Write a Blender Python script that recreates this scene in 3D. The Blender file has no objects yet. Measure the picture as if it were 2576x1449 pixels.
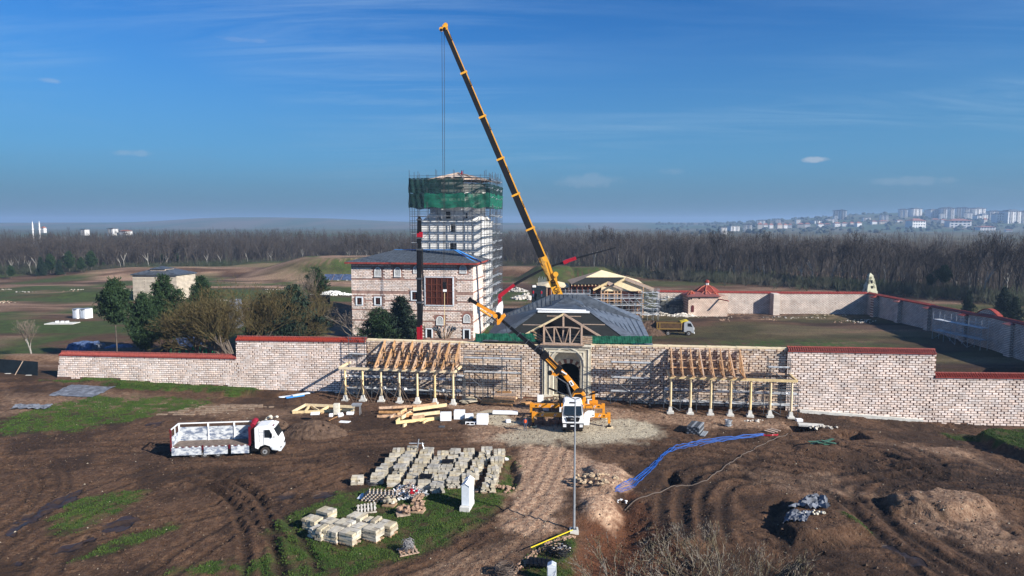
import bpy, math, random
import numpy as np
from mathutils import Vector, Matrix
R = math.radians
random.seed(7); np.random.seed(7)
SC = bpy.context.scene
COL = SC.collection
# ---------------------------------------------------------------- camera
HC, FPX, CX, CY = 25.0, 1717.0, 1288.0, 724.5
PITCH = math.atan(164.5/1717.0)
SP, CP = math.sin(PITCH), math.cos(PITCH)
cam_d = bpy.data.cameras.new('camera'); cam = bpy.data.objects.new('camera', cam_d); COL.objects.link(cam)
cam_d.sensor_width = 36; cam_d.lens = 36*FPX/2576.0; cam_d.clip_start = 0.5; cam_d.clip_end = 30000
cam.location = (0, 0, HC); cam.rotation_euler = (math.pi/2-PITCH, 0, 0)
SC.camera = cam
# ---------------------------------------------------------------- light
SUN_EL, SUN_AZ = R(28.0), R(124.0)          # azimuth clockwise from +Y
SDIR = Vector((math.sin(SUN_AZ)*math.cos(SUN_EL), math.cos(SUN_AZ)*math.cos(SUN_EL), math.sin(SUN_EL)))
sd = bpy.data.lights.new('sun', 'SUN'); sd.energy = 5.0; sd.angle = R(0.5); sd.color = (1.0, .95, .87)
sun = bpy.data.objects.new('sun', sd); COL.objects.link(sun)
sun.rotation_euler = (-SDIR).to_track_quat('-Z', 'Y').to_euler()
W = bpy.data.worlds.new('World'); SC.world = W; W.use_nodes = True
nt = W.node_tree; nt.nodes.clear(); N = nt.nodes.new; L = nt.links.new
out = N('ShaderNodeOutputWorld'); bg = N('ShaderNodeBackground'); bg.inputs[1].default_value = 0.05
sky = N('ShaderNodeTexSky'); sky.sky_type = 'NISHITA'; sky.sun_disc = False
sky.sun_elevation = SUN_EL; sky.sun_rotation = SUN_AZ; sky.altitude = 50; sky.air_density = 1.0; sky.dust_density = 0.6; sky.ozone_density = 3.0
tc = N('ShaderNodeTexCoord')
sep = N('ShaderNodeSeparateXYZ'); L(tc.outputs['Generated'], sep.inputs[0])
def wmath(op, a, b=None, clamp=False):
    m = N('ShaderNodeMath'); m.operation = op; m.use_clamp = clamp
    for i, q in enumerate((a, b)):
        if q is None: continue
        if isinstance(q, (int, float)): m.inputs[i].default_value = q
        else: L(q, m.inputs[i])
    return m.outputs[0]
# cirrus: direction projected onto a flat cloud layer, so the streaks recede to the horizon
zc = wmath('MAXIMUM', wmath('ADD', sep.outputs[2], 0.10), 0.02)
px_, py_ = wmath('DIVIDE', sep.outputs[0], zc), wmath('DIVIDE', sep.outputs[1], zc)
cmb = N('ShaderNodeCombineXYZ'); L(px_, cmb.inputs[0]); L(py_, cmb.inputs[1])
def cloud(scale_xyz, rotz, loc, nscale, detail, rough, lo, hi, dist=0.4):
    mp = N('ShaderNodeMapping'); mp.inputs['Scale'].default_value = scale_xyz; mp.inputs['Rotation'].default_value = (0, 0, rotz); mp.inputs['Location'].default_value = loc
    L(cmb.outputs[0], mp.inputs[0])
    n = N('ShaderNodeTexNoise'); n.inputs['Scale'].default_value = nscale; n.inputs['Detail'].default_value = detail
    n.inputs['Roughness'].default_value = rough; n.inputs['Distortion'].default_value = dist; L(mp.outputs[0], n.inputs[0])
    r = N('ShaderNodeMapRange'); r.inputs[1].default_value = lo; r.inputs[2].default_value = hi; L(n.outputs[0], r.inputs[0])
    return r.outputs[0]
c1 = cloud((.32, 1.7, 1), R(-16), (3.1, 1.7, 0), 1.5, 10, .66, .44, .80, .9)
c2 = cloud((.5, .55, 1), R(10), (9.3, 2.2, 0), .55, 3, .5, .40, .60)       # where the wisps gather
cir = wmath('MULTIPLY', wmath('MULTIPLY', c1, c2), .75)
# low flat greyish bands and the single small cumulus sit near the horizon
mp = N('ShaderNodeMapping'); mp.inputs['Scale'].default_value = (2.3, 2.3, 26); L(tc.outputs['Generated'], mp.inputs[0])
n3 = N('ShaderNodeTexNoise'); n3.inputs['Scale'].default_value = 2.3; n3.inputs['Detail'].default_value = 6; n3.inputs['Roughness'].default_value = .5; L(mp.outputs[0], n3.inputs[0])
b3 = N('ShaderNodeMapRange'); b3.inputs[1].default_value = .54; b3.inputs[2].default_value = .74; L(n3.outputs[0], b3.inputs[0])
up = N('ShaderNodeMapRange'); up.inputs[1].default_value = .012; up.inputs[2].default_value = .03; L(sep.outputs[2], up.inputs[0])
dn = N('ShaderNodeMapRange'); dn.inputs[1].default_value = .12; dn.inputs[2].default_value = .05; L(sep.outputs[2], dn.inputs[0])
low = wmath('MULTIPLY', wmath('MULTIPLY', b3.outputs[0], wmath('MULTIPLY', up.outputs[0], dn.outputs[0])), .30)
tint = N('ShaderNodeMix'); tint.data_type = 'RGBA'; tint.blend_type = 'MULTIPLY'; tint.inputs[0].default_value = 1
L(sky.outputs[0], tint.inputs[6]); tint.inputs[7].default_value = (.26, .84, 1.48, 1)
mixc = N('ShaderNodeMix'); mixc.data_type = 'RGBA'; L(cir, mixc.inputs[0]); L(tint.outputs[2], mixc.inputs[6]); mixc.inputs[7].default_value = (5.2, 7.6, 10.4, 1)
mixl = N('ShaderNodeMix'); mixl.data_type = 'RGBA'; L(low, mixl.inputs[0]); L(mixc.outputs[2], mixl.inputs[6]); mixl.inputs[7].default_value = (2.4, 3.8, 5.8, 1)
# grey-blue smog lying along the horizon, in two depths
def layer(prev, lo, hi, amt, col):
    r = N('ShaderNodeMapRange'); r.interpolation_type = 'SMOOTHSTEP'; r.inputs[1].default_value = hi; r.inputs[2].default_value = lo; r.inputs[4].default_value = amt; L(sep.outputs[2], r.inputs[0])
    m = N('ShaderNodeMix'); m.data_type = 'RGBA'; L(r.outputs[0], m.inputs[0]); L(prev, m.inputs[6]); m.inputs[7].default_value = (*col, 1); return m
mixh = layer(layer(mixl.outputs[2], .02, .30, .80, (1.55, 3.85, 6.1)).outputs[2], -.01, .10, .85, (1.45, 2.35, 3.1))
# a few small separate clouds low over the plain: direction, half width, half height, strength
for (u_, v_, wx_, wz_, am) in ((2050, 402, .020, .0040, .55), (1480, 455, .045, .010, .16), (335, 385, .030, .004, .18), (125, 203, .016, .003, .22), (2290, 455, .06, .006, .14), (1690, 432, .02, .005, .12), (610, 100, .035, .003, .10)):
    y_ = 724.5-v_; dv_ = (u_-1288.0, 1717*math.cos(PITCH)+y_*math.sin(PITCH), -1717*math.sin(PITCH)+y_*math.cos(PITCH)); ln_ = math.sqrt(sum(q*q for q in dv_)); dv_ = [q/ln_ for q in dv_]
    az = wmath('SUBTRACT', wmath('DIVIDE', sep.outputs[0], wmath('MAXIMUM', sep.outputs[1], .05)), dv_[0]/dv_[1]); el = wmath('SUBTRACT', sep.outputs[2], dv_[2])
    wob = N('ShaderNodeTexNoise'); wob.inputs['Scale'].default_value = 60; wob.inputs['Detail'].default_value = 5; L(tc.outputs['Generated'], wob.inputs[0])
    q_ = wmath('ADD', wmath('POWER', wmath('ABSOLUTE', wmath('DIVIDE', az, wx_)), 2), wmath('POWER', wmath('ABSOLUTE', wmath('DIVIDE', el, wz_)), 2))
    f_ = wmath('MULTIPLY', wmath('SUBTRACT', wmath('ADD', 1.25, wmath('MULTIPLY', wmath('SUBTRACT', wob.outputs[0], .5), 3.2)), q_, True), am, True)
    m = N('ShaderNodeMix'); m.data_type = 'RGBA'; L(f_, m.inputs[0]); L(mixh.outputs[2], m.inputs[6]); m.inputs[7].default_value = (6.4, 7.0, 8.0, 1); mixh = m
L(mixh.outputs[2], bg.inputs[0]); L(bg.outputs[0], out.inputs[0])
SC.view_settings.view_transform = 'Standard'; SC.view_settings.look = 'None'; SC.view_settings.gamma = 1
SC.view_settings.exposure = 0.75; SC.view_settings.use_curve_mapping = False
SC.cycles.use_denoising = True; SC.cycles.max_bounces = 4; SC.cycles.diffuse_bounces = 2; SC.cycles.glossy_bounces = 2
SC.cycles.transmission_bounces = 3; SC.cycles.transparent_max_bounces = 6; SC.cycles.volume_bounces = 0
# ---------------------------------------------------------------- measuring: photograph direction -> place in the world
def ray(u, v):
    x, y = u-CX, CY-v
    return Vector((x, FPX*CP+y*SP, -FPX*SP+y*CP))
def G(u, v, z=0.0):
    d = ray(u, v); t = (z-HC)/d.z
    return Vector((d.x*t, d.y*t, z))
def at(u, v, Y):
    d = ray(u, v); t = Y/d.y
    return Vector((d.x*t, Y, HC+d.z*t))
def onplane(u, v, K, s=.15):            # vertical plane Y + s X = K
    d = ray(u, v); t = K/(d.y+s*d.x)
    return Vector((d.x*t, d.y*t, HC+d.z*t))
WD = Vector((1, -.15, 0)).normalized()   # along the front wall
WN = Vector((-.15, -1, 0)).normalized()  # out of it, towards the camera
WANG = math.atan2(WD.y, WD.x)
# ---------------------------------------------------------------- objects
INV = {}
def frame(loc, rz=0): return Matrix.Translation(Vector(loc)) @ Matrix.Rotation(rz, 4, 'Z')
def tag(o, label=None, cat=None, group=None, kind=None):
    if label: o['label'] = label
    if cat: o['category'] = cat
    if group: o['group'] = group
    if kind: o['kind'] = kind
    return o
def thing(name, label, cat, loc=(0, 0, 0), rz=0, group=None):
    o = bpy.data.objects.new(name, None); COL.objects.link(o)
    o.location = loc; o.rotation_euler = (0, 0, rz); o.empty_display_size = .2
    INV[o.name] = frame(loc, rz).inverted()
    return tag(o, label, cat, group)
def link(name, me, parent=None, loc=None, rot=None):
    o = bpy.data.objects.new(name, me); COL.objects.link(o)
    if parent: o.parent = parent
    if loc is not None: o.location = loc
    if rot is not None: o.rotation_euler = rot
    return o
def copy_tree(o, parent=None):
    c = o.copy(); COL.objects.link(c)
    if parent: c.parent = parent
    for ch in KIDS.get(o.name, []): 
        cc = copy_tree(ch, c); KIDS.setdefault(c.name, []).append(cc)
    return c
KIDS = {}
class MB:
    def __init__(s): s.v = []; s.f = []; s.m = []; s.cur = 0
    def add(s, vs, fs):
        b = len(s.v); s.v += [tuple(p) for p in vs]; s.f += [tuple(i+b for i in f) for f in fs]; s.m += [s.cur]*len(fs)
        return s
    def box(s, c, d, M=None, taper=1.0):
        x, y, z = d[0]/2, d[1]/2, d[2]/2; t = taper
        P = [Vector(p) for p in ((-x, -y, -z), (x, -y, -z), (x, y, -z), (-x, y, -z), (-x*t, -y*t, z), (x*t, -y*t, z), (x*t, y*t, z), (-x*t, y*t, z))]
        if M is not None: P = [M @ p for p in P]
        c = Vector(c)
        return s.add([p+c for p in P], [(0, 3, 2, 1), (4, 5, 6, 7), (0, 1, 5, 4), (1, 2, 6, 5), (2, 3, 7, 6), (3, 0, 4, 7)])
    def rz(s, c, d, a, taper=1.0): return s.box(c, d, Matrix.Rotation(a, 3, 'Z'), taper)
    def beam(s, a, b, w, h, up=(0, 0, 1), w2=None, h2=None):
        a, b = Vector(a), Vector(b); d = b-a
        if d.length < 1e-6: return s
        d.normalize(); up = Vector(up)
        if abs(d.dot(up)) > .98: up = Vector((0, 1, 0)) if abs(d.y) < .9 else Vector((1, 0, 0))
        x = d.cross(up).normalized(); y = x.cross(d).normalized()
        w2 = w if w2 is None else w2; h2 = h if h2 is None else h2
        P = []
        for p, ww, hh in ((a, w, h), (b, w2, h2)):
            for sx, sy in ((-1, -1), (1, -1), (1, 1), (-1, 1)): P.append(p+x*sx*ww/2+y*sy*hh/2)
        return s.add(P, [(0, 3, 2, 1), (4, 5, 6, 7), (0, 1, 5, 4), (1, 2, 6, 5), (2, 3, 7, 6), (3, 0, 4, 7)])
    def tube(s, a, b, r, r2=None, n=6, cap=True):
        a, b = Vector(a), Vector(b); d = (b-a)
        if d.length < 1e-6: return s
        d.normalize(); r2 = r if r2 is None else r2
        up = Vector((0, 0, 1)) if abs(d.z) < .9 else Vector((1, 0, 0))
        x = d.cross(up).normalized(); y = x.cross(d)
        P = []
        for p, rr in ((a, r), (b, r2)):
            for k in range(n):
                t = 2*math.pi*k/n; P.append(p+x*math.cos(t)*rr+y*math.sin(t)*rr)
        F = [(k, (k+1) % n, n+(k+1) % n, n+k) for k in range(n)]
        if cap: F += [tuple(range(n-1, -1, -1)), tuple(range(n, 2*n))]
        return s.add(P, F)
    def path(s, pts, r, n=6):
        for a, b in zip(pts[:-1], pts[1:]): s.tube(a, b, r, n=n)
        return s
    def prism(s, pts, ext):
        ext = Vector(ext); n = len(pts); P = [Vector(p) for p in pts]
        return s.add(P+[p+ext for p in P], [tuple(range(n-1, -1, -1)), tuple(range(n, 2*n))]+[(k, (k+1) % n, n+(k+1) % n, n+k) for k in range(n)])
    def poly(s, pts): return s.add(pts, [tuple(range(len(pts)))])
    def lathe(s, c, prof, n=12, a0=0, a1=2*math.pi, M=None):
        c = Vector(c); full = abs(a1-a0-2*math.pi) < 1e-4; m = n if full else n+1; P = []
        for r, z in prof:
            for k in range(m):
                t = a0+(a1-a0)*k/n; p = Vector((r*math.cos(t), r*math.sin(t), z))
                P.append(c+(M @ p if M is not None else p))
        F = []
        for j in range(len(prof)-1):
            for k in range(n):
                k2 = (k+1) % m; F.append((j*m+k, j*m+k2, (j+1)*m+k2, (j+1)*m+k))
        return s.add(P, F)
    def rock(s, c, r, rnd=random, flat=.7):
        c = Vector(c); P = []; q = rnd.uniform(0, 6)
        for z, k, rr in ((-.5, 4, .8), (.25, 4, 1.0), (.8, 3, .5)):
            for i in range(k):
                t = 2*math.pi*i/k+q+z; e = rnd.uniform(.75, 1.2)*rr*r
                P.append(c+Vector((math.cos(t)*e, math.sin(t)*e, z*r*flat*rnd.uniform(.8, 1.2))))
        return s.add(P, [(0, 1, 5, 4), (1, 2, 6, 5), (2, 3, 7, 6), (3, 0, 4, 7), (4, 5, 8), (5, 6, 9), (6, 7, 9), (7, 4, 10), (5, 9, 8), (7, 10, 9), (4, 8, 10), (8, 9, 10)])
    def build(s, name, mat, parent=None, world=True, smooth=False):
        me = bpy.data.meshes.new(name)
        V = s.v
        if parent is not None and world:
            M = INV[parent.name]; V = [tuple(M @ Vector(p)) for p in V]
        org = None
        if parent is None and V:
            A = np.array(V); org = ((A[:, 0].min()+A[:, 0].max())/2, (A[:, 1].min()+A[:, 1].max())/2, A[:, 2].min())
            A -= np.array(org); V = A.tolist()
        me.from_pydata(V, [], s.f)
        for m in (mat if isinstance(mat, (list, tuple)) else [mat]): me.materials.append(m)
        if isinstance(mat, (list, tuple)): me.polygons.foreach_set('material_index', s.m)
        if smooth: me.polygons.foreach_set('use_smooth', [True]*len(me.polygons))
        me.update()
        o = link(name, me, parent)
        if org: o.location = org
        if parent is not None:
            INV[o.name] = INV[parent.name]; KIDS.setdefault(parent.name, []).append(o)
        return o
def bevel(o, w=.03, seg=1):
    m = o.modifiers.new('edge', 'BEVEL'); m.width = w; m.segments = seg; m.limit_method = 'ANGLE'; m.angle_limit = R(40); return o
# ---------------------------------------------------------------- materials
def mat(name, c, rough=.8, metal=0.0, var=0.0, scale=2.0, c2=None, bump=0.0, bscale=None, spec=.22, fac=(.35, .65), rnd=0.0, alpha=1.0, detail=5, stretch=None, emit=0):
    m = bpy.data.materials.new(name); m.use_nodes = True; t = m.node_tree; b = t.nodes['Principled BSDF']
    b.inputs['Base Color'].default_value = (*c, 1); b.inputs['Roughness'].default_value = rough; b.inputs['Metallic'].default_value = metal
    b.inputs['Specular IOR Level'].default_value = spec
    if alpha < 1: b.inputs['Alpha'].default_value = alpha
    geo = t.nodes.new('ShaderNodeNewGeometry'); src = geo.outputs['Position']
    if stretch:
        mp = t.nodes.new('ShaderNodeMapping'); mp.inputs['Scale'].default_value = stretch; t.links.new(src, mp.inputs[0]); src = mp.outputs[0]
    last = None
    if var or c2:
        n = t.nodes.new('ShaderNodeTexNoise'); n.inputs['Scale'].default_value = scale; n.inputs['Detail'].default_value = detail; n.inputs['Roughness'].default_value = .62
        t.links.new(src, n.inputs[0])
        r = t.nodes.new('ShaderNodeMapRange'); r.inputs[1].default_value = fac[0]; r.inputs[2].default_value = fac[1]; t.links.new(n.outputs[0], r.inputs[0])
        mx = t.nodes.new('ShaderNodeMix'); mx.data_type = 'RGBA'; t.links.new(r.outputs[0], mx.inputs[0])
        a = c if c2 else tuple(x*(1-var) for x in c); z = c2 if c2 else tuple(min(1, x*(1+var)) for x in c)
        mx.inputs[6].default_value = (*a, 1); mx.inputs[7].default_value = (*z, 1); last = mx.outputs[2]
    if rnd:
        oi = t.nodes.new('ShaderNodeObjectInfo'); at_ = t.nodes.new('ShaderNodeAttribute'); at_.attribute_name = 'rnd'
        ad = t.nodes.new('ShaderNodeMath'); ad.operation = 'ADD'; t.links.new(oi.outputs['Random'], ad.inputs[0]); t.links.new(at_.outputs['Fac'], ad.inputs[1])
        fr = t.nodes.new('ShaderNodeMath'); fr.operation = 'FRACT'; t.links.new(ad.outputs[0], fr.inputs[0])
        r2 = t.nodes.new('ShaderNodeMapRange'); r2.inputs[3].default_value = 1-rnd; r2.inputs[4].default_value = 1+rnd; t.links.new(fr.outputs[0], r2.inputs[0])
        hs = t.nodes.new('ShaderNodeHueSaturation'); t.links.new(r2.outputs[0], hs.inputs['Value'])
        if last is not None: t.links.new(last, hs.inputs['Color'])
        else: hs.inputs['Color'].default_value = (*c, 1)
        r3 = t.nodes.new('ShaderNodeMapRange'); r3.inputs[3].default_value = 1+rnd*1.6; r3.inputs[4].default_value = 1-rnd*1.6
        f2 = t.nodes.new('ShaderNodeMath'); f2.operation = 'MULTIPLY'; f2.inputs[1].default_value = 7.31; t.links.new(fr.outputs[0], f2.inputs[0])
        f3 = t.nodes.new('ShaderNodeMath'); f3.operation = 'FRACT'; t.links.new(f2.outputs[0], f3.inputs[0]); t.links.new(f3.outputs[0], r3.inputs[0]); t.links.new(r3.outputs[0], hs.inputs['Saturation'])
        last = hs.outputs[0]
    if last is not None: t.links.new(last, b.inputs['Base Color'])
    if bump:
        n2 = t.nodes.new('ShaderNodeTexNoise'); n2.inputs['Scale'].default_value = bscale or scale*4; n2.inputs['Detail'].default_value = 6; t.links.new(src, n2.inputs[0])
        bp = t.nodes.new('ShaderNodeBump'); bp.inputs['Strength'].default_value = 1; bp.inputs['Distance'].default_value = bump; t.links.new(n2.outputs[0], bp.inputs['Height']); t.links.new(bp.outputs[0], b.inputs['Normal'])
    return m
def brickmat(name, d, ca, cb, mortar, bw=.63, bh=.335, gap=.1, bump=.03, band=None):
    m = bpy.data.materials.new(name); m.use_nodes = True; t = m.node_tree; b = t.nodes['Principled BSDF']; b.inputs['Roughness'].default_value = .9
    geo = t.nodes.new('ShaderNodeNewGeometry')
    dp = t.nodes.new('ShaderNodeVectorMath'); dp.operation = 'DOT_PRODUCT'; dp.inputs[1].default_value = tuple(d); t.links.new(geo.outputs['Position'], dp.inputs[0])
    sx = t.nodes.new('ShaderNodeSeparateXYZ'); t.links.new(geo.outputs['Position'], sx.inputs[0])
    cb_ = t.nodes.new('ShaderNodeCombineXYZ'); t.links.new(dp.outputs['Value'], cb_.inputs[0]); t.links.new(sx.outputs[2], cb_.inputs[1])
    br = t.nodes.new('ShaderNodeTexBrick'); t.links.new(cb_.outputs[0], br.inputs[0])
    br.inputs['Color1'].default_value = (*ca, 1); br.inputs['Color2'].default_value = (*cb, 1); br.inputs['Mortar'].default_value = (*mortar, 1)
    br.inputs['Scale'].default_value = 1; br.inputs['Brick Width'].default_value = bw; br.inputs['Row Height'].default_value = bh; br.inputs['Mortar Size'].default_value = gap/2; br.inputs['Bias'].default_value = 0
    n = t.nodes.new('ShaderNodeTexNoise'); n.inputs['Scale'].default_value = .6; n.inputs['Detail'].default_value = 6; t.links.new(geo.outputs['Position'], n.inputs[0])
    r = t.nodes.new('ShaderNodeMapRange'); r.inputs[1].default_value = .3; r.inputs[2].default_value = .7; r.inputs[3].default_value = .75; r.inputs[4].default_value = 1.15; t.links.new(n.outputs[0], r.inputs[0])
    mx = t.nodes.new('ShaderNodeMix'); mx.data_type = 'RGBA'; mx.blend_type = 'MULTIPLY'; mx.inputs[0].default_value = 1; t.links.new(br.outputs[0], mx.inputs[6]); t.links.new(r.outputs[0], mx.inputs[7])
    t.links.new(mx.outputs[2], b.inputs['Base Color'])
    bp = t.nodes.new('ShaderNodeBump'); bp.inputs['Distance'].default_value = bump; bp.invert = True; t.links.new(br.outputs['Fac'], bp.inputs['Height']); t.links.new(bp.outputs[0], b.inputs['Normal'])
    return m
M = {}
M['stone'] = mat('pink_limestone', (.79, .66, .58), .9, var=.17, scale=.45, bump=.01, bscale=14, rnd=.16)
M['stone_tan'] = mat('tan_limestone', (.62, .50, .40), .9, var=.22, scale=1.0, bump=.01, bscale=14, rnd=.2)
M['mortar'] = mat('brown_mortar', (.175, .105, .078), .95, var=.3, scale=.8, bump=.02)
M['mortar_red'] = mat('red_mortar', (.15, .062, .038), .95, var=.3, scale=.8, bump=.02)
M['redtile'] = mat('red_roof_tile', (.235, .052, .04), .65, var=.25, scale=3, rnd=.12)
M['redtile_dk'] = mat('old_red_roof_tile', (.28, .05, .038), .65, var=.3, scale=2)
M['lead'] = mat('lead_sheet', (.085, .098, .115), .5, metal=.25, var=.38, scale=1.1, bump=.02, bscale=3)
M['lead_sunlit'] = mat('sunlit_lead_sheet', (.15, .168, .195), .5, metal=.25, var=.3, scale=.8, bump=.02, bscale=2, stretch=(1, 1, 6))  # streaked paler lead: sun on the right-hand slopes put into the colour
M['membrane'] = mat('bitumen_membrane', (.022, .023, .021), .8, var=.15, scale=1)
M['ashlar'] = mat('portal_ashlar', (.56, .50, .38), .85, c2=(.36, .32, .24), scale=1.3, fac=(.4, .75), bump=.012, bscale=6)
M['ashlar_lt'] = mat('pale_ashlar', (.62, .57, .46), .85, var=.18, scale=2, bump=.01)
M['voussoir_red'] = mat('red_stone', (.19, .10, .08), .85, var=.2, scale=3)
M['plaster'] = mat('white_plaster', (.78, .76, .73), .9, var=.06, scale=1, bump=.01)
M['white'] = mat('white_paint', (.80, .80, .79), .5, var=.05, scale=3)
M['whitewall'] = mat('white_stone', (.74, .73, .71), .8, var=.1, scale=2)
M['black'] = mat('recess_shade', (.006, .006, .007), .9)  # black colour stands in for the shade inside openings and recesses
M['wood'] = mat('fresh_timber', (.47, .29, .17), .75, var=.32, scale=2.5, rnd=.14)
M['wood_lt'] = mat('pale_timber', (.72, .56, .32), .75, var=.15, scale=2.5, rnd=.1)
M['wood_old'] = mat('weathered_timber', (.36, .25, .17), .85, var=.3, scale=3, rnd=.15)
M['wood_pink'] = mat('planed_timber', (.38, .28, .215), .8, var=.2, scale=3, rnd=.1)
M['ply'] = mat('plywood_sheet', (.74, .60, .38), .8, var=.1, scale=1)
M['steel'] = mat('scaffold_steel', (.085, .095, .11), .55, metal=.4, var=.3, scale=3)
M['steel_lt'] = mat('galvanised_steel', (.42, .45, .48), .45, metal=.5, var=.15, scale=3)
M['deck'] = mat('scaffold_deck', (.52, .54, .56), .7, var=.35, scale=2.5, metal=.2)
M['net'] = mat('green_netting', (.012, .10, .06), .75, var=.35, scale=.9, stretch=(1, 1, 2.5))
M['orange'] = mat('crane_orange', (.72, .27, .012), .4, var=.12, scale=2, spec=.6)
M['yellow'] = mat('crane_yellow', (.78, .36, .02), .4, var=.08, scale=1, spec=.6)
M['yellow_bright'] = mat('bright_yellow', (.80, .60, .03), .5)
M['red'] = mat('crane_red', (.32, .009, .020), .4, var=.1, scale=2)
M['blackmetal'] = mat('black_metal', (.006, .006, .007), .55, var=.3, scale=2)
M['rubber'] = mat('tyre_rubber', (.022, .021, .020), .85, c2=(.06, .045, .035), scale=6)
M['rim'] = mat('wheel_rim', (.34, .34, .34), .5, metal=.4, var=.3, scale=8)
M['glass'] = mat('dark_glass', (.012, .016, .02), .12, spec=.7)
M['truckbody'] = mat('worn_white_panel', (.60, .61, .61), .6, c2=(.15, .18, .25), scale=1.6, fac=(.44, .60), detail=8, stretch=(1, 1, 2.2))
M['maroon'] = mat('maroon_paint', (.11, .008, .014), .5, var=.2, scale=2)
M['bed'] = mat('dusty_truck_floor', (.17, .13, .105), .9, var=.35, scale=2.5)
M['rust'] = mat('rusty_body', (.11, .062, .03), .8, c2=(.06, .035, .018), scale=2)
M['marble'] = mat('marble_block', (.80, .80, .80), .55, var=.07, scale=1.5)
M['concrete'] = mat('concrete', (.58, .56, .51), .85, var=.15, scale=2)
M['slab'] = mat('sandstone_slab', (.50, .445, .345), .9, c2=(.25, .20, .145), scale=2.2, fac=(.45, .75), bump=.01, bscale=9, rnd=.22)
M['slab2'] = mat('grey_slab', (.36, .33, .28), .9, var=.3, scale=2, rnd=.15)
M['cabinet'] = mat('cabinet_grey', (.66, .70, .74), .5, var=.05, scale=3)
M['plasticblue'] = mat('blue_pipe', (.016, .085, .34), .6, var=.25, scale=1.5)
M['tarpgrey'] = mat('grey_tarp', (.13, .14, .165), .7, var=.4, scale=1.6, bump=.06, bscale=2.2)
M['tarpblue'] = mat('blue_tarp', (.06, .09, .17), .5, var=.5, scale=1.5, bump=.04)
M['tarpgreen'] = mat('green_tarp', (.02, .26, .11), .55, var=.35, scale=1.5, bump=.04)
M['darknet'] = mat('black_shade_net', (.010, .017, .022), .8, var=.3, scale=1)
M['hose'] = mat('grey_hose', (.11, .085, .07), .8)
M['cable'] = mat('black_cable', (.03, .03, .032), .6)
M['bark'] = mat('grey_bark', (.11, .088, .07), .9, var=.3, scale=3)
M['bark_lt'] = mat('pale_bark', (.30, .28, .25), .9, var=.3, scale=2)
M['twig'] = mat('twig', (.17, .135, .105), .9, var=.25, scale=.6)
M['twig_far'] = mat('distant_twig', (.056, .046, .040), .95, var=.3, scale=.12)
M['twig_ol'] = mat('lichen_twig', (.105, .075, .032), .9, c2=(.065, .055, .02), scale=.9)
M['pine'] = mat('pine_needles', (.012, .030, .012), .8, c2=(.030, .055, .018), scale=1.2)
M['pine_dk'] = mat('dark_fir_needles', (.008, .019, .013), .8, c2=(.022, .038, .02), scale=1.0)
M['rubble'] = mat('pale_rubble', (.54, .50, .44), .9, var=.25, scale=1.5, rnd=.2)
M['brownrock'] = mat('brown_field_stone', (.34, .22, .15), .9, var=.3, scale=2)
M['skin'] = mat('skin', (.45, .26, .18), .6)
M['vest'] = mat('orange_vest', (.85, .10, .03), .6)
M['jeans'] = mat('blue_trousers', (.05, .065, .10), .8)
M['hair'] = mat('dark_hair', (.02, .015, .012), .8)
M['brownwood'] = mat('brown_lattice', (.12, .035, .02), .6, var=.2, scale=3)
M['dirt'] = mat('spoil_earth', (.060, .036, .024), .95, c2=(.125, .080, .054), scale=2.2, bump=.10, bscale=5)
M['dirtpale'] = mat('pale_spoil', (.36, .26, .17), .95, var=.25, scale=2, bump=.08, bscale=4)
M['bluetape'] = mat('blue_membrane', (.05, .26, .68), .5, var=.1, scale=2)
# ================================================================ THE GROUND
def _h(ix, iy, s):
    n = (ix.astype(np.int64)*374761393+iy.astype(np.int64)*668265263+s*974711) & 0x7fffffff
    n = (n ^ (n >> 13))*1274126177 & 0x7fffffff
    return ((n ^ (n >> 16)) & 0xffff)/65535.0
def vnoise(x, y, s=0):
    ix, iy = np.floor(x), np.floor(y); fx, fy = x-ix, y-iy; fx = fx*fx*(3-2*fx); fy = fy*fy*(3-2*fy)
    a, b, c, d = _h(ix, iy, s), _h(ix+1, iy, s), _h(ix, iy+1, s), _h(ix+1, iy+1, s)
    return (a*(1-fx)+b*fx)*(1-fy)+(c*(1-fx)+d*fx)*fy
def fbm(x, y, o=4, s=0):
    r = 0; a = .5; t = 0
    for k in range(o):
        r = r+a*vnoise(x*2**k+17.3*k, y*2**k-9.1*k, s+k); t += a; a *= .5
    return r/t
def seg_d(X, Y, pts):
    d = np.full(X.shape, 1e9)
    for (ax, ay), (bx, by) in zip(pts[:-1], pts[1:]):
        vx, vy = bx-ax, by-ay; l = vx*vx+vy*vy+1e-9
        t = np.clip(((X-ax)*vx+(Y-ay)*vy)/l, 0, 1); d = np.minimum(d, np.hypot(X-ax-t*vx, Y-ay-t*vy))
    return d
def inside(X, Y, pts):
    c = np.zeros(X.shape, bool); n = len(pts)
    for i in range(n):
        (ax, ay), (bx, by) = pts[i], pts[(i+1) % n]
        if ay == by: continue
        c ^= ((ay > Y) != (by > Y)) & (X < (bx-ax)*(Y-ay)/(by-ay)+ax)
    return c
def gp(px): return [tuple(G(u, v).xy) for u, v in px]
def sd(X, Y, pts):                      # signed distance, positive inside
    d = seg_d(X, Y, pts+[pts[0]]); return np.where(inside(X, Y, pts), d, -d)
def sm(x, a, b):
    t = np.clip((x-a)/(b-a), 0, 1); return t*t*(3-2*t)
def spline(pts, n=8):
    o = []; P = [pts[0]]+pts+[pts[-1]]
    for i in range(1, len(P)-2):
        p0, p1, p2, p3 = map(np.array, (P[i-1], P[i], P[i+1], P[i+2]))
        for k in range(n):
            t = k/n; o.append(tuple(.5*((2*p1)+(-p0+p2)*t+(2*p0-5*p1+4*p2-p3)*t*t+(-p0+3*p1-3*p2+p3)*t**3)))
    o.append(tuple(pts[-1])); return o
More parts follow.
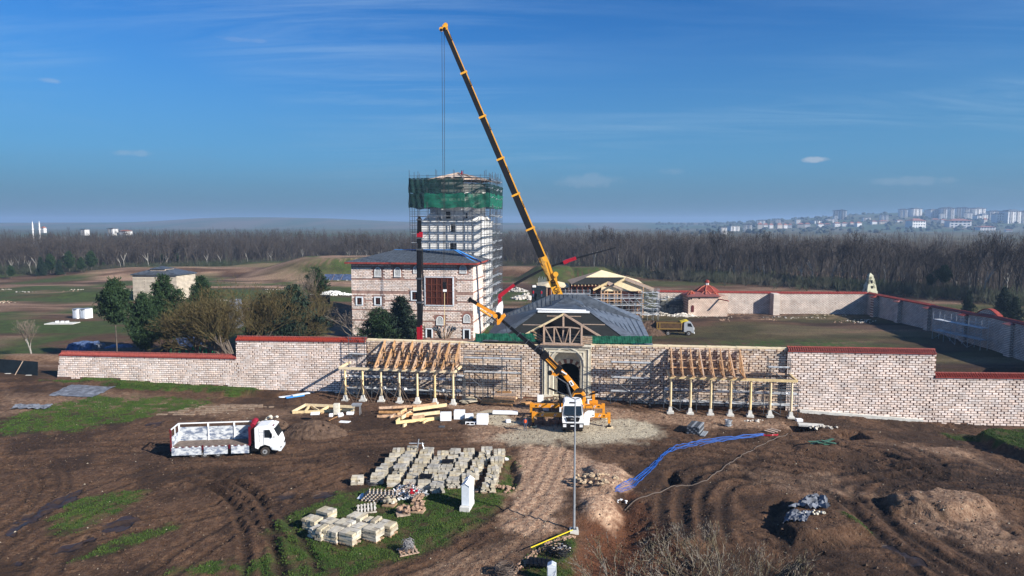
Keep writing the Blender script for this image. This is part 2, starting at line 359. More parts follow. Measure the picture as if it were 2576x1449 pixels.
# relief: (outline seen in the photograph, height, width of the slope)
RELIEF = [
    (gp([(1965, 1300), (2040, 1268), (2120, 1275), (2175, 1330), (2190, 1350), (2130, 1372), (2000, 1375), (1955, 1345)]), 1.0, 1.0),
    (gp([(2225, 1262), (2330, 1240), (2430, 1252), (2520, 1275), (2500, 1300), (2380, 1310), (2250, 1290)]), 1.1, 1.3),
    (gp([(2445, 1085), (2560, 1078), (2900, 1085), (2900, 1190), (2590, 1165), (2500, 1130)]), 1.1, .7),
    (gp([(210, 978), (480, 990), (650, 992), (660, 982), (400, 972), (200, 962)]), .45, .8),
    (gp([(1465, 1180), (1540, 1170), (1600, 1215), (1560, 1250), (1480, 1235)]), .7, 1.2),
    (gp([(1455, 1262), (1540, 1240), (1580, 1280), (1545, 1310), (1470, 1300)]), .6, 1.0),
    (gp([(1980, 1110), (2130, 1105), (2230, 1150), (2120, 1160), (2000, 1140)]), .5, 1.5),
    (gp([(2180, 1120), (2400, 1125), (2520, 1190), (2400, 1215), (2250, 1180)]), .6, 2.0),
]
PITS = [
    (gp([(1560, 1235), (1500, 1300), (1440, 1335), (1430, 1449), (1520, 1500), (2050, 1500), (2010, 1390), (1930, 1370), (1700, 1350), (1640, 1300)]), -1.5, 3.5),
    (gp([(1268, 1165), (1290, 1160), (1305, 1190), (1300, 1235), (1280, 1240)]), -.5, .6),
    (gp([(1975, 1062), (2050, 1068), (2060, 1082), (2000, 1084)]), -1.2, .5),
    (gp([(2095, 1075), (2165, 1080), (2190, 1100), (2130, 1106)]), -.9, .8),
    (gp([(560, 990), (720, 992), (725, 1000), (560, 999)]), -.6, .5),
    (gp([(1665, 1190), (1700, 1180), (1715, 1215), (1680, 1225)]), -.9, .7),
    (gp([(1925, 1265), (1968, 1250), (1975, 1330), (1935, 1345)]), -.5, .6),
    (gp([(2540, 1255), (2640, 1262), (2640, 1300), (2560, 1290)]), -.7, 1.0),
]
BLOBS = [  # far mounds: centre x, y, radius x, radius y, height, rotation
    (-78, 322, 42, 26, 9.0, 0), (-112, 345, 40, 18, 5, 0), (-150, 330, 70, 20, 3.4, 0), (-45, 300, 20, 20, 4, 0),
    (18, 300, 14, 16, 6.0, 0), (33, 300, 15, 13, 5.5, 0), (5, 330, 22, 14, 4, 0), (-30, 330, 40, 16, 4, 0),
    (90, 330, 80, 22, 2.2, 0), (-130, 235, 40, 8, 1.3, .1), (-90, 190, 22, 6, 1.1, 0), (-62, 205, 14, 6, 1.0, 0),
    (-70, 128, 16, 3.0, 1.2, .1), (-95, 122, 18, 3.0, 1.0, .1),
]
def gz(X, Y):
    X = np.asarray(X, float); Y = np.asarray(Y, float); z = np.zeros(np.broadcast(X, Y).shape)
    X, Y = np.broadcast_arrays(X, Y)
    wx = fbm(X*.5, Y*.5, 3, 5)-.5
    near = (Y < 115) & (Y > 20) & (np.abs(X) < 90)
    if near.any():
        x, y, w = X[near], Y[near], wx[near]; q = np.zeros(x.shape)
        q += .75*sm(-x, 30, 75)*sm(y, 84, 102)                       # rises to the left end of the wall
        q -= .95*sm(x, 34, 60)*sm(y, 70, 84)                         # falls towards the right end
        q += .75*np.exp(-(((x-7.5)/7)**2+((y-92.5)/4)**2))           # rubble ramp at the gate
        for pts, h, w_ in RELIEF: q += h*sm(sd(x, y, pts)+w*1.2, -.25*w_, w_)
        for pts, h, w_ in PITS: q += h*sm(sd(x, y, pts)+w*1.0, -.3*w_, w_)
        z[near] = q
    far = Y > 110
    if far.any():
        x, y = X[far], Y[far]; q = np.zeros(x.shape)
        for cx, cy, rx, ry, h, a in BLOBS:
            dx, dy = (x-cx), (y-cy); u = (dx*math.cos(a)+dy*math.sin(a))/rx; v = (-dx*math.sin(a)+dy*math.cos(a))/ry
            r2 = u*u+v*v; q = np.maximum(q, h*np.clip(1.35*np.exp(-r2**1.3*1.2)-.12, 0, 1))
        q += .5*(fbm(x*.06, y*.06, 3, 3)-.5)*sm(y, 112, 140)
        z[far] += q
    z += .22*(fbm(X*.09, Y*.09, 3, 1)-.5)*sm(Y, 30, 50)
    return z
def gzs(x, y): return float(gz(np.array([x]), np.array([y]))[0])
def GG(u, v):                           # where the photograph's ray meets the modelled ground
    p = G(u, v)
    for _ in range(4): p = G(u, v, gzs(p.x, p.y))
    return p
def axis(parts):
    o = []
    for a, b, s in parts: o += list(np.arange(a, b, s))
    return np.array(o)
gx = axis([(-7000, -1500, 500), (-1500, -300, 60), (-300, -100, 8), (-100, -78, 1.2), (-78, 70, .22), (70, 100, 1.2), (100, 320, 8), (320, 1500, 60), (1500, 7001, 500)])
gy = axis([(-7000, -500, 650), (-500, 20, 65), (20, 44, 2), (44, 105, .22), (105, 200, .9), (200, 380, 2.5), (380, 900, 20), (900, 2600, 100), (2600, 7600, 500)])
X, Y = np.meshgrid(gx, gy); Z = gz(X, Y)
nearm = (Y < 106) & (Y > 43) & (X > -79) & (X < 71)
n1, n2, n3 = fbm(X*.35, Y*.35, 4, 11), fbm(X*1.1, Y*1.1, 4, 23), fbm(X*.05, Y*.05, 4, 31)
n4 = fbm(X*3.1, Y*3.1, 3, 41)
grass = np.zeros(X.shape); gravel = np.zeros(X.shape); tan = np.zeros(X.shape); wet = np.zeros(X.shape)
def region(arr, px, amt=1.0, soft=.7, rough=2.0, nz=None):
    pts = gp(px) if isinstance(px[0][0], (int, float)) and px[0][1] > 100 else px
    xs, ys = [p[0] for p in pts], [p[1] for p in pts]
    m = (X > min(xs)-4) & (X < max(xs)+4) & (Y > min(ys)-4) & (Y < max(ys)+4)
    s = sd(X[m], Y[m], pts)+(n1[m]-.5)*rough*1.6+(n2[m]-.5)*rough
    arr[m] = np.maximum(arr[m], amt*sm(s, -soft, soft))
# --- grass seen close by
for px, a, s, r in [
    ([(0, 1055), (250, 1005), (420, 1005), (560, 1010), (420, 1040), (250, 1075), (80, 1090), (0, 1092)], .8, 1.2, 3),
    ([(340, 985), (480, 990), (650, 993), (655, 983), (430, 975), (360, 968), (160, 955), (60, 955), (60, 965), (220, 975)], 1, .5, 1.2),
    ([(110, 1310), (180, 1265), (290, 1235), (370, 1232), (330, 1270), (250, 1310), (180, 1345), (110, 1350)], .9, .5, 1.2),
    ([(180, 1410), (280, 1360), (430, 1315), (440, 1330), (330, 1375), (220, 1400)], .75, .4, .8),
    ([(850, 1240), (960, 1215), (1090, 1222), (1250, 1225), (1275, 1175), (1262, 1150), (1285, 1160), (1300, 1215), (1250, 1275), (1200, 1320), (1130, 1365), (1010, 1420), (860, 1449), (560, 1449), (400, 1449), (520, 1415), (700, 1400), (700, 1330), (740, 1290)], .9, .7, 1.6),
    ([(1300, 1449), (1345, 1385), (1420, 1340), (1460, 1340), (1440, 1400), (1420, 1449)], .9, .4, .9),
    ([(2445, 1080), (2560, 1076), (2900, 1085), (2900, 1185), (2590, 1160), (2500, 1125)], 1, .4, .8),
    ([(2110, 1312), (2150, 1312), (2200, 1340), (2190, 1350), (2140, 1332)], .9, .3, .5),
    ([(2380, 1080), (2450, 1078), (2480, 1100), (2420, 1098)], .8, .4, .8)]: region(grass, px, a, s, r)
# --- pale gravel and sandy dirt
region(gravel, [(1490, 1062), (1560, 1055), (1640, 1068), (1680, 1085), (1640, 1105), (1540, 1112), (1440, 1112), (1300, 1112), (1260, 1098), (1320, 1080), (1420, 1070)], .8, 1.4, 2.2)
region(gravel, [(1480, 1060), (1560, 1052), (1640, 1068), (1670, 1085), (1640, 1100), (1540, 1106), (1480, 1106), (1465, 1085)], 1, .6, 1.2)
region(gravel, [(1195, 1040), (1240, 1030), (1275, 1048), (1300, 1062), (1255, 1070), (1205, 1062)], .9, .5, 1.2)
region(tan, [(930, 1020), (1200, 1015), (1350, 1010), (1540, 1030), (1700, 1040), (2000, 1060), (1960, 1075), (1760, 1080), (1600, 1060), (1300, 1060), (1180, 1070), (1180, 1110), (1260, 1112), (1340, 1060), (1150, 1030)], .6, 1.2, 2)
region(tan, [(1330, 1120), (1390, 1125), (1470, 1140), (1500, 1180), (1440, 1240), (1410, 1290), (1390, 1330), (1330, 1345), (1265, 1330), (1290, 1240), (1300, 1180)], .95, .8, 1.6)
region(tan, [(1460, 1180), (1540, 1165), (1600, 1210), (1560, 1250), (1540, 1310), (1470, 1300), (1440, 1240)], 1.0, .6, 1.8)
region(tan, [(1200, 1225), (1260, 1205), (1292, 1222), (1290, 1245), (1240, 1245)], .8, .5, 1.2)
region(tan, [(1330, 1345), (1400, 1330), (1300, 1400), (1220, 1470), (1000, 1470), (1100, 1400)], .35, 1.0, 1.2)
region(tan, [(2190, 1110), (2420, 1120), (2500, 1180), (2330, 1150)], .4, 1.5, 2.5)
region(tan, [(2230, 1250), (2430, 1248), (2500, 1290), (2560, 1380), (2500, 1400), (2330, 1330)], .5, 1, 2)
region(tan, [(0, 1000), (300, 995), (600, 1020), (820, 1040), (700, 1055), (420, 1045), (200, 1030), (0, 1050)], .35, 2, 3)
region(tan, [(1850, 1180), (2100, 1200), (2200, 1250), (1980, 1240)], .35, 1, 2.5)
for px, a in [([(60, 1300), (100, 1275), (160, 1250), (200, 1235), (190, 1255), (110, 1300), (30, 1350), (0, 1360), (0, 1345)], 1),
              ([(270, 1310), (330, 1295), (350, 1305), (300, 1330), (262, 1335)], 1), ([(120, 1390), (200, 1350), (240, 1355), (170, 1390), (130, 1400)], .9),
              ([(770, 1245), (830, 1228), (850, 1245), (800, 1265)], .8), ([(690, 1250), (740, 1240), (745, 1255), (700, 1262)], .6),
              ([(2195, 1340), (2240, 1360), (2320, 1405), (2360, 1430), (2300, 1425), (2215, 1375)], 1), ([(380, 1065), (410, 1060), (400, 1072), (385, 1075)], .7),
              ([(20, 1415), (50, 1400), (60, 1412), (40, 1425)], .9), ([(470, 1205), (540, 1200), (560, 1212), (500, 1216)], .5)]: region(wet, px, a*.9, .45, 1.3)
# --- beyond the wall: pasture, bare earth, rough scrub
F = Y > 104
fy = np.where(F, sm(n3, .46, .60), 0)
grass = np.where(F, np.where(X < 0, .85, .6)*fy*sm(Y, 104, 125), grass)
inner = (X > 14) & (X < 97) & (Y > 100) & (Y < 188)
grass = np.where(inner, .34*sm(fbm(X*.05, Y*.12, 3, 71), .42, .62), grass)
grass = np.where(F & (Y > 330), np.maximum(grass, .5), grass)
grass = np.where((X < 5) & (Y > 215) & (Y < 255) & (X > -200), np.maximum(grass, .8*sm(fbm(X*.03, Y*.16, 3, 77), .40, .55)), grass)
grass = np.where((X < -60) & (Y > 140) & (Y < 172), np.maximum(grass, .85*sm(fbm(X*.03, Y*.14, 3, 78), .38, .52)), grass)
for cx, cy, rx, ry in ((58, 138, 22, 9), (-62, 303, 40, 13), (18, 292, 13, 12), (33, 292, 14, 10), (-120, 250, 45, 9)):
    grass = np.maximum(grass, .95*np.exp(-(((X-cx)/rx)**2+((Y-cy)/ry)**2)**1.5)*sm(n2, .2, .5))
tan = np.where(F, np.where(inner, .28, .42)*sm(fbm(X*.045, Y*.13, 4, 51), .50, .66), tan)
tan = np.where((X < -55) & (Y > 180) & (Y < 214), np.maximum(tan, .7*sm(n2, .42, .62)), tan)
tan = np.where((X < -60) & (Y > 262) & (Y < 345) & (X > -200), np.maximum(tan, .8*sm(fbm(X*.08, Y*.22, 4, 52), .40, .60)), tan)
tan = np.maximum(tan, .25*np.exp(-(((X+62)/50)**2+((Y-330)/9)**2)**2)); dk_ = 0
tan = np.where((X > 60) & (Y > 176) & (Y < 200), .5*sm(n2, .4, .6), tan)
# --- wheel ruts
redd = np.zeros(X.shape); region(redd, [(1450, 1300), (1560, 1260), (1640, 1310), (1700, 1370), (1640, 1449), (1600, 1500), (1430, 1500), (1440, 1340)], .9, 1.2, 2.5); region(redd, [(1560, 1230), (1620, 1240), (1640, 1300), (1580, 1290)], .8, .6, 1.5)
dark = np.zeros(X.shape); tread = np.zeros(X.shape); arcl = np.zeros(X.shape)
def rut(px, w=.42, depth=.10, gauge=2.0, amt=.8, lug=True):
    w *= .72
    P = np.array(spline(gp(px), 7)); T = np.gradient(P, axis=0); T /= np.linalg.norm(T, axis=1)[:, None]+1e-9; Nn = np.stack([-T[:, 1], T[:, 0]], 1)
    for s in ((-1, 1) if gauge else (0,)):
        Q = P+Nn*s*gauge/2; lo, hi = Q.min(0)-2, Q.max(0)+2
        m = (X > lo[0]) & (X < hi[0]) & (Y > lo[1]) & (Y < hi[1]) & nearm
        if not m.any(): continue
        d = seg_d(X[m], Y[m], [tuple(q) for q in Q])+(n2[m]-.5)*.25
        g = np.exp(-(d/w)**2); rim = np.exp(-((d-w*1.7)/(w*.7))**2)
        Z[m] += -depth*g+depth*.75*rim*(.5+n4[m])
        dark[m] = np.maximum(dark[m], amt*g)
        bd = np.full(d.shape, 1e9); ba = np.zeros(d.shape); acc = 0.0; xm, ym = X[m], Y[m]      # distance run along the track, for the tyre lugs
        for (ax, ay), (bx, by) in zip(Q[:-1], Q[1:]):
            vx, vy = bx-ax, by-ay; l = vx*vx+vy*vy+1e-9; t = np.clip(((xm-ax)*vx+(ym-ay)*vy)/l, 0, 1); dd = np.hypot(xm-ax-t*vx, ym-ay-t*vy); ln = math.sqrt(l); q = dd < bd; bd[q] = dd[q]; ba[q] = acc+t[q]*ln+dd[q]*.8; acc += ln
        tm = np.exp(-(bd/(w*.95))**4); tv = tread[m]; av = arcl[m]; q = tm > tv; tv[q] = tm[q]; av[q] = ba[q]; tread[m] = tv; arcl[m] = av
for px, w, dp, ga, am in [
    ([(0, 1180), (70, 1170), (108, 1200), (100, 1250), (40, 1300), (0, 1330)], .35, .08, 2.2, .35), ([(0, 1160), (90, 1150), (135, 1195), (125, 1255), (60, 1310), (0, 1350)], .35, .07, 2.2, .35),
    ([(0, 1200), (45, 1195), (75, 1220), (50, 1255), (0, 1285)], .3, .06, 2, .3), ([(0, 1440), (60, 1370), (180, 1300), (330, 1240), (520, 1195), (800, 1170)], .4, .08, 2.2, .5),
    ([(100, 1449), (150, 1380), (300, 1330), (520, 1290), (640, 1240), (860, 1170)], .4, .10, 2.2, .6), ([(0, 1350), (120, 1290), (300, 1215), (430, 1175), (700, 1160), (900, 1130)], .4, .07, 2.2, .5),
    ([(520, 1180), (600, 1220), (680, 1290), (760, 1350), (850, 1400)], .4, .10, 2.1, .6), ([(660, 1449), (655, 1380), (640, 1310), (600, 1240), (500, 1200)], .5, .18, 2.2, .8),
    ([(760, 1449), (740, 1390), (690, 1320), (620, 1260), (560, 1220)], .5, .15, 2.2, .8), ([(400, 1449), (500, 1380), (620, 1310), (760, 1230), (900, 1180)], .4, .10, 2.2, .6),
    ([(100, 1120), (400, 1110), (750, 1105), (1000, 1095), (1300, 1080)], .5, .05, 2.2, .4), ([(0, 1135), (350, 1128), (700, 1150), (900, 1125), (1150, 1112)], .5, .06, 2.2, .5),
    ([(1010, 1449), (1130, 1390), (1250, 1320), (1330, 1250), (1370, 1180), (1400, 1120)], .45, .045, 2.3, .40), ([(1090, 1460), (1190, 1390), (1290, 1320), (1360, 1250), (1395, 1190), (1420, 1120)], .4, .03, 2.0, .25),
    ([(1160, 1460), (1230, 1400), (1330, 1320), (1390, 1260)], .4, .06, 1.7, .5), ([(1150, 1340), (1240, 1310), (1300, 1280)], .5, .10, 2.0, .6), ([(940, 1440), (1080, 1400), (1180, 1340)], .4, .08, 2.0, .6),
    ([(2576, 1210), (2400, 1200), (2250, 1210), (2190, 1235), (2180, 1270), (2230, 1330), (2330, 1400), (2440, 1460)], .62, .08, 2.2, 1.0), ([(2620, 1225), (2420, 1215), (2300, 1222), (2240, 1250), (2270, 1310), (2380, 1380), (2500, 1460)], .6, .08, 2.2, 1.0),
    ([(2600, 1200), (2400, 1190), (2200, 1195), (2060, 1215), (1990, 1210), (1850, 1190)], .7, .08, 2.2, 1.0), ([(2300, 1290), (2420, 1340), (2540, 1370), (2590, 1350), (2540, 1320)], .45, .14, 2.1, .9),
    ([(1700, 1340), (1695, 1270), (1710, 1210), (1760, 1180), (1850, 1175), (2000, 1200)], .6, .075, 2.0, 1.0), ([(1750, 1345), (1740, 1280), (1750, 1225), (1800, 1195), (1900, 1190), (2050, 1215), (2150, 1260)], .6, .075, 2.0, 1.0),
    ([(1640, 1110), (1800, 1130), (2000, 1150), (2200, 1185), (2350, 1195)], .4, .08, 2.0, .6), ([(1900, 1330), (2050, 1400), (2200, 1449)], .4, .08, 2.0, .5),
    ([(2620, 1235), (2440, 1228), (2330, 1236), (2290, 1262), (2350, 1310)], .5, .08, 1.8, .9), ([(1800, 1350), (1790, 1290), (1800, 1240), (1850, 1210), (1960, 1205), (2090, 1235), (2190, 1300), (2260, 1370), (2350, 1440)], .5, .08, 1.9, .9), ([(2000, 1420), (2150, 1390), (2300, 1400), (2450, 1430)], .5, .06, 2.0, .7), ([(2170, 1115), (2250, 1130), (2330, 1170), (2350, 1200)], .5, .08, 1.9, .9), ([(1600, 1150), (1750, 1140), (1900, 1165), (2060, 1190)], .4, .10, 2.1, .7), ([(2050, 1100), (2200, 1150), (2400, 1230), (2576, 1260)], .4, .10, 2.1, .7)]: rut(px, w, dp, ga, am)
# churned mud everywhere in the yard
churn = sm(n1, .40, .66)*(1-.75*grass)*(1-.7*gravel)
Z += nearm*(.16*(n2-.5)*churn+.05*(n4-.5)*(1-.5*gravel)+.10*(n4-.5)*churn)
rghill = nearm & (X > 12) & (Y < 92)
Z += rghill*(.26*(fbm(X*.8, Y*.8, 4, 61)-.5))-nearm*.14*np.clip(.09-np.abs(fbm(X*.55, Y*.75, 4, 66)-.5), 0, .09)/.09*(1-grass)*(1-gravel)*(1-.6*tan)
grass *= (1-.9*np.clip(dark, 0, 1)); grass = np.where(nearm, grass*(.35+.75*sm(n2, .30, .55)), grass)
dark = np.maximum(dark, nearm*.75*sm(fbm(X*.22, Y*.3, 4, 91), .48, .66)*(1-tan)*(1-gravel)*sm(np.abs(X-20)+0*Y, 0, 1))
dark = np.maximum(dark, np.where(inner, .85*sm(fbm(X*.05, Y*.16, 4, 95), .36, .60)*(1-grass), 0)); dark = np.maximum(dark, np.where((Y > 104) & ~inner & (X < 12), .6*sm(fbm(X*.03, Y*.12, 4, 96), .44, .62)*(1-grass), 0))
wetz = wet > .45; Z = np.where(wetz, Z-.03, Z)
nyy, nxx = X.shape
V = np.stack([X.ravel(), Y.ravel(), Z.ravel()], 1)
i = np.arange((nyy-1)*(nxx-1)); r_, c_ = i//(nxx-1), i % (nxx-1); a_ = r_*nxx+c_
Fq = np.stack([a_, a_+1, a_+nxx+1, a_+nxx], 1)
def mesh_np(name, V, Fc, k, mats, smooth=False):
    me = bpy.data.meshes.new(name); V = np.asarray(V, np.float32); Fc = np.asarray(Fc, np.int32)
    me.vertices.add(len(V)); me.vertices.foreach_set('co', V.ravel()); me.loops.add(Fc.size); me.loops.foreach_set('vertex_index', Fc.ravel())
    me.polygons.add(len(Fc)); me.polygons.foreach_set('loop_start', np.arange(0, Fc.size, k, dtype=np.int32)); 
    me.polygons.foreach_set('use_smooth', np.full(len(Fc), smooth)); me.update(calc_edges=True)
    for m in mats: me.materials.append(m)
    return me
me = mesh_np('ground', V, Fq, 4, [], True)
at_ = me.color_attributes.new('cover', 'FLOAT_COLOR', 'POINT')
at_.data.foreach_set('color', np.stack([grass.ravel(), gravel.ravel(), tan.ravel(), wet.ravel()], 1).astype(np.float32).ravel())
a2 = me.attributes.new('churned', 'FLOAT', 'POINT'); a2.data.foreach_set('value', np.clip(dark, 0, 1).ravel().astype(np.float32))
for nm_, ar_ in (('tread', tread), ('arc', arcl), ('red_earth', redd)): me.attributes.new(nm_, 'FLOAT', 'POINT').data.foreach_set('value', ar_.ravel().astype(np.float32))
gm = bpy.data.materials.new('earth_and_grass'); gm.use_nodes = True; t = gm.node_tree; b = t.nodes['Principled BSDF']; Nn_, Ll = t.nodes.new, t.links.new
geo = Nn_('ShaderNodeNewGeometry'); va = Nn_('ShaderNodeVertexColor'); va.layer_name = 'cover'; sp = Nn_('ShaderNodeSeparateColor'); Ll(va.outputs[0], sp.inputs[0])
da = Nn_('ShaderNodeAttribute'); da.attribute_name = 'churned'
def nz(scale, detail=6, rough=.65, vec=None, dist=0):
    n = Nn_('ShaderNodeTexNoise'); n.inputs['Scale'].default_value = scale; n.inputs['Detail'].default_value = detail; n.inputs['Roughness'].default_value = rough; n.inputs['Distortion'].default_value = dist
    Ll(vec or geo.outputs['Position'], n.inputs[0]); return n.outputs[0]
def ramp(x, lo, hi, o0=0, o1=1):
    r = Nn_('ShaderNodeMapRange'); r.inputs[1].default_value = lo; r.inputs[2].default_value = hi; r.inputs[3].default_value = o0; r.inputs[4].default_value = o1; Ll(x, r.inputs[0]); return r.outputs[0]
def mixc_(f, a, c):
    m = Nn_('ShaderNodeMix'); m.data_type = 'RGBA'
    if isinstance(f, (int, float)): m.inputs[0].default_value = f
    else: Ll(f, m.inputs[0])
    for k, q in ((6, a), (7, c)):
        if isinstance(q, tuple): m.inputs[k].default_value = (*q, 1)
        else: Ll(q, m.inputs[k])
    return m.outputs[2]
def mth(op, a, c=None, cl=False):
    m = Nn_('ShaderNodeMath'); m.operation = op; m.use_clamp = cl
    for k, q in enumerate((a, c)):
        if q is None: continue
        if isinstance(q, (int, float)): m.inputs[k].default_value = q
        else: Ll(q, m.inputs[k])
    return m.outputs[0]
f1, f2, f3, f4 = nz(.35), nz(2.2, 8), nz(9, 6, .7), nz(.05, 5)
mud = mixc_(ramp(f1, .36, .64), (.061, .0285, .0135), (.114, .057, .030))
mud = mixc_(mth('MULTIPLY', ramp(nz(2.6, 4, .6, None, .8), .455, .50, 0, 1), ramp(nz(2.6, 4, .6, None, .8), .545, .50, 0, .55)), mud, (.026, .015, .010)); mud = mixc_(ramp(f2, .42, .72), mud, (.152, .088, .052))
mud = mixc_(mth('MULTIPLY', ramp(f3, .5, .7), .45), mud, (.16, .102, .066))
mud = mixc_(mth('MULTIPLY', da.outputs['Fac'], ramp(f2, .25, .6, .55, 1.0)), mud, (.020, .0115, .0075))
ta = Nn_('ShaderNodeAttribute'); ta.attribute_name = 'tread'; aa_ = Nn_('ShaderNodeAttribute'); aa_.attribute_name = 'arc'
lug = mth('MULTIPLY', ramp(mth('SINE', mth('MULTIPLY', aa_.outputs['Fac'], 2*math.pi/.46)), -.2, .5), mth('MULTIPLY', ta.outputs['Fac'], ramp(f2, .38, .58)))
mud = mixc_(mth('MULTIPLY', lug, .75), mud, (.020, .012, .009))
ra = Nn_('ShaderNodeAttribute'); ra.attribute_name = 'red_earth'; mud = mixc_(mth('MULTIPLY', ra.outputs['Fac'], ramp(f2, .3, .6, .4, 1)), mud, (.115, .042, .018))
tn = mixc_(ramp(f2, .35, .65), (.34, .19, .12), (.56, .38, .25)); tn = mixc_(ramp(f3, .55, .75), tn, (.62, .47, .33))
tn = mixc_(mth('MULTIPLY', da.outputs['Fac'], .55), tn, (.17, .095, .06))
c = mixc_(mth('MULTIPLY', sp.outputs[2], ramp(f2, .25, .6, .45, 1.0)), mud, tn)
gv = mixc_(ramp(f3, .35, .65), (.34, .28, .19), (.66, .58, .43)); c = mixc_(mth('MULTIPLY', sp.outputs[1], ramp(f2, .3, .55, .55, 1)), c, gv)
gr = mixc_(ramp(f1, .4, .62), (.022, .050, .008), (.045, .100, .012)); gr = mixc_(ramp(f3, .42, .7), gr, (.075, .068, .022))
gf = mth('MULTIPLY', sp.outputs[0], ramp(f2, .30, .50, .35, 1.15), True); c = mixc_(gf, c, gr)
wv = Nn_('ShaderNodeVertexColor'); wv.layer_name = 'cover'
wt = mth('MULTIPLY', wv.outputs['Alpha'], ramp(f1, .3, .45, .7, 1.1), True); wt = ramp(wt, .35, .62)
c = mixc_(mth('MULTIPLY', wt, .75), c, (.030, .022, .019)); Ll(c, b.inputs['Base Color'])
Ll(ramp(wt, 0, 1, .93, .40), b.inputs['Roughness']); b.inputs['Specular IOR Level'].default_value = .22
# fine relief: lug prints, clods, gravel
vor = Nn_('ShaderNodeTexVoronoi'); vor.inputs['Scale'].default_value = 5; Ll(geo.outputs['Position'], vor.inputs[0])
hgt = mth('ADD', mth('MULTIPLY', nz(5, 8, .7), .17), mth('MULTIPLY', vor.outputs['Distance'], .03))
hgt = mth('ADD', hgt, mth('MULTIPLY', nz(1.3, 5), .26)); rdg = mth('ABSOLUTE', mth('SUBTRACT', nz(2.6, 4, .6, None, .8), .5)); hgt = mth('SUBTRACT', hgt, mth('MULTIPLY', rdg, .30))
hgt = mth('SUBTRACT', hgt, mth('MULTIPLY', lug, .05)); hgt = mth('MULTIPLY', hgt, ramp(wt, 0, 1, 1, .06))
bp = Nn_('ShaderNodeBump'); bp.inputs['Distance'].default_value = 1.0; bp.inputs['Strength'].default_value = .9; Ll(hgt, bp.inputs['Height']); Ll(bp.outputs[0], b.inputs['Normal'])
me.materials.append(gm)
tag(link('ground', me), kind='structure')

def gzs(x, y):                          # height of the finished ground sheet
    i = int(np.clip(np.searchsorted(gx, x)-1, 0, nxx-2)); j = int(np.clip(np.searchsorted(gy, y)-1, 0, nyy-2))
    a = min(max((x-gx[i])/(gx[i+1]-gx[i]), 0), 1); b = min(max((y-gy[j])/(gy[j+1]-gy[j]), 0), 1)
    return float((Z[j, i]*(1-a)+Z[j, i+1]*a)*(1-b)+(Z[j+1, i]*(1-a)+Z[j+1, i+1]*a)*b)
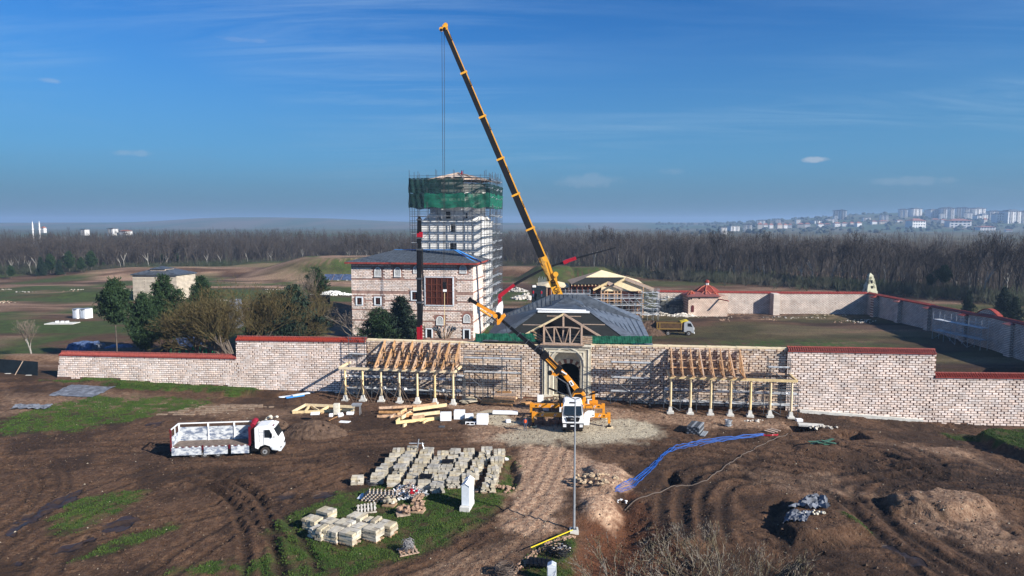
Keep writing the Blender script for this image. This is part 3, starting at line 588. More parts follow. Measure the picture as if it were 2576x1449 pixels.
# ================================================================ MASONRY
BRK = {}
def brick_variants(w, h, m):
    k = (w, h, m.name)
    if k not in BRK:
        BRK[k] = []
        for i in range(6):
            me = bpy.data.meshes.new('brick'); j = lambda a: random.uniform(-a, a); t = .07
            P = [(-w/2+j(.015), 0, -h/2+j(.01)), (w/2+j(.015), 0, -h/2+j(.01)), (w/2+j(.015), 0, h/2+j(.01)), (-w/2+j(.015), 0, h/2+j(.01))]
            f = .93; Q = [(x*f, -t, z*f) for x, y, z in P]
            me.from_pydata(P+Q, [], [(4, 5, 6, 7), (0, 1, 5, 4), (1, 2, 6, 5), (2, 3, 7, 6), (3, 0, 4, 7)]); me.materials.append(m); BRK[k].append(me)
    return BRK[k]
def brickface(root, org, d, n, length, top, bot, m, rowh=.31, pitch=.78, gap=.085, skip=(), singles=300, flare=None, bands=(), proud=0.0, nick=.12):
    """courses of stone on a vertical face: org = point at s=0, z=0; d along, n outwards; top(s)/bot(s)"""
    org, d, n = Vector(org), Vector(d), Vector(n); ang = math.atan2(d.y, d.x); items = []
    nrow = int((max(top(0), top(length))-min(bot(0), bot(length)))/rowh)+1
    for r in range(nrow):
        if r in bands: continue
        s = -random.uniform(.1, .2)*pitch-(pitch/2 if r % 2 else 0)
        ext = flare(r) if flare else 0; s -= math.ceil(ext/pitch)*pitch
        while s < length:
            w = pitch; jj = random.uniform(-.06, .06)*pitch; j2 = random.uniform(-.06, .06)*pitch; a, b_ = max(s+jj, -ext), min(s+w-gap+j2, length); s += w
            if b_-a < .12: continue
            c = (a+b_)/2; z = top(c)-(r+.5)*rowh
            if z-rowh/2 < bot(c) or any(x0-.05 < b_ and x1+.05 > a and z0 < z+rowh/2 and z1 > z-rowh/2 for x0, x1, z0, z1 in skip): continue
            slope = (top(c+.5)-top(c-.5)); items.append((c, z, b_-a, slope))
    inv = INV[root.name]
    def wp(c, z): return org+d*c+n*proud+Vector((0, 0, z))
    items.sort(key=lambda q: wp(q[0], q[1]).y)
    one, rest = items[:singles], items[singles:]
    for c, z, w, sl in one:
        o = link('brick', random.choice(brick_variants(.7, rowh-.075, m)), root)
        p = inv @ wp(c, z); o.matrix_basis = Matrix.Translation(p) @ (inv.to_3x3().to_4x4()) @ Matrix.Rotation(ang, 4, 'Z') @ Matrix.Rotation(-math.atan(sl), 4, 'Y') @ Matrix.Scale(w/.7, 4, Vector((1, 0, 0)))
    if rest:
        k = len(rest); C = np.array([[q[0], q[1], q[2]/2, q[3]] for q in rest]); h = (rowh-.075)/2; VV = np.zeros((k, 8, 3))
        for i, (sx, sz, y) in enumerate([(-1, -1, 0), (1, -1, 0), (1, 1, 0), (-1, 1, 0), (-1, -1, 1), (1, -1, 1), (1, 1, 1), (-1, 1, 1)]):
            f = .94 if y else 1.0
            ls = C[:, 0]+sx*C[:, 2]*f+np.random.uniform(-.015, .015, k); lz = C[:, 1]+sz*h*f+sx*C[:, 2]*C[:, 3]+np.random.uniform(-.01, .01, k)
            off = proud+y*.07
            VV[:, i, 0] = org.x+d.x*ls+n.x*off; VV[:, i, 1] = org.y+d.y*ls+n.y*off; VV[:, i, 2] = lz
        A = np.array(inv); W_ = VV.reshape(-1, 3) @ A[:3, :3].T+A[:3, 3]
        fc = np.array([(4, 5, 6, 7), (0, 1, 5, 4), (1, 2, 6, 5), (2, 3, 7, 6), (3, 0, 4, 7)])
        Fc = (fc[None]+8*np.arange(k)[:, None, None]).reshape(-1, 4)
        me = mesh_np('brick_courses', W_, Fc, 4, [m]); at_ = me.attributes.new('rnd', 'FLOAT', 'FACE')
        at_.data.foreach_set('value', np.repeat(np.random.rand(k), 5).astype(np.float32))
        o = link('brick_courses', me, root); o['kind'] = 'stuff'
    return len(items)
def wallpt(u, K, v=900): p = onplane(u, v, K); return Vector((p.x, p.y, 0))
def tilecap(root, a, b, za, zb, thick=1.0, m=None, rise=.36, pitch=.29):
    m = m or M['redtile']; a, b = Vector(a), Vector(b); L_ = (b-a).length; mb = MB(); fr = .22
    back = -WN
    k = int(L_/pitch)
    for i in range(k):
        s = (i+.5)/k; p = a+(b-a)*s; z = za+(zb-za)*s; e = p+WN*fr+Vector((0, 0, z+random.uniform(-.01, .01))); r = p+back*(thick/2)+Vector((0, 0, z+rise)); q = p+back*(thick+fr)+Vector((0, 0, z))
        for e0, e1 in ((e, r), (q, r)):
            dd = (e1-e0).normalized(); nn = Vector((0, 0, 1))
            P = []
            for pt in (e0, e1):
                for (x, h) in ((-.5, 0), (-.3, .085), (0, .12), (.3, .085), (.5, 0)): P.append(pt+WD*x*pitch*.8+nn*h)
            mb.add(P, [(j, j+1, j+6, j+5) for j in range(4)]+[(0, 5, 9, 4), (0, 1, 2, 3, 4)])
    t_ = mb.build('roof_tiles', m, root); t_['kind'] = 'stuff'
    rg = MB(); n_ = max(1, int(L_/.45))
    for i in range(n_):
        p0, p1 = a+(b-a)*(i/n_), a+(b-a)*((i+1.05)/n_); z0 = za+(zb-za)*i/n_+rise+.07
        rg.tube(p0+back*(thick/2)+Vector((0, 0, z0+.02)), p1+back*(thick/2)+Vector((0, 0, z0)), .13, .11, n=6)
    rr = rg.build('ridge_tiles', m, root); rr['kind'] = 'stuff'
    ev = MB(); ev.beam(a+WN*.10+Vector((0, 0, za-.07)), b+WN*.10+Vector((0, 0, zb-.07)), .2, .13); ev.beam(a+back*(thick+.1)+Vector((0, 0, za-.07)), b+back*(thick+.1)+Vector((0, 0, zb-.07)), .2, .13)
    ev.build('eaves_board', M['redtile_dk'], root)
def wall_section(label, u0, u1, K, vt0, vt1, m, mo, tiles=True, thick=1.0, flare=None, bot=None, singles=300, capm=None):
    a, b = wallpt(u0, K), wallpt(u1, K); L_ = (b-a).length
    za, zb = onplane(u0, vt0, K).z, onplane(u1, vt1, K).z
    root = thing('perimeter_wall', label, 'wall', (a.x, a.y, 0), WANG)
    top = lambda s: za+(zb-za)*s/L_
    bt = lambda s: gzs(a.x+WD.x*s, a.y+WD.y*s-.4)-.15
    back = -WN*thick; fl = (flare(22) if flare else 0)
    mb = MB(); a2 = a-WD*fl
    P = [a2+Vector((0, 0, -2)), b+Vector((0, 0, -2)), b+Vector((0, 0, zb)), a+Vector((0, 0, za))]
    mb.prism(P, back); mb.build('wall_core', mo, root)
    brickface(root, a, WD, WN, L_, top, bt, m, flare=flare, singles=singles)
    if tiles: tilecap(root, a, b, za+.12, zb+.12, thick)
    return root, a, b, za, zb
wall_section('long low stone wall under a red tile cap at the far left, its end leaning outwards', 150, 595, 95, 894, 903, M['stone'], M['mortar'], flare=lambda r: r*.055)
rB = wall_section('tall clean stone wall with a red tile cap just left of the left timber portico', 595, 921, 95, 856.5, 861, M['stone'], M['mortar'])
rC = wall_section('rough uncapped stone wall between the left portico and the gate', 921, 1366, 95.5, 856, 869, M['stone_tan'], M['mortar_red'], tiles=False)
rD = wall_section('rough uncapped stone wall behind the right timber portico', 1486, 1981, 95.5, 868, 879, M['stone_tan'], M['mortar_red'], tiles=False)
rE = wall_section('tall pale stone wall with dark red tile cap right of the right portico', 1981, 2355, 95, 884, 891, M['stone'], M['mortar'])
rF = wall_section('lower stone wall under a red tile cap at the right edge', 2355, 2800, 95, 950, 955, M['stone'], M['mortar'])
# sandy levelling course on the two unfinished walls
for r_ in (rC, rD):
    root, a, b, za, zb = r_; mb = MB(); k = 40
    for i in range(k):
        s0, s1 = i/k, (i+1)/k; z = za+(zb-za)*s0
        mb.beam(a+(b-a)*s0-WN*.5+Vector((0, 0, z+.05)), a+(b-a)*s1-WN*.5+Vector((0, 0, z+.05)), 1.12, .12+random.uniform(-.03, .05))
    mb.build('levelling_course', M['ply'], root)
    mb = MB()                                        # putlog holes / timber ends sticking out
    for i in range(int((b-a).length/1.6)):
        for dz in (.35,):
            p = a+WD*(.8+i*1.6); z = za+(zb-za)*(i*1.6/(b-a).length)-dz
            mb.beam(p+Vector((0, 0, z)), p+WN*.22+Vector((0, 0, z)), .1, .1)
    mb.build('putlog_ends', M['wood_old'], root)
# light skirting strip below the right wall
mb = MB(); p0, p1 = onplane(2010, 1060, 94.7), onplane(2320, 1072, 94.7); mb.beam((p0.x, p0.y, gzs(p0.x, p0.y)+.1), (p1.x, p1.y, gzs(p1.x, p1.y)+.1), .5, .4)
tag(mb.build('footing_strip', M['concrete'], None), 'pale concrete footing along the base of the right wall', 'footing')

# ---------------------------------------------------------------- gate portal
gl, gr = wallpt(1365, 95.5), wallpt(1487, 95.5)
gate = thing('stone_gate', 'monumental cream stone gate with a pointed arch behind the orange crane truck', 'gate', (gl.x, gl.y, 0), WANG)
GW = (gr-gl).length; GH = onplane(1420, 868, 95.5).z+.0; GB = -.3
def lp(s, z, off=0): return gl+WD*s+WN*off+Vector((0, 0, z))
def arch(cx, w, zs, rise, k=10):               # pointed arch outline from left springing to right
    o = []
    for i in range(k+1):
        t = i/k; a = math.pi*(1-t); x = math.cos(a); y = math.sin(a)**.85
        o.append((cx+x*w/2, zs+rise*(y*(1-.10*abs(x))+.0)))
    return o
def slab_with_arch(s0, s1, z0, z1, ar, off0, off1, mb):
    """a wall slab whose opening is the arch outline ar standing on z0"""
    xs = [ar[0][0]]+[p[0] for p in ar]+[ar[-1][0]]
    def quad(a, b, c, d):
        mb.add([lp(*q, off1) for q in (a, b, c, d)], [(0, 1, 2, 3)]); mb.add([lp(*q, off0) for q in (a, b, c, d)], [(3, 2, 1, 0)])
    quad((s0, z0), (ar[0][0], z0), (ar[0][0], z1), (s0, z1)); quad((ar[-1][0], z0), (s1, z0), (s1, z1), (ar[-1][0], z1))
    for (ax, az), (bx, bz) in zip(ar[:-1], ar[1:]):
        quad((ax, az), (bx, bz), (bx, z1), (ax, z1)); mb.add([lp(ax, az, off0), lp(bx, bz, off0), lp(bx, bz, off1), lp(ax, az, off1)], [(0, 1, 2, 3)])
    for x, z in ((ar[0][0], ar[0][1]), (ar[-1][0], ar[-1][1])): mb.add([lp(x, z0, off0), lp(x, z, off0), lp(x, z, off1), lp(x, z0, off1)], [(0, 1, 2, 3)])
    for x in (s0, s1): mb.add([lp(x, z0, off0), lp(x, z1, off0), lp(x, z1, off1), lp(x, z0, off1)], [(0, 1, 2, 3)])
    mb.add([lp(s0, z1, off0), lp(s1, z1, off0), lp(s1, z1, off1), lp(s0, z1, off1)], [(0, 1, 2, 3)])
zsp = onplane(1420, 915, 95.5).z; ztop = onplane(1420, 880, 95.5).z
cx_ = GW*.505; arI = arch(cx_, GW*.57, zsp, ztop-zsp); arO = arch(cx_, GW*.72, zsp-.2, ztop-zsp+.62)
mb = MB(); slab_with_arch(0, GW, GB, GH, arI, -.2, .25, mb); mb.build('gate_front', M['ashlar'], gate)
mb = MB()                                      # moulded archivolt
for ar, e in ((arO, .09),):
    for (ax, az), (bx, bz) in zip(ar[:-1], ar[1:]): mb.beam(lp(ax, az, .29), lp(bx, bz, .29), .16, .2, up=tuple(WN))
mb.build('archivolt', M['ashlar_lt'], gate)
mb = MB()                                      # rectangular mouldings and cornice
for s0, e in ((.35, .12), (1.0, .10)):
    z1 = GH-.45 if s0 < .5 else GH-.9
    mb.beam(lp(s0, GB, .28), lp(s0, z1, .28), .14, .14); mb.beam(lp(GW-s0, GB, .28), lp(GW-s0, z1, .28), .14, .14); mb.beam(lp(s0, z1, .28), lp(GW-s0, z1, .28), .14, .14)
mb.beam(lp(-.15, GH-.02, .1), lp(GW+.15, GH-.02, .1), .8, .26); mb.beam(lp(0, GB+.9, .3), lp(1.3, GB+.9, .3), .16, .5); mb.beam(lp(GW-1.3, GB+.9, .3), lp(GW, GB+.9, .3), .16, .5)
mb.build('moulding', M['ashlar_lt'], gate)
mb = MB()                                      # deep niche: side walls, back wall with the inner doorway
dp = -1.7
for (ax, az), (bx, bz) in zip(arI[:-1], arI[1:]): mb.add([lp(ax, az, -.2), lp(bx, bz, -.2), lp(bx, bz, dp), lp(ax, az, dp)], [(0, 1, 2, 3)])
for x in (arI[0][0], arI[-1][0]): mb.add([lp(x, GB, -.2), lp(x, zsp, -.2), lp(x, zsp, dp), lp(x, GB, dp)], [(0, 1, 2, 3)])
mb.build('niche_lining', M['ashlar_lt'], gate)
dz = onplane(1425, 922, 95.5).z+.15; dw = GW*.46; arD = arch(cx_+.1, dw, dz-1.1, 1.1, 8)
mb = MB(); slab_with_arch(arI[0][0]-.3, arI[-1][0]+.3, GB, GH-.6, arD, dp-.5, dp, mb); mb.build('niche_back', M['ashlar_lt'], gate)
for i in range(13):                            # alternating voussoirs over the doorway
    a = math.pi*(1-i/13); a_2 = math.pi*(1-(i+.94)/13); pts = []
    for ang, rr in ((a, 1.0), (a_2, 1.0), (a_2, 1.33), (a, 1.33)): pts.append(lp(cx_+.1+math.cos(ang)*dw/2*rr, dz-1.1+math.sin(ang)**.85*1.1*(1.0 if rr == 1 else 1.55), dp+.03))
    mb = MB(); mb.prism(pts, WN*.09); mb.build('voussoir', M['voussoir_red'] if i % 2 else M['ashlar_lt'], gate)
mb = MB(); mb.box(lp(cx_, 1.5, -9.5), (.2, .2, .2)); 
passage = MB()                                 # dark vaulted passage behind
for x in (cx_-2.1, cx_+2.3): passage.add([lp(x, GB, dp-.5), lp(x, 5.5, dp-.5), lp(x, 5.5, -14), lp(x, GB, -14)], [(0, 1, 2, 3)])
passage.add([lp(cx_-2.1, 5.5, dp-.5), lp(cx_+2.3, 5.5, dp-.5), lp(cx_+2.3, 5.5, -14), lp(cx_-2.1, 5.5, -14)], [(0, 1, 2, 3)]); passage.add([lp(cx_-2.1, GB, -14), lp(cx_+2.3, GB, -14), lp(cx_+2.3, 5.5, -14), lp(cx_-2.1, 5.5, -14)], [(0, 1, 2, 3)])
passage.build('passage_wall', mat('dark_passage_wall', (.05, .045, .04), .9), gate)  # all passage walls in one near-black tone
mb = MB(); 
for i in range(5): mb.box(lp(cx_+.1, GB+.12+i*.16, .1-i*.35+.5), (dw+1.6-.2*i, .9, .2), Matrix.Rotation(WANG, 3, 'Z'))
mb.build('threshold_steps', M['ashlar'], gate)

# ---------------------------------------------------------------- gatehouse hall behind, with its roof
gh = thing('gatehouse', 'large hipped gatehouse roof half black membrane half grey lead behind the gate', 'building', (7, 108, 0), 0)
FL, FR, MR, BR, BL, ML = map(Vector, ((-4.2, 95.9, 8.2), (19.5, 92.9, 8.1), (22.3, 115.8, 8.1), (23.3, 124, 8.0), (-1, 127.6, 8.0), (-2.2, 119.5, 8.2)))
R1, R2 = Vector((7.1, 120.5, 12.35)), Vector((12.9, 120, 12.35)); T1, T2, AP = Vector((4.0, 105, 11.35)), Vector((11.9, 104.3, 11.35)), Vector((9.35, 116, 11.75))
Wc = [Vector((p.x, p.y, 0)) for p in (FL, FR, BR, BL)]
inn = [Vector((-3.6, 96.4, 0)), Vector((19.0, 93.5, 0)), Vector((22.7, 123.4, 0)), Vector((-.5, 127, 0))]
mb = MB()
for i in range(1, 4):
    p, q = inn[i], inn[(i+1) % 4]; mb.add([p, q, q+Vector((0, 0, 8.0)), p+Vector((0, 0, 8.0))], [(0, 1, 2, 3)])
mb.build('wall', brickmat('hall_masonry', WD, (.5, .4, .32), (.55, .45, .37), (.18, .1, .07)), gh)
def slab(name, pts, m, th=.12, par=None):
    n = (pts[1]-pts[0]).cross(pts[2]-pts[0]).normalized()
    if n.z < 0: n = -n
    mb = MB(); mb.prism([p-n*th for p in pts], n*th); return mb.build(name, m, par if par is not None else gh)
e = Vector((0, 0, .0))
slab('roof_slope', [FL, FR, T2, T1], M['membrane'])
slab('roof_slope', [FR, MR, AP, T2], M['lead_sunlit']); slab('roof_slope', [ML, FL, T1, AP], M['lead'])
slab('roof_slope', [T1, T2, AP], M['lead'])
slab('roof_slope', [ML, MR, R2, R1], M['lead']); slab('roof_slope', [MR, BR, R2], M['lead_sunlit']); slab('roof_slope', [BR, BL, R1, R2], M['lead']); slab('roof_slope', [BL, ML, R1], M['lead'])
def onsl(a, b, c, d, s, t): return (a*(1-s)+b*s)*(1-t)+(d*(1-s)+c*s)*t
nf = (FR-FL).cross(T1-FL).normalized()
mb = MB()                                       # lead borders already laid over the membrane on both sides
def bord(pts, m, lift=.05): 
    mbx = MB(); mbx.prism([p+nf*lift for p in pts], nf*.04); return mbx.build('lead_border', m, gh)
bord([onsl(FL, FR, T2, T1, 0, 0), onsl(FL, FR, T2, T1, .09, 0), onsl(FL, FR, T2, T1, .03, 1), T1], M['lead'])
bord([onsl(FL, FR, T2, T1, .885, 0), FR, T2, onsl(FL, FR, T2, T1, .985, 1)], M['lead_sunlit'])
for k_, (s0, s1, t_) in enumerate(((.26, .74, .82), (.10, .32, .52), (.68, .90, .57))):
    p, q = onsl(FL, FR, T2, T1, s0, t_)+nf*.08, onsl(FL, FR, T2, T1, s1, t_)+nf*.08
    mb = MB(); mb.beam(p, q, .12, .12); mb.build('roof_batten', M['wood_pink'], gh)
mb = MB(); mb.beam(T1+nf*.12+Vector((0, -.5, -.1)), T2+nf*.12+Vector((0, -.5, -.1)), 1.0, .22); mb.beam(T1+Vector((-.2, 0, .35)), T2+Vector((-.5, 0, .2)), .5, .15)
mb.build('insulation_strip', M['white'], gh)
mb = MB()                                       # standing seams on the upper slope and little ridge pyramid
for i in range(1, 34):
    s = i/34
    # across main front slope: from eave line to ridge, vertical seams every metre or so
    x = ML.x+(MR.x-ML.x)*s; y = ML.y+(MR.y-ML.y)*s; bz = 8.15
    if x < R1.x: t_ = (x-ML.x)/(R1.x-ML.x)
    elif x > R2.x: t_ = (MR.x-x)/(MR.x-R2.x)
    else: t_ = 1
    tp = Vector((x, y+(120.2-y)*t_, bz+(12.35-bz)*t_)); mb.beam(Vector((x, y, bz+.06)), tp+Vector((0, 0, .07)), .05, .07)
mb.build('standing_seams', M['lead'], gh)['kind'] = 'stuff'
mb = MB()
for i in range(1, 12):
    t_ = i/12; a = FR+(MR-FR)*0+(T2-FR)*t_; b_ = MR+(AP-MR)*t_; n2_ = (MR-FR).cross(T2-FR).normalized()
    mb.beam(a+n2_*.04, b_+n2_*.04, .07, .05, up=tuple(n2_))
mb.build('lead_laps', M['lead'], gh)['kind'] = 'stuff'
mb = MB(); c0 = Vector((9.3, 113.2, 11.4)); mb.add([c0+Vector((-2.6, -1.4, 0)), c0+Vector((2.6, -1.7, 0)), c0+Vector((2.6, 2.5, .2)), c0+Vector((-2.6, 2.5, .2)), c0+Vector((0, .6, 1.25))], [(0, 1, 4), (1, 2, 4), (2, 3, 4), (3, 0, 4)])
mb.build('ridge_vent', M['lead'], gh)
# timber gable and balcony over the gate
tg = thing('timber_gable', 'open timber gable with triangular truss and braced balustrade above the gate', 'gable', tuple(lp(GW/2, GH, -.3)), WANG)
K2 = 95.5+.35
ap = onplane(1418, 790, K2); fl_ = onplane(1322, 841, K2); fr_ = onplane(1511, 847, K2)
mb = MB(); mb.beam(fl_, ap, .2, .27); mb.build('rafter', M['wood_lt'], tg); mb = MB(); mb.beam(ap, fr_, .2, .27); mb.build('rafter', M['wood_pink'], tg)
bk = -WN*9
mb = MB(); mb.add([fl_, fr_, ap], [(0, 1, 2)]); P3 = [Vector(p)+(-WN)*1.2 for p in (fl_, fr_, ap)]; mb = MB(); mb.add(P3, [(0, 1, 2)]); mb.build('loft_shade_sheet', M['black'], tg)  # flat black sheet paints the shade of the interior under the gable
zt, zb_ = onplane(1418, 824, 95.3).z, GH+.25
def bp_(u, z, K=95.25): q = onplane(u, 850, K); return Vector((q.x, q.y, z))
for u in (1368.5, 1463): mb = MB(); mb.beam(bp_(u, GH), bp_(u, zt+.35), .26, .26); mb.build('post', M['wood_pink'], tg)
mb = MB(); mb.beam(bp_(1417, GH, 95.6), bp_(1417, ap.z-.3, 95.6), .24, .24); mb.build('king_post', M['wood_pink'], tg)
mb = MB(); mb.beam(bp_(1368.5, zt-.1), bp_(1393, zt+.05), .14, .16); mb.beam(bp_(1393, zt+.05), bp_(1437, zt+.05), .14, .16); mb.beam(bp_(1437, zt+.05), bp_(1463, zt-.1), .14, .16); mb.build('handrail', M['wood_pink'], tg)
mb = MB(); mb.beam(bp_(1364, zb_), bp_(1467, zb_), .18, .2); mb.build('bottom_rail', M['wood_pink'], tg)
for u in (1394, 1434): mb = MB(); mb.beam(bp_(u, zb_), bp_(u, zt), .18, .18); mb.build('baluster', M['wood_pink'], tg)
for u0, u1, f in ((1370, 1392, 0), (1397, 1414, 0), (1432, 1421, 0), (1462, 1437, 0)): mb = MB(); mb.beam(bp_(u0, zt), bp_(u1, zb_), .13, .14); mb.build('diagonal_brace', M['wood_pink'], tg)
for k_ in range(4): mb = MB(); mb.beam(bp_(1462, GH+.4+k_*.28, 95.5), bp_(1490, GH+.35+k_*.27, 95.6), .05, .18); mb.build('plank', M['wood_old'], tg)
for k_ in range(3): mb = MB(); mb.beam(bp_(1345-k_*3, GH+.9+.5*k_, 95.6), bp_(1364, GH+.5+k_*.3, 95.6), .05, .18); mb.build('plank', M['wood_old'], tg)
mb = MB(); mb.beam(bp_(1360, GH+.12, 95.2), bp_(1470, GH+.12, 95.2), .9, .12); mb.build('balcony_floor', M['wood_pink'], tg)
# green debris netting along both sides of the roof edge
def netting(u0, u1, v0, v1, lab):
    K = 95.5+.15; r = thing('debris_netting', lab, 'netting', tuple(onplane((u0+u1)/2, v1, K)), WANG); n = int((u1-u0)/18)
    for i in range(n):
        a, b_ = u0+(u1-u0)*i/n, u0+(u1-u0)*(i+1)/n; mb = MB(); P = []; k = 5
        for r_i in range(4):
            for j in range(k):
                q = onplane(a+(b_-a)*j/(k-1), v0+(v1-v0)*r_i/3+(1.2*math.sin(j/(k-1)*math.pi) if r_i == 0 else 0), K+.04*math.sin(j*1.7+r_i)); P.append(q)
        F_ = [(r_i*k+j, r_i*k+j+1, (r_i+1)*k+j+1, (r_i+1)*k+j) for r_i in range(3) for j in range(k-1)]
        mb.add(P, F_); o = mb.build('net_sheet', M['net'], r); s = o.modifiers.new('th', 'SOLIDIFY'); s.thickness = .02
        mb = MB(); q0, q1 = onplane(a, v0, K+.12), onplane(a, v1+2, K+.12); mb.beam(q0, q1, .06, .06); mb.build('net_post', M['wood_old'], r)
netting(1196, 1352, 838, 859, 'green netting screen on the wall top left of the timber gable')
netting(1487, 1640, 844.5, 864, 'green netting screen on the wall top right of the timber gable')

# ---------------------------------------------------------------- timber porticoes
def portico(lab, us, v_base, v_top, Kc, u_truss, side, ends):
    c0 = onplane(us[0], v_base[0], Kc); org = Vector((c0.x, c0.y, 0)); r = thing('timber_portico', lab, 'portico', tuple(org), WANG, 'unfinished timber porticoes')
    zt = onplane(us[len(us)//2], v_top, Kc).z
    def loc(u, v=1000): q = onplane(u, v, Kc); return (Vector((q.x, q.y, 0))-org).dot(WD)
    X_ = [loc(u) for u in us]; first = None
    for i, x in enumerate(X_):
        gpt = org+WD*x; z0 = gzs(gpt.x, gpt.y)
        mb = MB(); mb.box((0, 0, .08), (.9, .8, .3)); mb.box((0, 0, .52), (.58, .58, .62), taper=.66)
        b_ = mb.build('column_base', M['concrete'], r, world=False); b_.location = (x, 0, z0)
        mb = MB(); mb.tube((0, 0, .95), (0, 0, zt-z0), .17, .15, n=8); c = mb.build('column', M['wood_lt'], r, world=False); c.location = (x, 0, z0)
    zr = zt+.14
    x0, x1 = loc(ends[0]), loc(ends[1])
    mb = MB(); mb.beam((x0, -.1, zr), (x1, -.1, zr), .28, .3); mb.build('front_beam', M['wood_lt'], r, world=False)
    for x in (x0, x1): mb = MB(); mb.beam((x, 0, zr), (x, 4.1, zr), .24, .3); mb.build('end_beam', M['wood_lt'], r, world=False)
    mb = MB(); mb.beam((x0, 4.0, zr), (x1, 4.0, zr), .2, .26); mb.build('wall_plate', M['wood'], r, world=False)
    protos = []
    H = 8.0-zt-.35
    for (nm, segs) in (('rafter', [((-.75, .22), (4.1, H), .14, .24)]), ('tie_beam', [((-.55, .18), (4.1, .18), .14, .2)]),
                       ('strut', [((.9, .25), (.9, H*.30), .12, .2)]), ('strut', [((2.0, .2), (2.0, H*.53), .12, .2)]), ('strut', [((3.1, .2), (3.1, H*.77), .12, .2)]), ('wall_post', [((4.0, .2), (4.0, H), .14, .2)]),
                       ('diagonal', [((.9, .3), (2.0, H*.5), .1, .16)]), ('diagonal', [((2.0, .3), (3.1, H*.72), .1, .16)]), ('diagonal', [((3.1, .3), (4.0, H*.9), .1, .16)])):
        mb = MB()
        for (a, b_, w, h) in segs: mb.beam((0, a[0], a[1]), (0, b_[0], b_[1]), w, h, up=(0, 0, 1) if abs(b_[0]-a[0]) > .1 else (0, 1, 0))
        protos.append((nm, mb))
    tr0 = None
    for u in u_truss:
        x = loc(u)
        if tr0 is None:
            hb = MB(); hb.box((0, -.65, .12), (.34, .22, .22)); tr0 = hb.build('truss', M['wood'], r, world=False); KIDS[r.name].remove(tr0)
            for nm, mb in protos: mb.build(nm, M['wood'], tr0, world=False)
            t_ = tr0
        else: t_ = copy_tree(tr0, r)
        t_.location = (x, 0, zt+.3+random.uniform(-.02, .02)); t_.rotation_euler = (0, 0, R(random.uniform(-1.5, 1.5)))
    for y, z in ((1.2, .95), (2.7, 1.75)):
        mb = MB(); xa, xb = loc(u_truss[0]), loc(u_truss[-1]); mb.beam((xa-.2, y, zt+.25+z), (xb+.2, y, zt+.25+z), .05, .14); mb.build('purlin_board', M['wood'], r, world=False)
    return r, org, X_, zt
p1 = portico('left timber portico on seven columns with nine leaning roof trusses', [869, 913, 959, 1005, 1050, 1094, 1140], [1019]*7, 933, 91.1, [948, 974, 997, 1020, 1043, 1066, 1091, 1114, 1141], 1, (855, 1146))
p2 = portico('right timber portico on seven columns with eight leaning roof trusses', [1687, 1737, 1788, 1838, 1888, 1938, 1991], [1042]*7, 956, 91.1, [1691, 1716, 1742, 1767, 1793, 1819, 1844, 1870], -1, (1683, 2003))
# raking props on the left columns
pr = thing('raking_props', 'crossed timber props bracing the feet of the left portico columns', 'props', tuple(p1[1]), WANG)
for i in (0, 1, 2, 3):
    x = p1[2][i]
    for dx in (-1.0, 1.0, 1.5):
        mb = MB(); mb.beam((x-dx*.16, -.2, 3.0+random.uniform(-.3, .3)), (x+dx+random.uniform(-.3, .4), -.55, -.1), .06, .07); mb.build('prop', mat('dark_prop', (.13, .095, .07), .9) if 'dark_prop' not in bpy.data.materials else bpy.data.materials['dark_prop'], pr, world=False)

# ---------------------------------------------------------------- tube scaffolds
def scaffold(lab, org, ang, nb, bay, levels, depth, top_extra=1.0, decks=None, group=None, r=.045, brace=True, z0=0, m=None, junk=0, name='tube_scaffold', loose=False):
    root = thing(name, lab, 'scaffold', tuple(org), ang, group); m = m or M['steel']
    H = levels[-1]+top_extra
    st = None
    for i in range(nb+1):
        for y in (0, depth):
            if st is None: mb = MB(); mb.tube((0, 0, z0-.5), (0, 0, H), r, n=5); st = mb.build('standard', m, root, world=False); me_ = st.data; o = st
            else: o = link('standard', me_, root)
            o.location = (i*bay, y, random.uniform(-.25, .25) if loose else 0)
    for z in levels:
        mb = MB()
        for y in (0, depth):
            for dz in (0, .55, 1.05):
                if dz and y: continue
                mb.tube((-.2, y, z+dz), (nb*bay+.2, y, z+dz), r*.85, n=4)
        for i in range(nb+1): mb.tube((i*bay, -.1, z), (i*bay, depth+.1, z), r*.85, n=4)
        mb.build('ledgers', m, root, world=False)
    for li, z in enumerate(levels):
        for i in range(nb):
            if decks is not None and (li, i) not in decks: continue
            mb = MB()
            for k in range(3):
                mb.box((i*bay+bay/2+random.uniform(-.05, .05), depth*(.18+.32*k), z+.07), (bay*.98, depth*.29, .05), Matrix.Rotation(R(random.uniform(-1.5, 1.5)), 3, 'Z'))
            mb.build('deck_board', M['deck'], root, world=False)
            for _ in range(junk):
                mb = MB(); mb.box((i*bay+random.uniform(.2, bay-.2), depth*random.uniform(.1, .6), z+.2), (random.uniform(.2, .8), random.uniform(.2, .5), random.uniform(.05, .3)), Matrix.Rotation(random.uniform(0, 3), 3, 'Z') @ Matrix.Rotation(random.uniform(-.5, .5), 3, 'X')); mb.build('loose_board', random.choice([M['marble'], M['wood_old'], M['deck']]), root, world=False)
    if brace:
        mb = MB()
        for i in range(nb):
            zz = [z0]+list(levels)
            for a, b_ in zip(zz[:-1], zz[1:]):
                if random.random() < .6: mb.tube((i*bay, -.05, a), ((i+1)*bay, -.05, b_), r*.8, n=4) if random.random() < .5 else mb.tube(((i+1)*bay, -.05, a), (i*bay, -.05, b_), r*.8, n=4)
        if mb.v: mb.build('diagonal_braces', m, root, world=False)
    return root
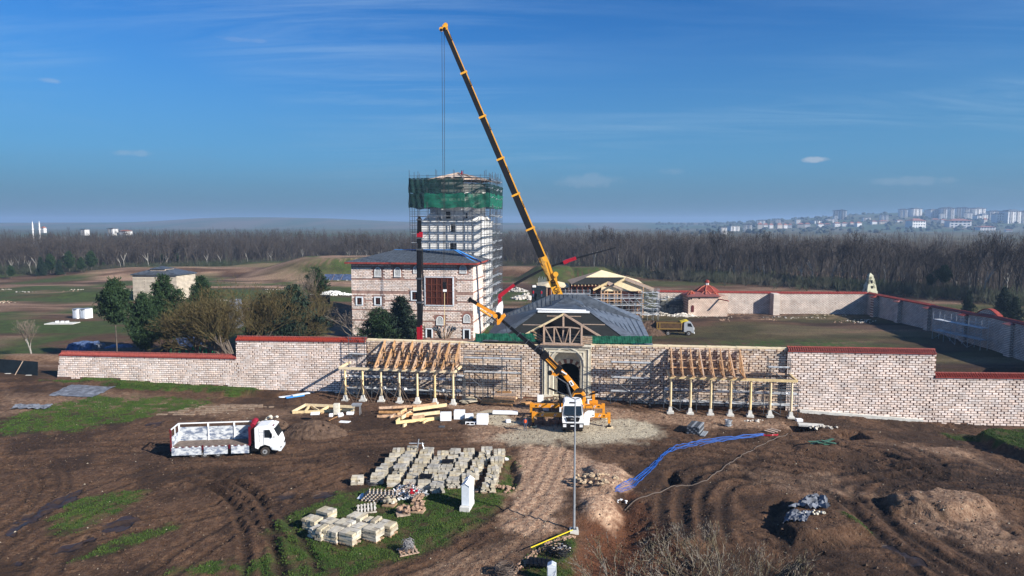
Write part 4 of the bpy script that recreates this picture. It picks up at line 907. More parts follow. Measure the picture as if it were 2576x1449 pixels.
def sc_wall(lab, u0, u1, K, nb, lv, depth=.9, **k):
    a, b_ = onplane(u0, 1000, K), onplane(u1, 1000, K); L_ = (Vector((b_.x, b_.y, 0))-Vector((a.x, a.y, 0))).length
    return scaffold(lab, (a.x, a.y, gzs(a.x, a.y)), WANG, nb, L_/nb, lv, depth, **k)
sc_wall('grey tube scaffold with two board decks against the wall left of the gate', 1167, 1310, 93.4, 3, [1.9, 4.0, 6.0], decks={(1, 0), (1, 1), (1, 2), (2, 0), (2, 1), (2, 2)}, top_extra=.3)
sc_wall('grey tube scaffold with three board decks right of the gate', 1536, 1636, 93.4, 2, [1.7, 3.6, 5.7], top_extra=.4)
sc_wall('low cluttered scaffold standing inside the left timber portico', 862, 1160, 92.6, 8, [1.3, 2.9], depth=1.3, junk=2, top_extra=.5, loose=True)
sc_wall('low cluttered scaffold standing inside the right timber portico', 1670, 2008, 92.4, 8, [1.2, 2.7, 3.4], depth=1.2, junk=1, top_extra=.6, loose=True, decks={(l, i) for l in (0, 1) for i in range(8)})
sc_wall('tall narrow scaffold where the left portico meets the tiled wall', 880, 920, 94.2, 1, [2.0, 4.0, 6.0, 7.6], depth=.8, decks={(2, 0)}, top_extra=1.2)
sc_wall('tall narrow scaffold at the right end of the right portico', 1930, 1985, 93.6, 1, [2.0, 4.0, 6.0], depth=.8, decks={(2, 0)}, top_extra=1.4)
sc_wall('small trestle deck with white boards between portico and scaffold', 1146, 1163, 92.0, 1, [3.6], depth=1.6, top_extra=0)
# ================================================================ THE MANSION AND ITS TOWER
TH = R(8); MD = Vector((math.cos(TH), -math.sin(TH), 0)); MN = Vector((-math.sin(TH), -math.cos(TH), 0)); MS = -MN
cB = Vector((at(1190.5, 858, 143).x, 143, 0))
def onp(u, v, P, n):                      # ray meets plane through P with normal n
    d = ray(u, v); o = Vector((0, 0, HC)); t = (P-o).dot(n)/d.dot(n); return o+d*t
qa = onp(884, 700, cB, MN); LEN = (cB-Vector((qa.x, qa.y, 0))).length; cA = cB-MD*LEN
EAVE = onp(1190, 664, cB, MN).z; DEP = 15.0
man = thing('stone_mansion', 'big banded stone mansion with a grey hipped roof in front of the white tower', 'building', tuple((cA+cB)/2), -TH)
mb = MB(); mb.prism([cA+Vector((0, 0, -.5)), cB+Vector((0, 0, -.5)), cB+MS*DEP+Vector((0, 0, -.5)), cA+MS*DEP+Vector((0, 0, -.5))], (0, 0, EAVE+.5))
mb.build('wall_core', mat('brick_band', (.33, .205, .165), .95, var=.3, scale=.9), man)
def mp(u, v): q = onp(u, v, cB, MN); return (q-cA).dot(MD), q.z
skips = []; wins = []
def rect(u, v, w, h): s, z = mp(u, v); return s, z, w, h
for u, v0, v1, w, kind in [(950.5, 673, 696, 1.35, 'arch'), (1000, 673, 696, 1.35, 'arch'), (1048.5, 668, 687, 1.35, 'arch'), (1165, 667, 687, 1.35, 'arch'),
                           (1106.5, 796, 817, 1.35, 'arch'), (1174.5, 791, 811, 1.35, 'arch'),
                           (904.5, 748, 766, 1.15, 'rect'), (951, 748, 766, 1.15, 'rect'), (1043, 733, 754, 1.15, 'rect'), (1080, 827, 848, 1.1, 'door'), (1174.5, 829, 851, 1.1, 'door'), (1046, 824, 847, 1.1, 'door')]:
    s, z1 = mp(u, v0); _, z0 = mp(u, v1); wins.append((s, z0, z1, w, kind)); skips.append((s-w/2-.25, s+w/2+.25, z0-.2, z1+.25))
s0, z1 = mp(1070, 697); s1, z0 = mp(1141, 768); skips.append((s0-.1, s1+.1, z0-.1, z1+.1)); BIG = (s0, s1, z0, z1)
brickface(man, cA, MD, MN, LEN, lambda s: EAVE, lambda s: .3, M['stone'], rowh=.33, pitch=.72, skip=skips, bands=(2, 10, 18, 19, 24, 30, 37), singles=300)
brickface(man, cB, MS, MD, DEP, lambda s: EAVE, lambda s: .3, M['stone'], rowh=.33, pitch=.72, bands=(10, 18, 24, 37), singles=0)
def mpt(s, z, off=0): return cA+MD*s+MN*off+Vector((0, 0, z))
for s, z0, z1, w, kind in wins:
    fr = MB(); t_ = .2 if kind == 'arch' else .28
    if kind == 'arch':
        ar = arch(s, w, z1-w*.55, w*.55, 8)
        for (ax, az), (bx, bz) in zip(ar[:-1], ar[1:]): fr.beam(mpt(ax, az, .09), mpt(bx, bz, .09), .16, .12, up=tuple(MN))
        fr.beam(mpt(s-w/2, z0, .09), mpt(s-w/2, z1-w*.55, .09), .12, .12); fr.beam(mpt(s+w/2, z0, .09), mpt(s+w/2, z1-w*.55, .09), .12, .12); fr.beam(mpt(s-w/2-.1, z0, .1), mpt(s+w/2+.1, z0, .1), .2, .15)
        f = fr.build('window', M['white'], man)
        g = MB(); g.add([mpt(s-w/2, z0, .04), mpt(s+w/2, z0, .04)]+[mpt(x, z, .04) for x, z in reversed(ar)], [tuple(range(2+len(ar)))]); g.build('pane', M['glass'], f)
        l_ = MB()
        for k in range(1, 5): x = s-w/2+w*k/5; l_.beam(mpt(x, z0, .07), mpt(x, z1-.15, .07), .07, .04)
        for k in range(1, 7): z = z0+(z1-z0)*k/7.5; l_.beam(mpt(s-w/2, z, .08), mpt(s+w/2, z, .08), .04, .07)
        l_.build('window_lattice', M['white'], f)
        vs = MB(); ar2 = arch(s, w+.75, z1-w*.55, w*.55+.4, 10)
        for (ax, az), (bx, bz) in zip(ar2[:-1], ar2[1:]): vs.beam(mpt(ax, az, .03), mpt(bx, bz, .03), .30, .07, up=tuple(MN))
        vs.build('brick_arch', mat('arch_brick', (.30, .14, .11), .9, var=.2) if 'arch_brick' not in bpy.data.materials else bpy.data.materials['arch_brick'], man)
    else:
        fr.beam(mpt(s-w/2-.1, z0-.1, .09), mpt(s-w/2-.1, z1, .09), t_, .16); fr.beam(mpt(s+w/2+.1, z0-.1, .09), mpt(s+w/2+.1, z1, .09), t_, .16); fr.beam(mpt(s-w/2-.25, z1+.05, .09), mpt(s+w/2+.25, z1+.05, .09), .16, t_)
        if kind == 'rect': fr.beam(mpt(s-w/2-.25, z0-.1, .09), mpt(s+w/2+.25, z0-.1, .09), .16, t_*.7)
        f = fr.build('door' if kind == 'door' else 'window', M['cabinet'], man)
        g = MB(); g.add([mpt(s-w/2, z0, .04), mpt(s+w/2, z0, .04), mpt(s+w/2, z1, .04), mpt(s-w/2, z1, .04)], [(0, 1, 2, 3)]); g.build('opening', M['black'], f)
        if kind == 'rect':
            l_ = MB(); l_.beam(mpt(s, z0, .06), mpt(s, z1, .06), .06, .04)
            for k in (1, 2, 3): l_.beam(mpt(s-w/2, z0+(z1-z0)*k/4, .07), mpt(s+w/2, z0+(z1-z0)*k/4, .07), .04, .06)
            l_.build('window_bars', M['brownwood'], f)
s0, s1, z0, z1 = BIG
fr = MB()
for a, b_ in (((s0, z0), (s0, z1)), ((s1, z0), (s1, z1))): fr.beam(mpt(*a, .1), mpt(*b_, .1), .3, .2)
for a, b_ in (((s0-.15, z0), (s1+.15, z0)), ((s0-.15, z1), (s1+.15, z1))): fr.beam(mpt(*a, .1), mpt(*b_, .1), .2, .3)
bw = fr.build('lattice_window', M['cabinet'], man)
g = MB(); g.add([mpt(s0, z0, .03), mpt(s1, z0, .03), mpt(s1, z1, .03), mpt(s0, z1, .03)], [(0, 1, 2, 3)]); g.build('opening', M['black'], bw)
l_ = MB()
for k in range(0, 6): x = s0+.15+(s1-s0-.3)*k/5; l_.beam(mpt(x, z0, .14), mpt(x, z1, .14), .19, .12)
for k in range(0, 5): z = z0+.15+(z1-z0-.3)*k/4; l_.beam(mpt(s0, z, .15), mpt(s1, z, .15), .12, .19)
l_.build('lattice_rails', M['brownwood'], bw)
l_ = MB()
for k in range(0, 26): x = s0+(s1-s0)*k/25; l_.beam(mpt(x, z0, .09), mpt(x, z1, .09), .07, .03)
for k in range(0, 24): z = z0+(z1-z0)*k/23; l_.beam(mpt(s0, z, .10), mpt(s1, z, .10), .03, .07)
l_.build('fine_lattice', M['brownwood'], bw)['kind'] = 'stuff'
# roof
OV = 1.0; e0, e1 = cA-MD*OV+MN*OV, cB+MD*OV+MN*OV; e2, e3 = cB+MD*OV+MS*(DEP+.5), cA-MD*OV+MS*(DEP+.5)
up_ = Vector((0, 0, EAVE+.25)); q1, q2 = onp(992, 629, cB+MS*8, MN), onp(1142, 630, cB+MS*8, MN)
Ez = [p+up_ for p in (e0, e1, e2, e3)]
def slab2(name, pts, m, th=.15): return slab(name, pts, m, th, man)
slab2('roof_slope', [Ez[0], Ez[1], q2, q1], M['lead']); slab2('roof_slope', [Ez[1], Ez[2], q2], M['lead']); slab2('roof_slope', [Ez[2], Ez[3], q1, q2], M['lead']); slab2('roof_slope', [Ez[3], Ez[0], q1], M['lead'])
mb = MB(); nn = (Ez[1]-Ez[0]).cross(q1-Ez[0]).normalized()
for k in range(1, 40):
    s = k/40; a = Ez[0]+(Ez[1]-Ez[0])*s; w = (q1-Ez[0]).dot(MD)/(Ez[1]-Ez[0]).length; w2 = (q2-Ez[0]).dot(MD)/(Ez[1]-Ez[0]).length
    t_ = min(1, s/w if s < w else 1, (1-s)/(1-w2) if s > w2 else 1); b_ = a+(q1-Ez[0]-MD*(q1-Ez[0]).dot(MD))*t_
    mb.beam(a+nn*.03, b_+nn*.03, .07, .07, up=tuple(nn))
for k in range(1, 9):
    t_ = k/9; a = Ez[0]+(q1-Ez[0])*t_; b_ = Ez[1]+(q2-Ez[1])*t_; mb.beam(a+nn*.02, b_+nn*.02, .05, .05, up=tuple(nn))
mb.build('lead_seams', mat('dark_seam', (.07, .085, .105), .6), man)['kind'] = 'stuff'
mb = MB(); mb.beam(Ez[0]-Vector((0, 0, .2)), Ez[1]-Vector((0, 0, .2)), .25, .34); mb.beam(Ez[1]-Vector((0, 0, .2)), Ez[2]-Vector((0, 0, .2)), .25, .34); mb.beam(Ez[3]-Vector((0, 0, .2)), Ez[0]-Vector((0, 0, .2)), .25, .34)
mb.build('eaves_fascia', M['redtile_dk'], man)
mb = MB(); mb.prism([e0+Vector((0, 0, EAVE+.02)), e1+Vector((0, 0, EAVE+.02)), cB+Vector((0, 0, EAVE+.02)), cA+Vector((0, 0, EAVE+.02))], (0, 0, .05)); mb.build('soffit', M['redtile_dk'], man)
mb = MB(); mb.beam(q1+Vector((0, 0, .12)), q2+Vector((0, 0, .12)), .25, .08); mb.beam(q2+Vector((.2, 0, .1)), Ez[1]+Vector((-.5, 1.0, .15)), .35, .08); mb.build('blue_ridge_membrane', M['bluetape'], man)
mb = MB(); mb.beam(q2+Vector((.6, .9, .1)), Ez[2]*.25+Ez[1]*.75+Vector((0, 0, .15)), .5, .08); mb.build('blue_hip_membrane', M['bluetape'], man)
# --- tower
tB = Vector((at(1213, 700, 156).x, 156, 0)); TW = 14.2; tA = tB-MD*TW; tcen = (tA+tB)/2+MS*TW/2
tow = thing('white_tower', 'tall white tower wrapped in scaffold and topped with an octagonal timber roof', 'tower', tuple(tcen), -TH)
ZT = lambda v, Y=160: at(1150, v, Y).z
zsh = ZT(560, 157); zsh2 = ZT(548, 157); zoct = ZT(458, 158)
def tp(x, y, z): return tcen+MD*x+MS*y+Vector((0, 0, z))
hw = TW/2
mb = MB(); mb.prism([tp(-hw, -hw, 0), tp(hw, -hw, 0), tp(hw, hw, 0), tp(-hw, hw, 0)], (0, 0, zsh)); mb.build('tower_shaft', M['plaster'], tow)
ro = 6.7; octp = [(ro*math.cos(R(22.5+45*k)), ro*math.sin(R(22.5+45*k))) for k in range(8)]
mb = MB(); mb.prism([tp(x, y, zsh-.5) for x, y in octp], (0, 0, zoct-zsh+.5)); mb.build('octagon_drum', M['plaster'], tow)
mb = MB()                                   # sloping shoulders turning the square into the octagon
mb.prism([tp(-hw-.15, -hw-.15, zsh), tp(hw+.15, -hw-.15, zsh), tp(hw+.15, hw+.15, zsh), tp(-hw-.15, hw+.15, zsh)], (0, 0, .35)); 
for sx, sy in ((-1, -1), (1, -1), (1, 1), (-1, 1)): mb.add([tp(sx*hw, sy*hw, zsh+.3), tp(sx*hw, sy*hw*.38, zsh+.3), tp(sx*hw*.38, sy*hw, zsh+.3), tp(sx*hw*.62, sy*hw*.62, zsh+3.0)], [(0, 1, 3), (1, 2, 3), (2, 0, 3)])
mb.build('shoulder', M['whitewall'], tow)
for u, v, w, h in ((1126, 540, 1.2, 1.7), (1140, 573, 1.2, 2.0), (1140, 620, 1.6, 1.9), (1172, 542, .6, 1.4)):
    q = onp(u, v, tB-Vector((0, 0, 0)), MN); x = (q-tcen).dot(MD); y = -hw-.06 if v > 560 else -ro*.93-.12
    fr = MB(); fr.beam(tp(x-w/2, y, q.z-h/2), tp(x-w/2, y, q.z+h/2), .16, .14); fr.beam(tp(x+w/2, y, q.z-h/2), tp(x+w/2, y, q.z+h/2), .16, .14); fr.beam(tp(x-w/2, y, q.z+h/2), tp(x+w/2, y, q.z+h/2), .14, .16); f = fr.build('window', M['whitewall'], tow)
    g = MB(); g.box(tp(x, y-.02, q.z), (w, .06, h), Matrix.Rotation(-TH, 3, 'Z')); g.build('opening', M['black'], f)
# octagonal timber roof
apx = tp(0, 0, ZT(434, 163)); zr = ZT(449, 158); rr = 8.3
for k in range(16):
    a = R(360*k/16); mb = MB(); mb.beam(tp(rr*math.cos(a), rr*math.sin(a), zr-.25), apx, .2, .26, w2=.1); mb.build('rafter', M['wood_pink'], tow)
mb = MB(); pr_ = [(rr*.98*math.cos(R(22.5+45*k)), rr*.98*math.sin(R(22.5+45*k))) for k in range(8)]
for k in range(8):
    a, b_ = pr_[k], pr_[(k+1) % 8]
    if k in (5, 6): f0, f1 = .35, .8
    elif k == 4: f0, f1 = .1, .6
    else: f0, f1 = 0, .92
    L1 = lambda p, f: tp(p[0]*(1-f), p[1]*(1-f), (zr-.1)+(apx.z-zr)*f)
    mb.add([L1(a, f0), L1(b_, f0), L1(b_, f1), L1(a, f1)], [(0, 1, 2, 3)])
mb.build('roof_boarding', mat('pale_sheathing', (.66, .58, .50), .8, c2=(.30, .2, .16), scale=.9, fac=(.5, .62)), tow)
mb = MB()
for k in range(8):
    a, b_ = pr_[k], pr_[(k+1) % 8]; mb.beam(tp(a[0], a[1], zr-.2), tp(b_[0], b_[1], zr-.2), .3, .35)
mb.build('ring_beam', M['wood_pink'], tow)
# scaffold round the tower
ts = thing('tower_scaffold', 'dense tube scaffold climbing all round the white tower', 'scaffold', tuple(tcen), -TH)
SW = 9.2; lifts = [z for z in np.arange(2.2, ZT(445, 158), 2.02)]; ztop_ = ZT(436, 155)
mb0 = MB(); mb0.tube((0, 0, 0), (0, 0, ztop_), .055, n=5); std = mb0.build('standard', M['steel'], ts, world=False); cnt = 0
pos = []
for k in range(10):
    t_ = -SW+2*SW*k/9
    pos += [(t_, -SW), (SW, t_)]+([(t_, -SW+1.1)] if abs(t_) < SW-.5 else [])+[(SW-1.1, t_)]
pos += [(-SW, t_) for t_ in (-SW, -SW+2, -SW+4, -SW+6.5, SW)]+[(t_, SW) for t_ in (-SW+3, 0, SW-3)]
for i, (x, y) in enumerate(pos):
    o = std if i == 0 else link('standard', std.data, ts); o.location = (x, y, random.uniform(-1.2, .9))
for z in lifts:
    mb = MB()
    for y, x0, x1 in ((-SW, -SW, SW), (-SW+1.1, -SW, SW)): mb.tube((x0, y, z), (x1, y, z), .045, n=4)
    for dz in (.5, 1.0): mb.tube((-SW, -SW, z+dz), (SW, -SW, z+dz), .04, n=4); mb.tube((SW, -SW, z+dz), (SW, SW, z+dz), .04, n=4)
    for x in (SW, SW-1.1, -SW): mb.tube((x, -SW, z), (x, SW, z), .045, n=4)
    mb.build('ledgers', M['steel'], ts, world=False)
    mb = MB()
    zi = int(z/2)
    mb.box((0, -SW+.55, z+.06), (2*SW-.4, .6, .07)); mb.box((SW-.55, 0, z+.06), (.6, 2*SW-.4, .07))
    if z > zsh: mb.box((0, -SW+1.6, z+.06), (2*SW*.6, .5, .07))
    mb.build('deck', M['deck'], ts, world=False)
mb = MB()
for k in range(30):
    i = random.randrange(9); z = random.choice(lifts[:-1]); x0, x1 = -SW+2*SW*i/9, -SW+2*SW*(i+1)/9
    mb.tube((x0, -SW, z), (x1, -SW, z+2), .04, n=4)
for k in range(60):
    i = random.randrange(9); z = random.choice(lifts[:-1]); x0, x1 = -SW+2*SW*i/9, -SW+2*SW*(i+1)/9
    mb.tube((SW, x0, z), (SW, x1, z+2), .04, n=4)
mb.build('diagonal_braces', M['steel'], ts, world=False)
mb = MB()                                    # bright board ends jutting out on the sunny side
for z in lifts:
    for k in range(7): y = -SW+.5+2*SW*k/7+random.uniform(-.4, .4); mb.box((SW+.05, y, z+.05+random.uniform(-.1, .3)), (.5, random.uniform(.5, 1.5), .06), Matrix.Rotation(random.uniform(-.4, .4), 3, 'X'))
mb.build('board_ends', M['steel_lt'], ts, world=False)['kind'] = 'stuff'
# nets: translucent green mesh round the top
netm = bpy.data.materials.new('sheer_green_net'); netm.use_nodes = True; t = netm.node_tree; b = t.nodes['Principled BSDF']
def netmat(name, c, al, c2=None):
    m = mat(name, c, .8, var=.35, scale=.7, stretch=(1, 1, 1.6)); t = m.node_tree; b = t.nodes['Principled BSDF']; b.inputs['Alpha'].default_value = al
    b.inputs['Transmission Weight'].default_value = 0; return m
bpy.data.materials.remove(netm)
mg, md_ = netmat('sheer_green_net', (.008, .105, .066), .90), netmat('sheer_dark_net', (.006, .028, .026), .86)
tn_ = thing('tower_net', 'dark and green debris net wrapped round the top of the tower scaffold', 'netting', tuple(tcen), -TH)
zt0, zt1, zt2 = ZT(522, 151), ZT(484, 151), ZT(445, 151)
def wrap(z0, z1, m, faces, drop=0):
    for (xa, ya, xb, yb) in faces:
        n = 12; P = []; F_ = []
        for r_i in range(4):
            for j in range(n+1):
                s = j/n; x = xa+(xb-xa)*s; y = ya+(yb-ya)*s; o = .14*math.sin(s*17+r_i)+random.uniform(-.05, .05); z = z0+(z1-z0)*r_i/3
                if r_i == 3: z += .12*math.sin(s*23)-drop
                if r_i == 0: z += .18*math.sin(s*9)
                P.append((x+(o if xa == xb else 0), y+(o if ya == yb else 0), z))
        F_ = [(r_i*(n+1)+j, r_i*(n+1)+j+1, (r_i+1)*(n+1)+j+1, (r_i+1)*(n+1)+j) for r_i in range(3) for j in range(n)]
        mb = MB(); mb.add(P, F_); mb.build('net_sheet', m, tn_, world=False, smooth=True)
S2 = SW+.12
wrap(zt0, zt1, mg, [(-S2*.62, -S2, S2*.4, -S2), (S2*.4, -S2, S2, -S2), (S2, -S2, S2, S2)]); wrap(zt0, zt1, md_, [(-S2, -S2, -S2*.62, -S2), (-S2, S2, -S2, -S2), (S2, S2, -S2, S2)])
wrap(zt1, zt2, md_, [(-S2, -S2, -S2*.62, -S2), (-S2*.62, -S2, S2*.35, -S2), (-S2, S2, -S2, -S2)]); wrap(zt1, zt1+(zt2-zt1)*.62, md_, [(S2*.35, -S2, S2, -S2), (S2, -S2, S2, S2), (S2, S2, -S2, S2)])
# ================================================================ FAR LAND
def hillz(x, y):
    x = np.asarray(x, float); y = np.asarray(y, float)
    right = np.clip((y-1750)/1250, 0, 1); right = right*right*(3-2*right)*(10+68*sm(x/np.maximum(y, 1), .20, .62))*sm(x/np.maximum(y, 1), .10, .30)
    right += 8*(fbm(x*.0012, y*.0012, 3, 5)-.5)*right/60
    a = x/np.maximum(y, 1)
    left = 26*np.exp(-((a+.42)/.10)**2)*sm(y, 2600, 3900)+20*np.exp(-((a+.28)/.10)**2)*sm(y, 2600, 3900)+(24+8*(fbm(a*9, a*0+.5, 3, 8)))*sm(y, 2400, 3900)
    return np.maximum(right, left)-3
hx = np.arange(-5200, 5201, 100.0); hy = np.arange(1500, 5600, 100.0); HX, HY = np.meshgrid(hx, hy); HZ = hillz(HX, HY)
ny, nx = HX.shape; i = np.arange((ny-1)*(nx-1)); r_, c_ = i//(nx-1), i % (nx-1); a_ = r_*nx+c_
hm = mat('far_fields', (.055, .085, .045), .95, c2=(.13, .11, .075), scale=.0035, fac=(.42, .58), detail=4, stretch=(1, .35, 1))
me = mesh_np('hills', np.stack([HX.ravel(), HY.ravel(), HZ.ravel()], 1), np.stack([a_, a_+1, a_+nx+1, a_+nx], 1), 4, [hm], True)
tag(link('hills', me), kind='structure')
def hillhit(u, v):
    d = ray(u, v); Ys = np.arange(1500, 5000, 6.0); t = Ys/d.y; z = HC+d.z*t; hit = np.nonzero(z < np.maximum(0.0, hillz(d.x*t, Ys)))[0]
    Yk = float(Ys[hit[0]]) if len(hit) else 3300.0; t = Yk/d.y
    return Vector((d.x*t, Yk, max(0.0, float(hillz(d.x*t, Yk)))))
# ---------------------------------------------------------------- bare trees
def grow(trunk, twig, p, d, L_, r, lvl, maxl, spread, rnd, upk=.25, kids=(2, 3), segs=2, twigw=.02):
    q = p; dd = d.normalized(); pts = [p]
    for s in range(segs):
        dd = (dd+Vector((rnd.uniform(-1, 1), rnd.uniform(-1, 1), rnd.uniform(-.4, 1)))*.16+Vector((0, 0, upk*.15))).normalized(); q = q+dd*L_/segs; pts.append(q)
    for s in range(segs):
        r0, r1 = r*(1-.4*s/segs), r*(1-.4*(s+1)/segs)
        if lvl < 2: trunk.tube(pts[s], pts[s+1], r0, r1, n=5 if lvl == 0 else 4, cap=False)
        elif lvl < maxl-1: twig.tube(pts[s], pts[s+1], r0, r1, n=3, cap=False)
        else:
            side = dd.cross(Vector((rnd.uniform(-1, 1), rnd.uniform(-1, 1), rnd.uniform(-1, 1)))).normalized()*max(r0, twigw)
            twig.add([pts[s]-side, pts[s]+side, pts[s+1]], [(0, 1, 2)])
    if lvl >= maxl: return
    n = rnd.randint(*kids)+(1 if lvl == 0 else 0)
    for k in range(n):
        a = 2*math.pi*(k+rnd.random()*.8)/n; base = pts[-1] if (k < 2 or rnd.random() < .5) else pts[-2]
        ax = dd.cross(Vector((math.cos(a), math.sin(a), .2))).normalized()
        nd = (dd*math.cos(spread)+ (Matrix.Rotation(a, 3, dd) @ ax)*math.sin(spread)*rnd.uniform(.6, 1.25)+Vector((0, 0, upk*.5))).normalized()
        grow(trunk, twig, base, nd, L_*rnd.uniform(.62, .85), r*.62, lvl+1, maxl, spread*rnd.uniform(.9, 1.15), rnd, upk, kids, segs, twigw)
def bare_meshes(seed, H, maxl=5, spread=.5, upk=.3, kids=(2, 3), r=.22, L0=.32, tw=.03, stems=1, lean=0):
    rnd = random.Random(seed); a, b_ = MB(), MB()
    for s in range(stems):
        d0 = Vector((rnd.uniform(-1, 1)*lean, rnd.uniform(-1, 1)*lean, 1)) if stems > 1 else Vector((lean*rnd.uniform(-1, 1), 0, 1))
        grow(a, b_, Vector((0, 0, -.3)), d0, H*L0, r, 0, maxl, spread, rnd, upk, kids, 2, tw)
    for mb in (a, b_):
        if mb is b_ or True: pass
    zmax = max(p[2] for p in b_.v); k = H/zmax
    a.v = [(x*k, y*k, z*k) for x, y, z in a.v]; b_.v = [(x*k, y*k, z*k) for x, y, z in b_.v]
    return a, b_
def mk(name, mb, m):
    me = bpy.data.meshes.new(name); me.from_pydata(mb.v, [], mb.f); me.materials.append(m); me.update(); return me
def place_tree(name, lab, cat, p, sc, rot, mts, group=None):
    t = thing(name, lab, cat, tuple(p), rot, group); t.scale = sc if isinstance(sc, tuple) else (sc, sc, sc)
    link('trunk', mts[0], t); link('crown', mts[1], t); return t
FBL = mat('far_pale_bark', (.24, .225, .20), .9); FBK = mat('far_bark', (.075, .062, .052), .9)
FAR = []
for s in range(7):
    a, b_ = bare_meshes(100+s, 19, maxl=6, spread=.42+.04*(s % 3), upk=.34, kids=(2, 3), r=.20, L0=.22, tw=.045)
    FAR.append((mk('trunk', a, FBL if s in (2, 5) else FBK), mk('crown', b_, M['twig_far'])))
def edgeY(u):                              # where the wood begins, read off the photograph
    us = [-200, 0, 300, 500, 800, 1000, 1300, 1700, 2000, 2180, 2400, 2600, 2900]; ys = [330, 330, 345, 372, 395, 385, 365, 300, 272, 250, 222, 205, 190]
    return float(np.interp(u, us, ys))
rnd = random.Random(5); k = 0
posn = []
for u in np.arange(-60, 2660, 11.5):
    for row in range(1 if u < 1100 else 1):
        uu = u+rnd.uniform(-6, 6); y = edgeY(uu)+abs(rnd.gauss(0, 9)); x = at(uu, 700, y).x; posn.append((x, y, uu))
ORD = ['first', 'second', 'third', 'fourth', 'fifth', 'sixth', 'seventh', 'eighth', 'ninth', 'tenth', 'eleventh', 'twelfth', 'thirteenth', 'fourteenth', 'fifteenth', 'sixteenth', 'seventeenth', 'eighteenth', 'nineteenth', 'twentieth']
CNT = {}; ZN = ['behind the far small pines', 'above the stone house', 'above the brown bank', 'beside the mansion', 'behind the mansion', 'right of the tower', 'above the timber hall', 'above the far court wall', 'around the pinnacle', 'above the side wall']
for (x, y, uu) in posn:
    pale = rnd.random() < .22
    s_ = rnd.choice([2, 5]) if pale else rnd.choice([0, 1, 3, 4, 6])
    h = rnd.uniform(.72, 1.12)*(1.08 if uu > 1500 else .95)
    zone = min(int((uu+60)/272), 9); key_ = (zone, pale); CNT[key_] = CNT.get(key_, 0)+1
    lab = ('pale limbed leafless tree' if pale else 'grey brown leafless tree')+' at the wood edge '+ZN[zone]+', %s from left' % ((ORD+['last'])[min(CNT[key_]-1, 20)])
    place_tree('bare_tree', lab, 'tree', (x, y, gzs(x, y)), (h*rnd.uniform(.8, 1.15), h*rnd.uniform(.8, 1.15), h), rnd.uniform(0, 6.28), FAR[s_], 'pale trees along the wood' if pale else 'trees along the edge of the wood')
# the wood behind them reads as one mass
def wood():
    rs = np.random.RandomState(3); Vs = []; n = 5200
    u = rs.uniform(-250, 2830, n); dY = rs.gamma(1.3, 120, n)+4; Yb = np.interp(u, [-200, 0, 300, 500, 800, 1000, 1300, 1700, 2000, 2180, 2400, 2600, 2900], [330, 330, 345, 372, 395, 385, 365, 300, 272, 250, 222, 205, 190])+dY
    Xb = (u-CX)/FPX*Yb; H = rs.uniform(12, 20, n)*(1+.12*np.sin(Xb*.02)); H = np.where(dY < 30, H*rs.uniform(.45, 1.0, n), H)
    k = 46; out = []
    for j in range(k):
        if j < 3:                         # stems
            ang = rs.uniform(0, 6.28, n); lean = rs.uniform(0, 1.2, n); w = .16; b0 = np.stack([Xb, Yb, 0*Xb], 1); t = np.stack([Xb+np.cos(ang)*lean, Yb+np.sin(ang)*lean, H*.75], 1)
        else:
            ang = rs.uniform(0, 6.28, n); rad = rs.uniform(.5, 4.2, n); z0 = H*rs.uniform(.12, .85, n); z1 = np.minimum(z0+rs.uniform(1.5, 4.5, n), H); w = .07
            r0 = rad*rs.uniform(.2, .7, n)*np.sqrt(np.clip(1-(z0/H-.55)**2*3, .05, 1)); r1 = rad*np.sqrt(np.clip(1-(z1/H-.55)**2*3, .03, 1))
            b0 = np.stack([Xb+np.cos(ang)*r0, Yb+np.sin(ang)*r0, z0], 1); t = np.stack([Xb+np.cos(ang)*r1, Yb+np.sin(ang)*r1, z1], 1)
        s = np.stack([np.full(n, w), rs.uniform(-w, w, n)*.5, 0*Xb], 1)
        out.append(np.stack([b0-s, b0+s, t], 1))
    V = np.concatenate(out).reshape(-1, 3); return V, np.arange(len(V)).reshape(-1, 3)
V_, F_ = wood(); tag(link('woodland', mesh_np('woodland', V_, F_, 3, [M['twig_far']])), 'deep leafless grey brown woodland stretching behind the palace', 'woodland', kind='stuff')
# thorn scrub and low growth at the foot of the wood
def scrub():
    rs = np.random.RandomState(9); n = 4200; u = rs.uniform(-250, 2830, n); Yb = np.interp(u, [-200, 300, 500, 800, 1300, 1700, 2180, 2600, 2900], [328, 340, 368, 392, 362, 297, 248, 204, 190])+rs.normal(4, 6, n)
    Xb = (u-CX)/FPX*Yb; out = []; H = rs.uniform(1.5, 6, n)
    for j in range(26):
        a = rs.uniform(0, 6.28, n); r = rs.uniform(.1, 2.4, n); z0 = H*rs.uniform(0, .6, n); w = .09
        b0 = np.stack([Xb+np.cos(a)*r*.5, Yb+np.sin(a)*r*.5, z0], 1); t = np.stack([Xb+np.cos(a)*r, Yb+np.sin(a)*r, z0+H*rs.uniform(.2, .45, n)], 1); s = np.stack([np.full(n, w), 0*Xb, rs.uniform(-w, w, n)], 1)
        out.append(np.stack([b0-s, b0+s, t], 1))
    V = np.concatenate(out).reshape(-1, 3); return V, np.arange(len(V)).reshape(-1, 3)
V_, F_ = scrub(); tag(link('undergrowth', mesh_np('undergrowth', V_, F_, 3, [mat('dark_scrub', (.065, .055, .045), .95, c2=(.045, .06, .03), scale=.05)])), 'tangled dark scrub along the foot of the woodland', 'undergrowth', kind='stuff')
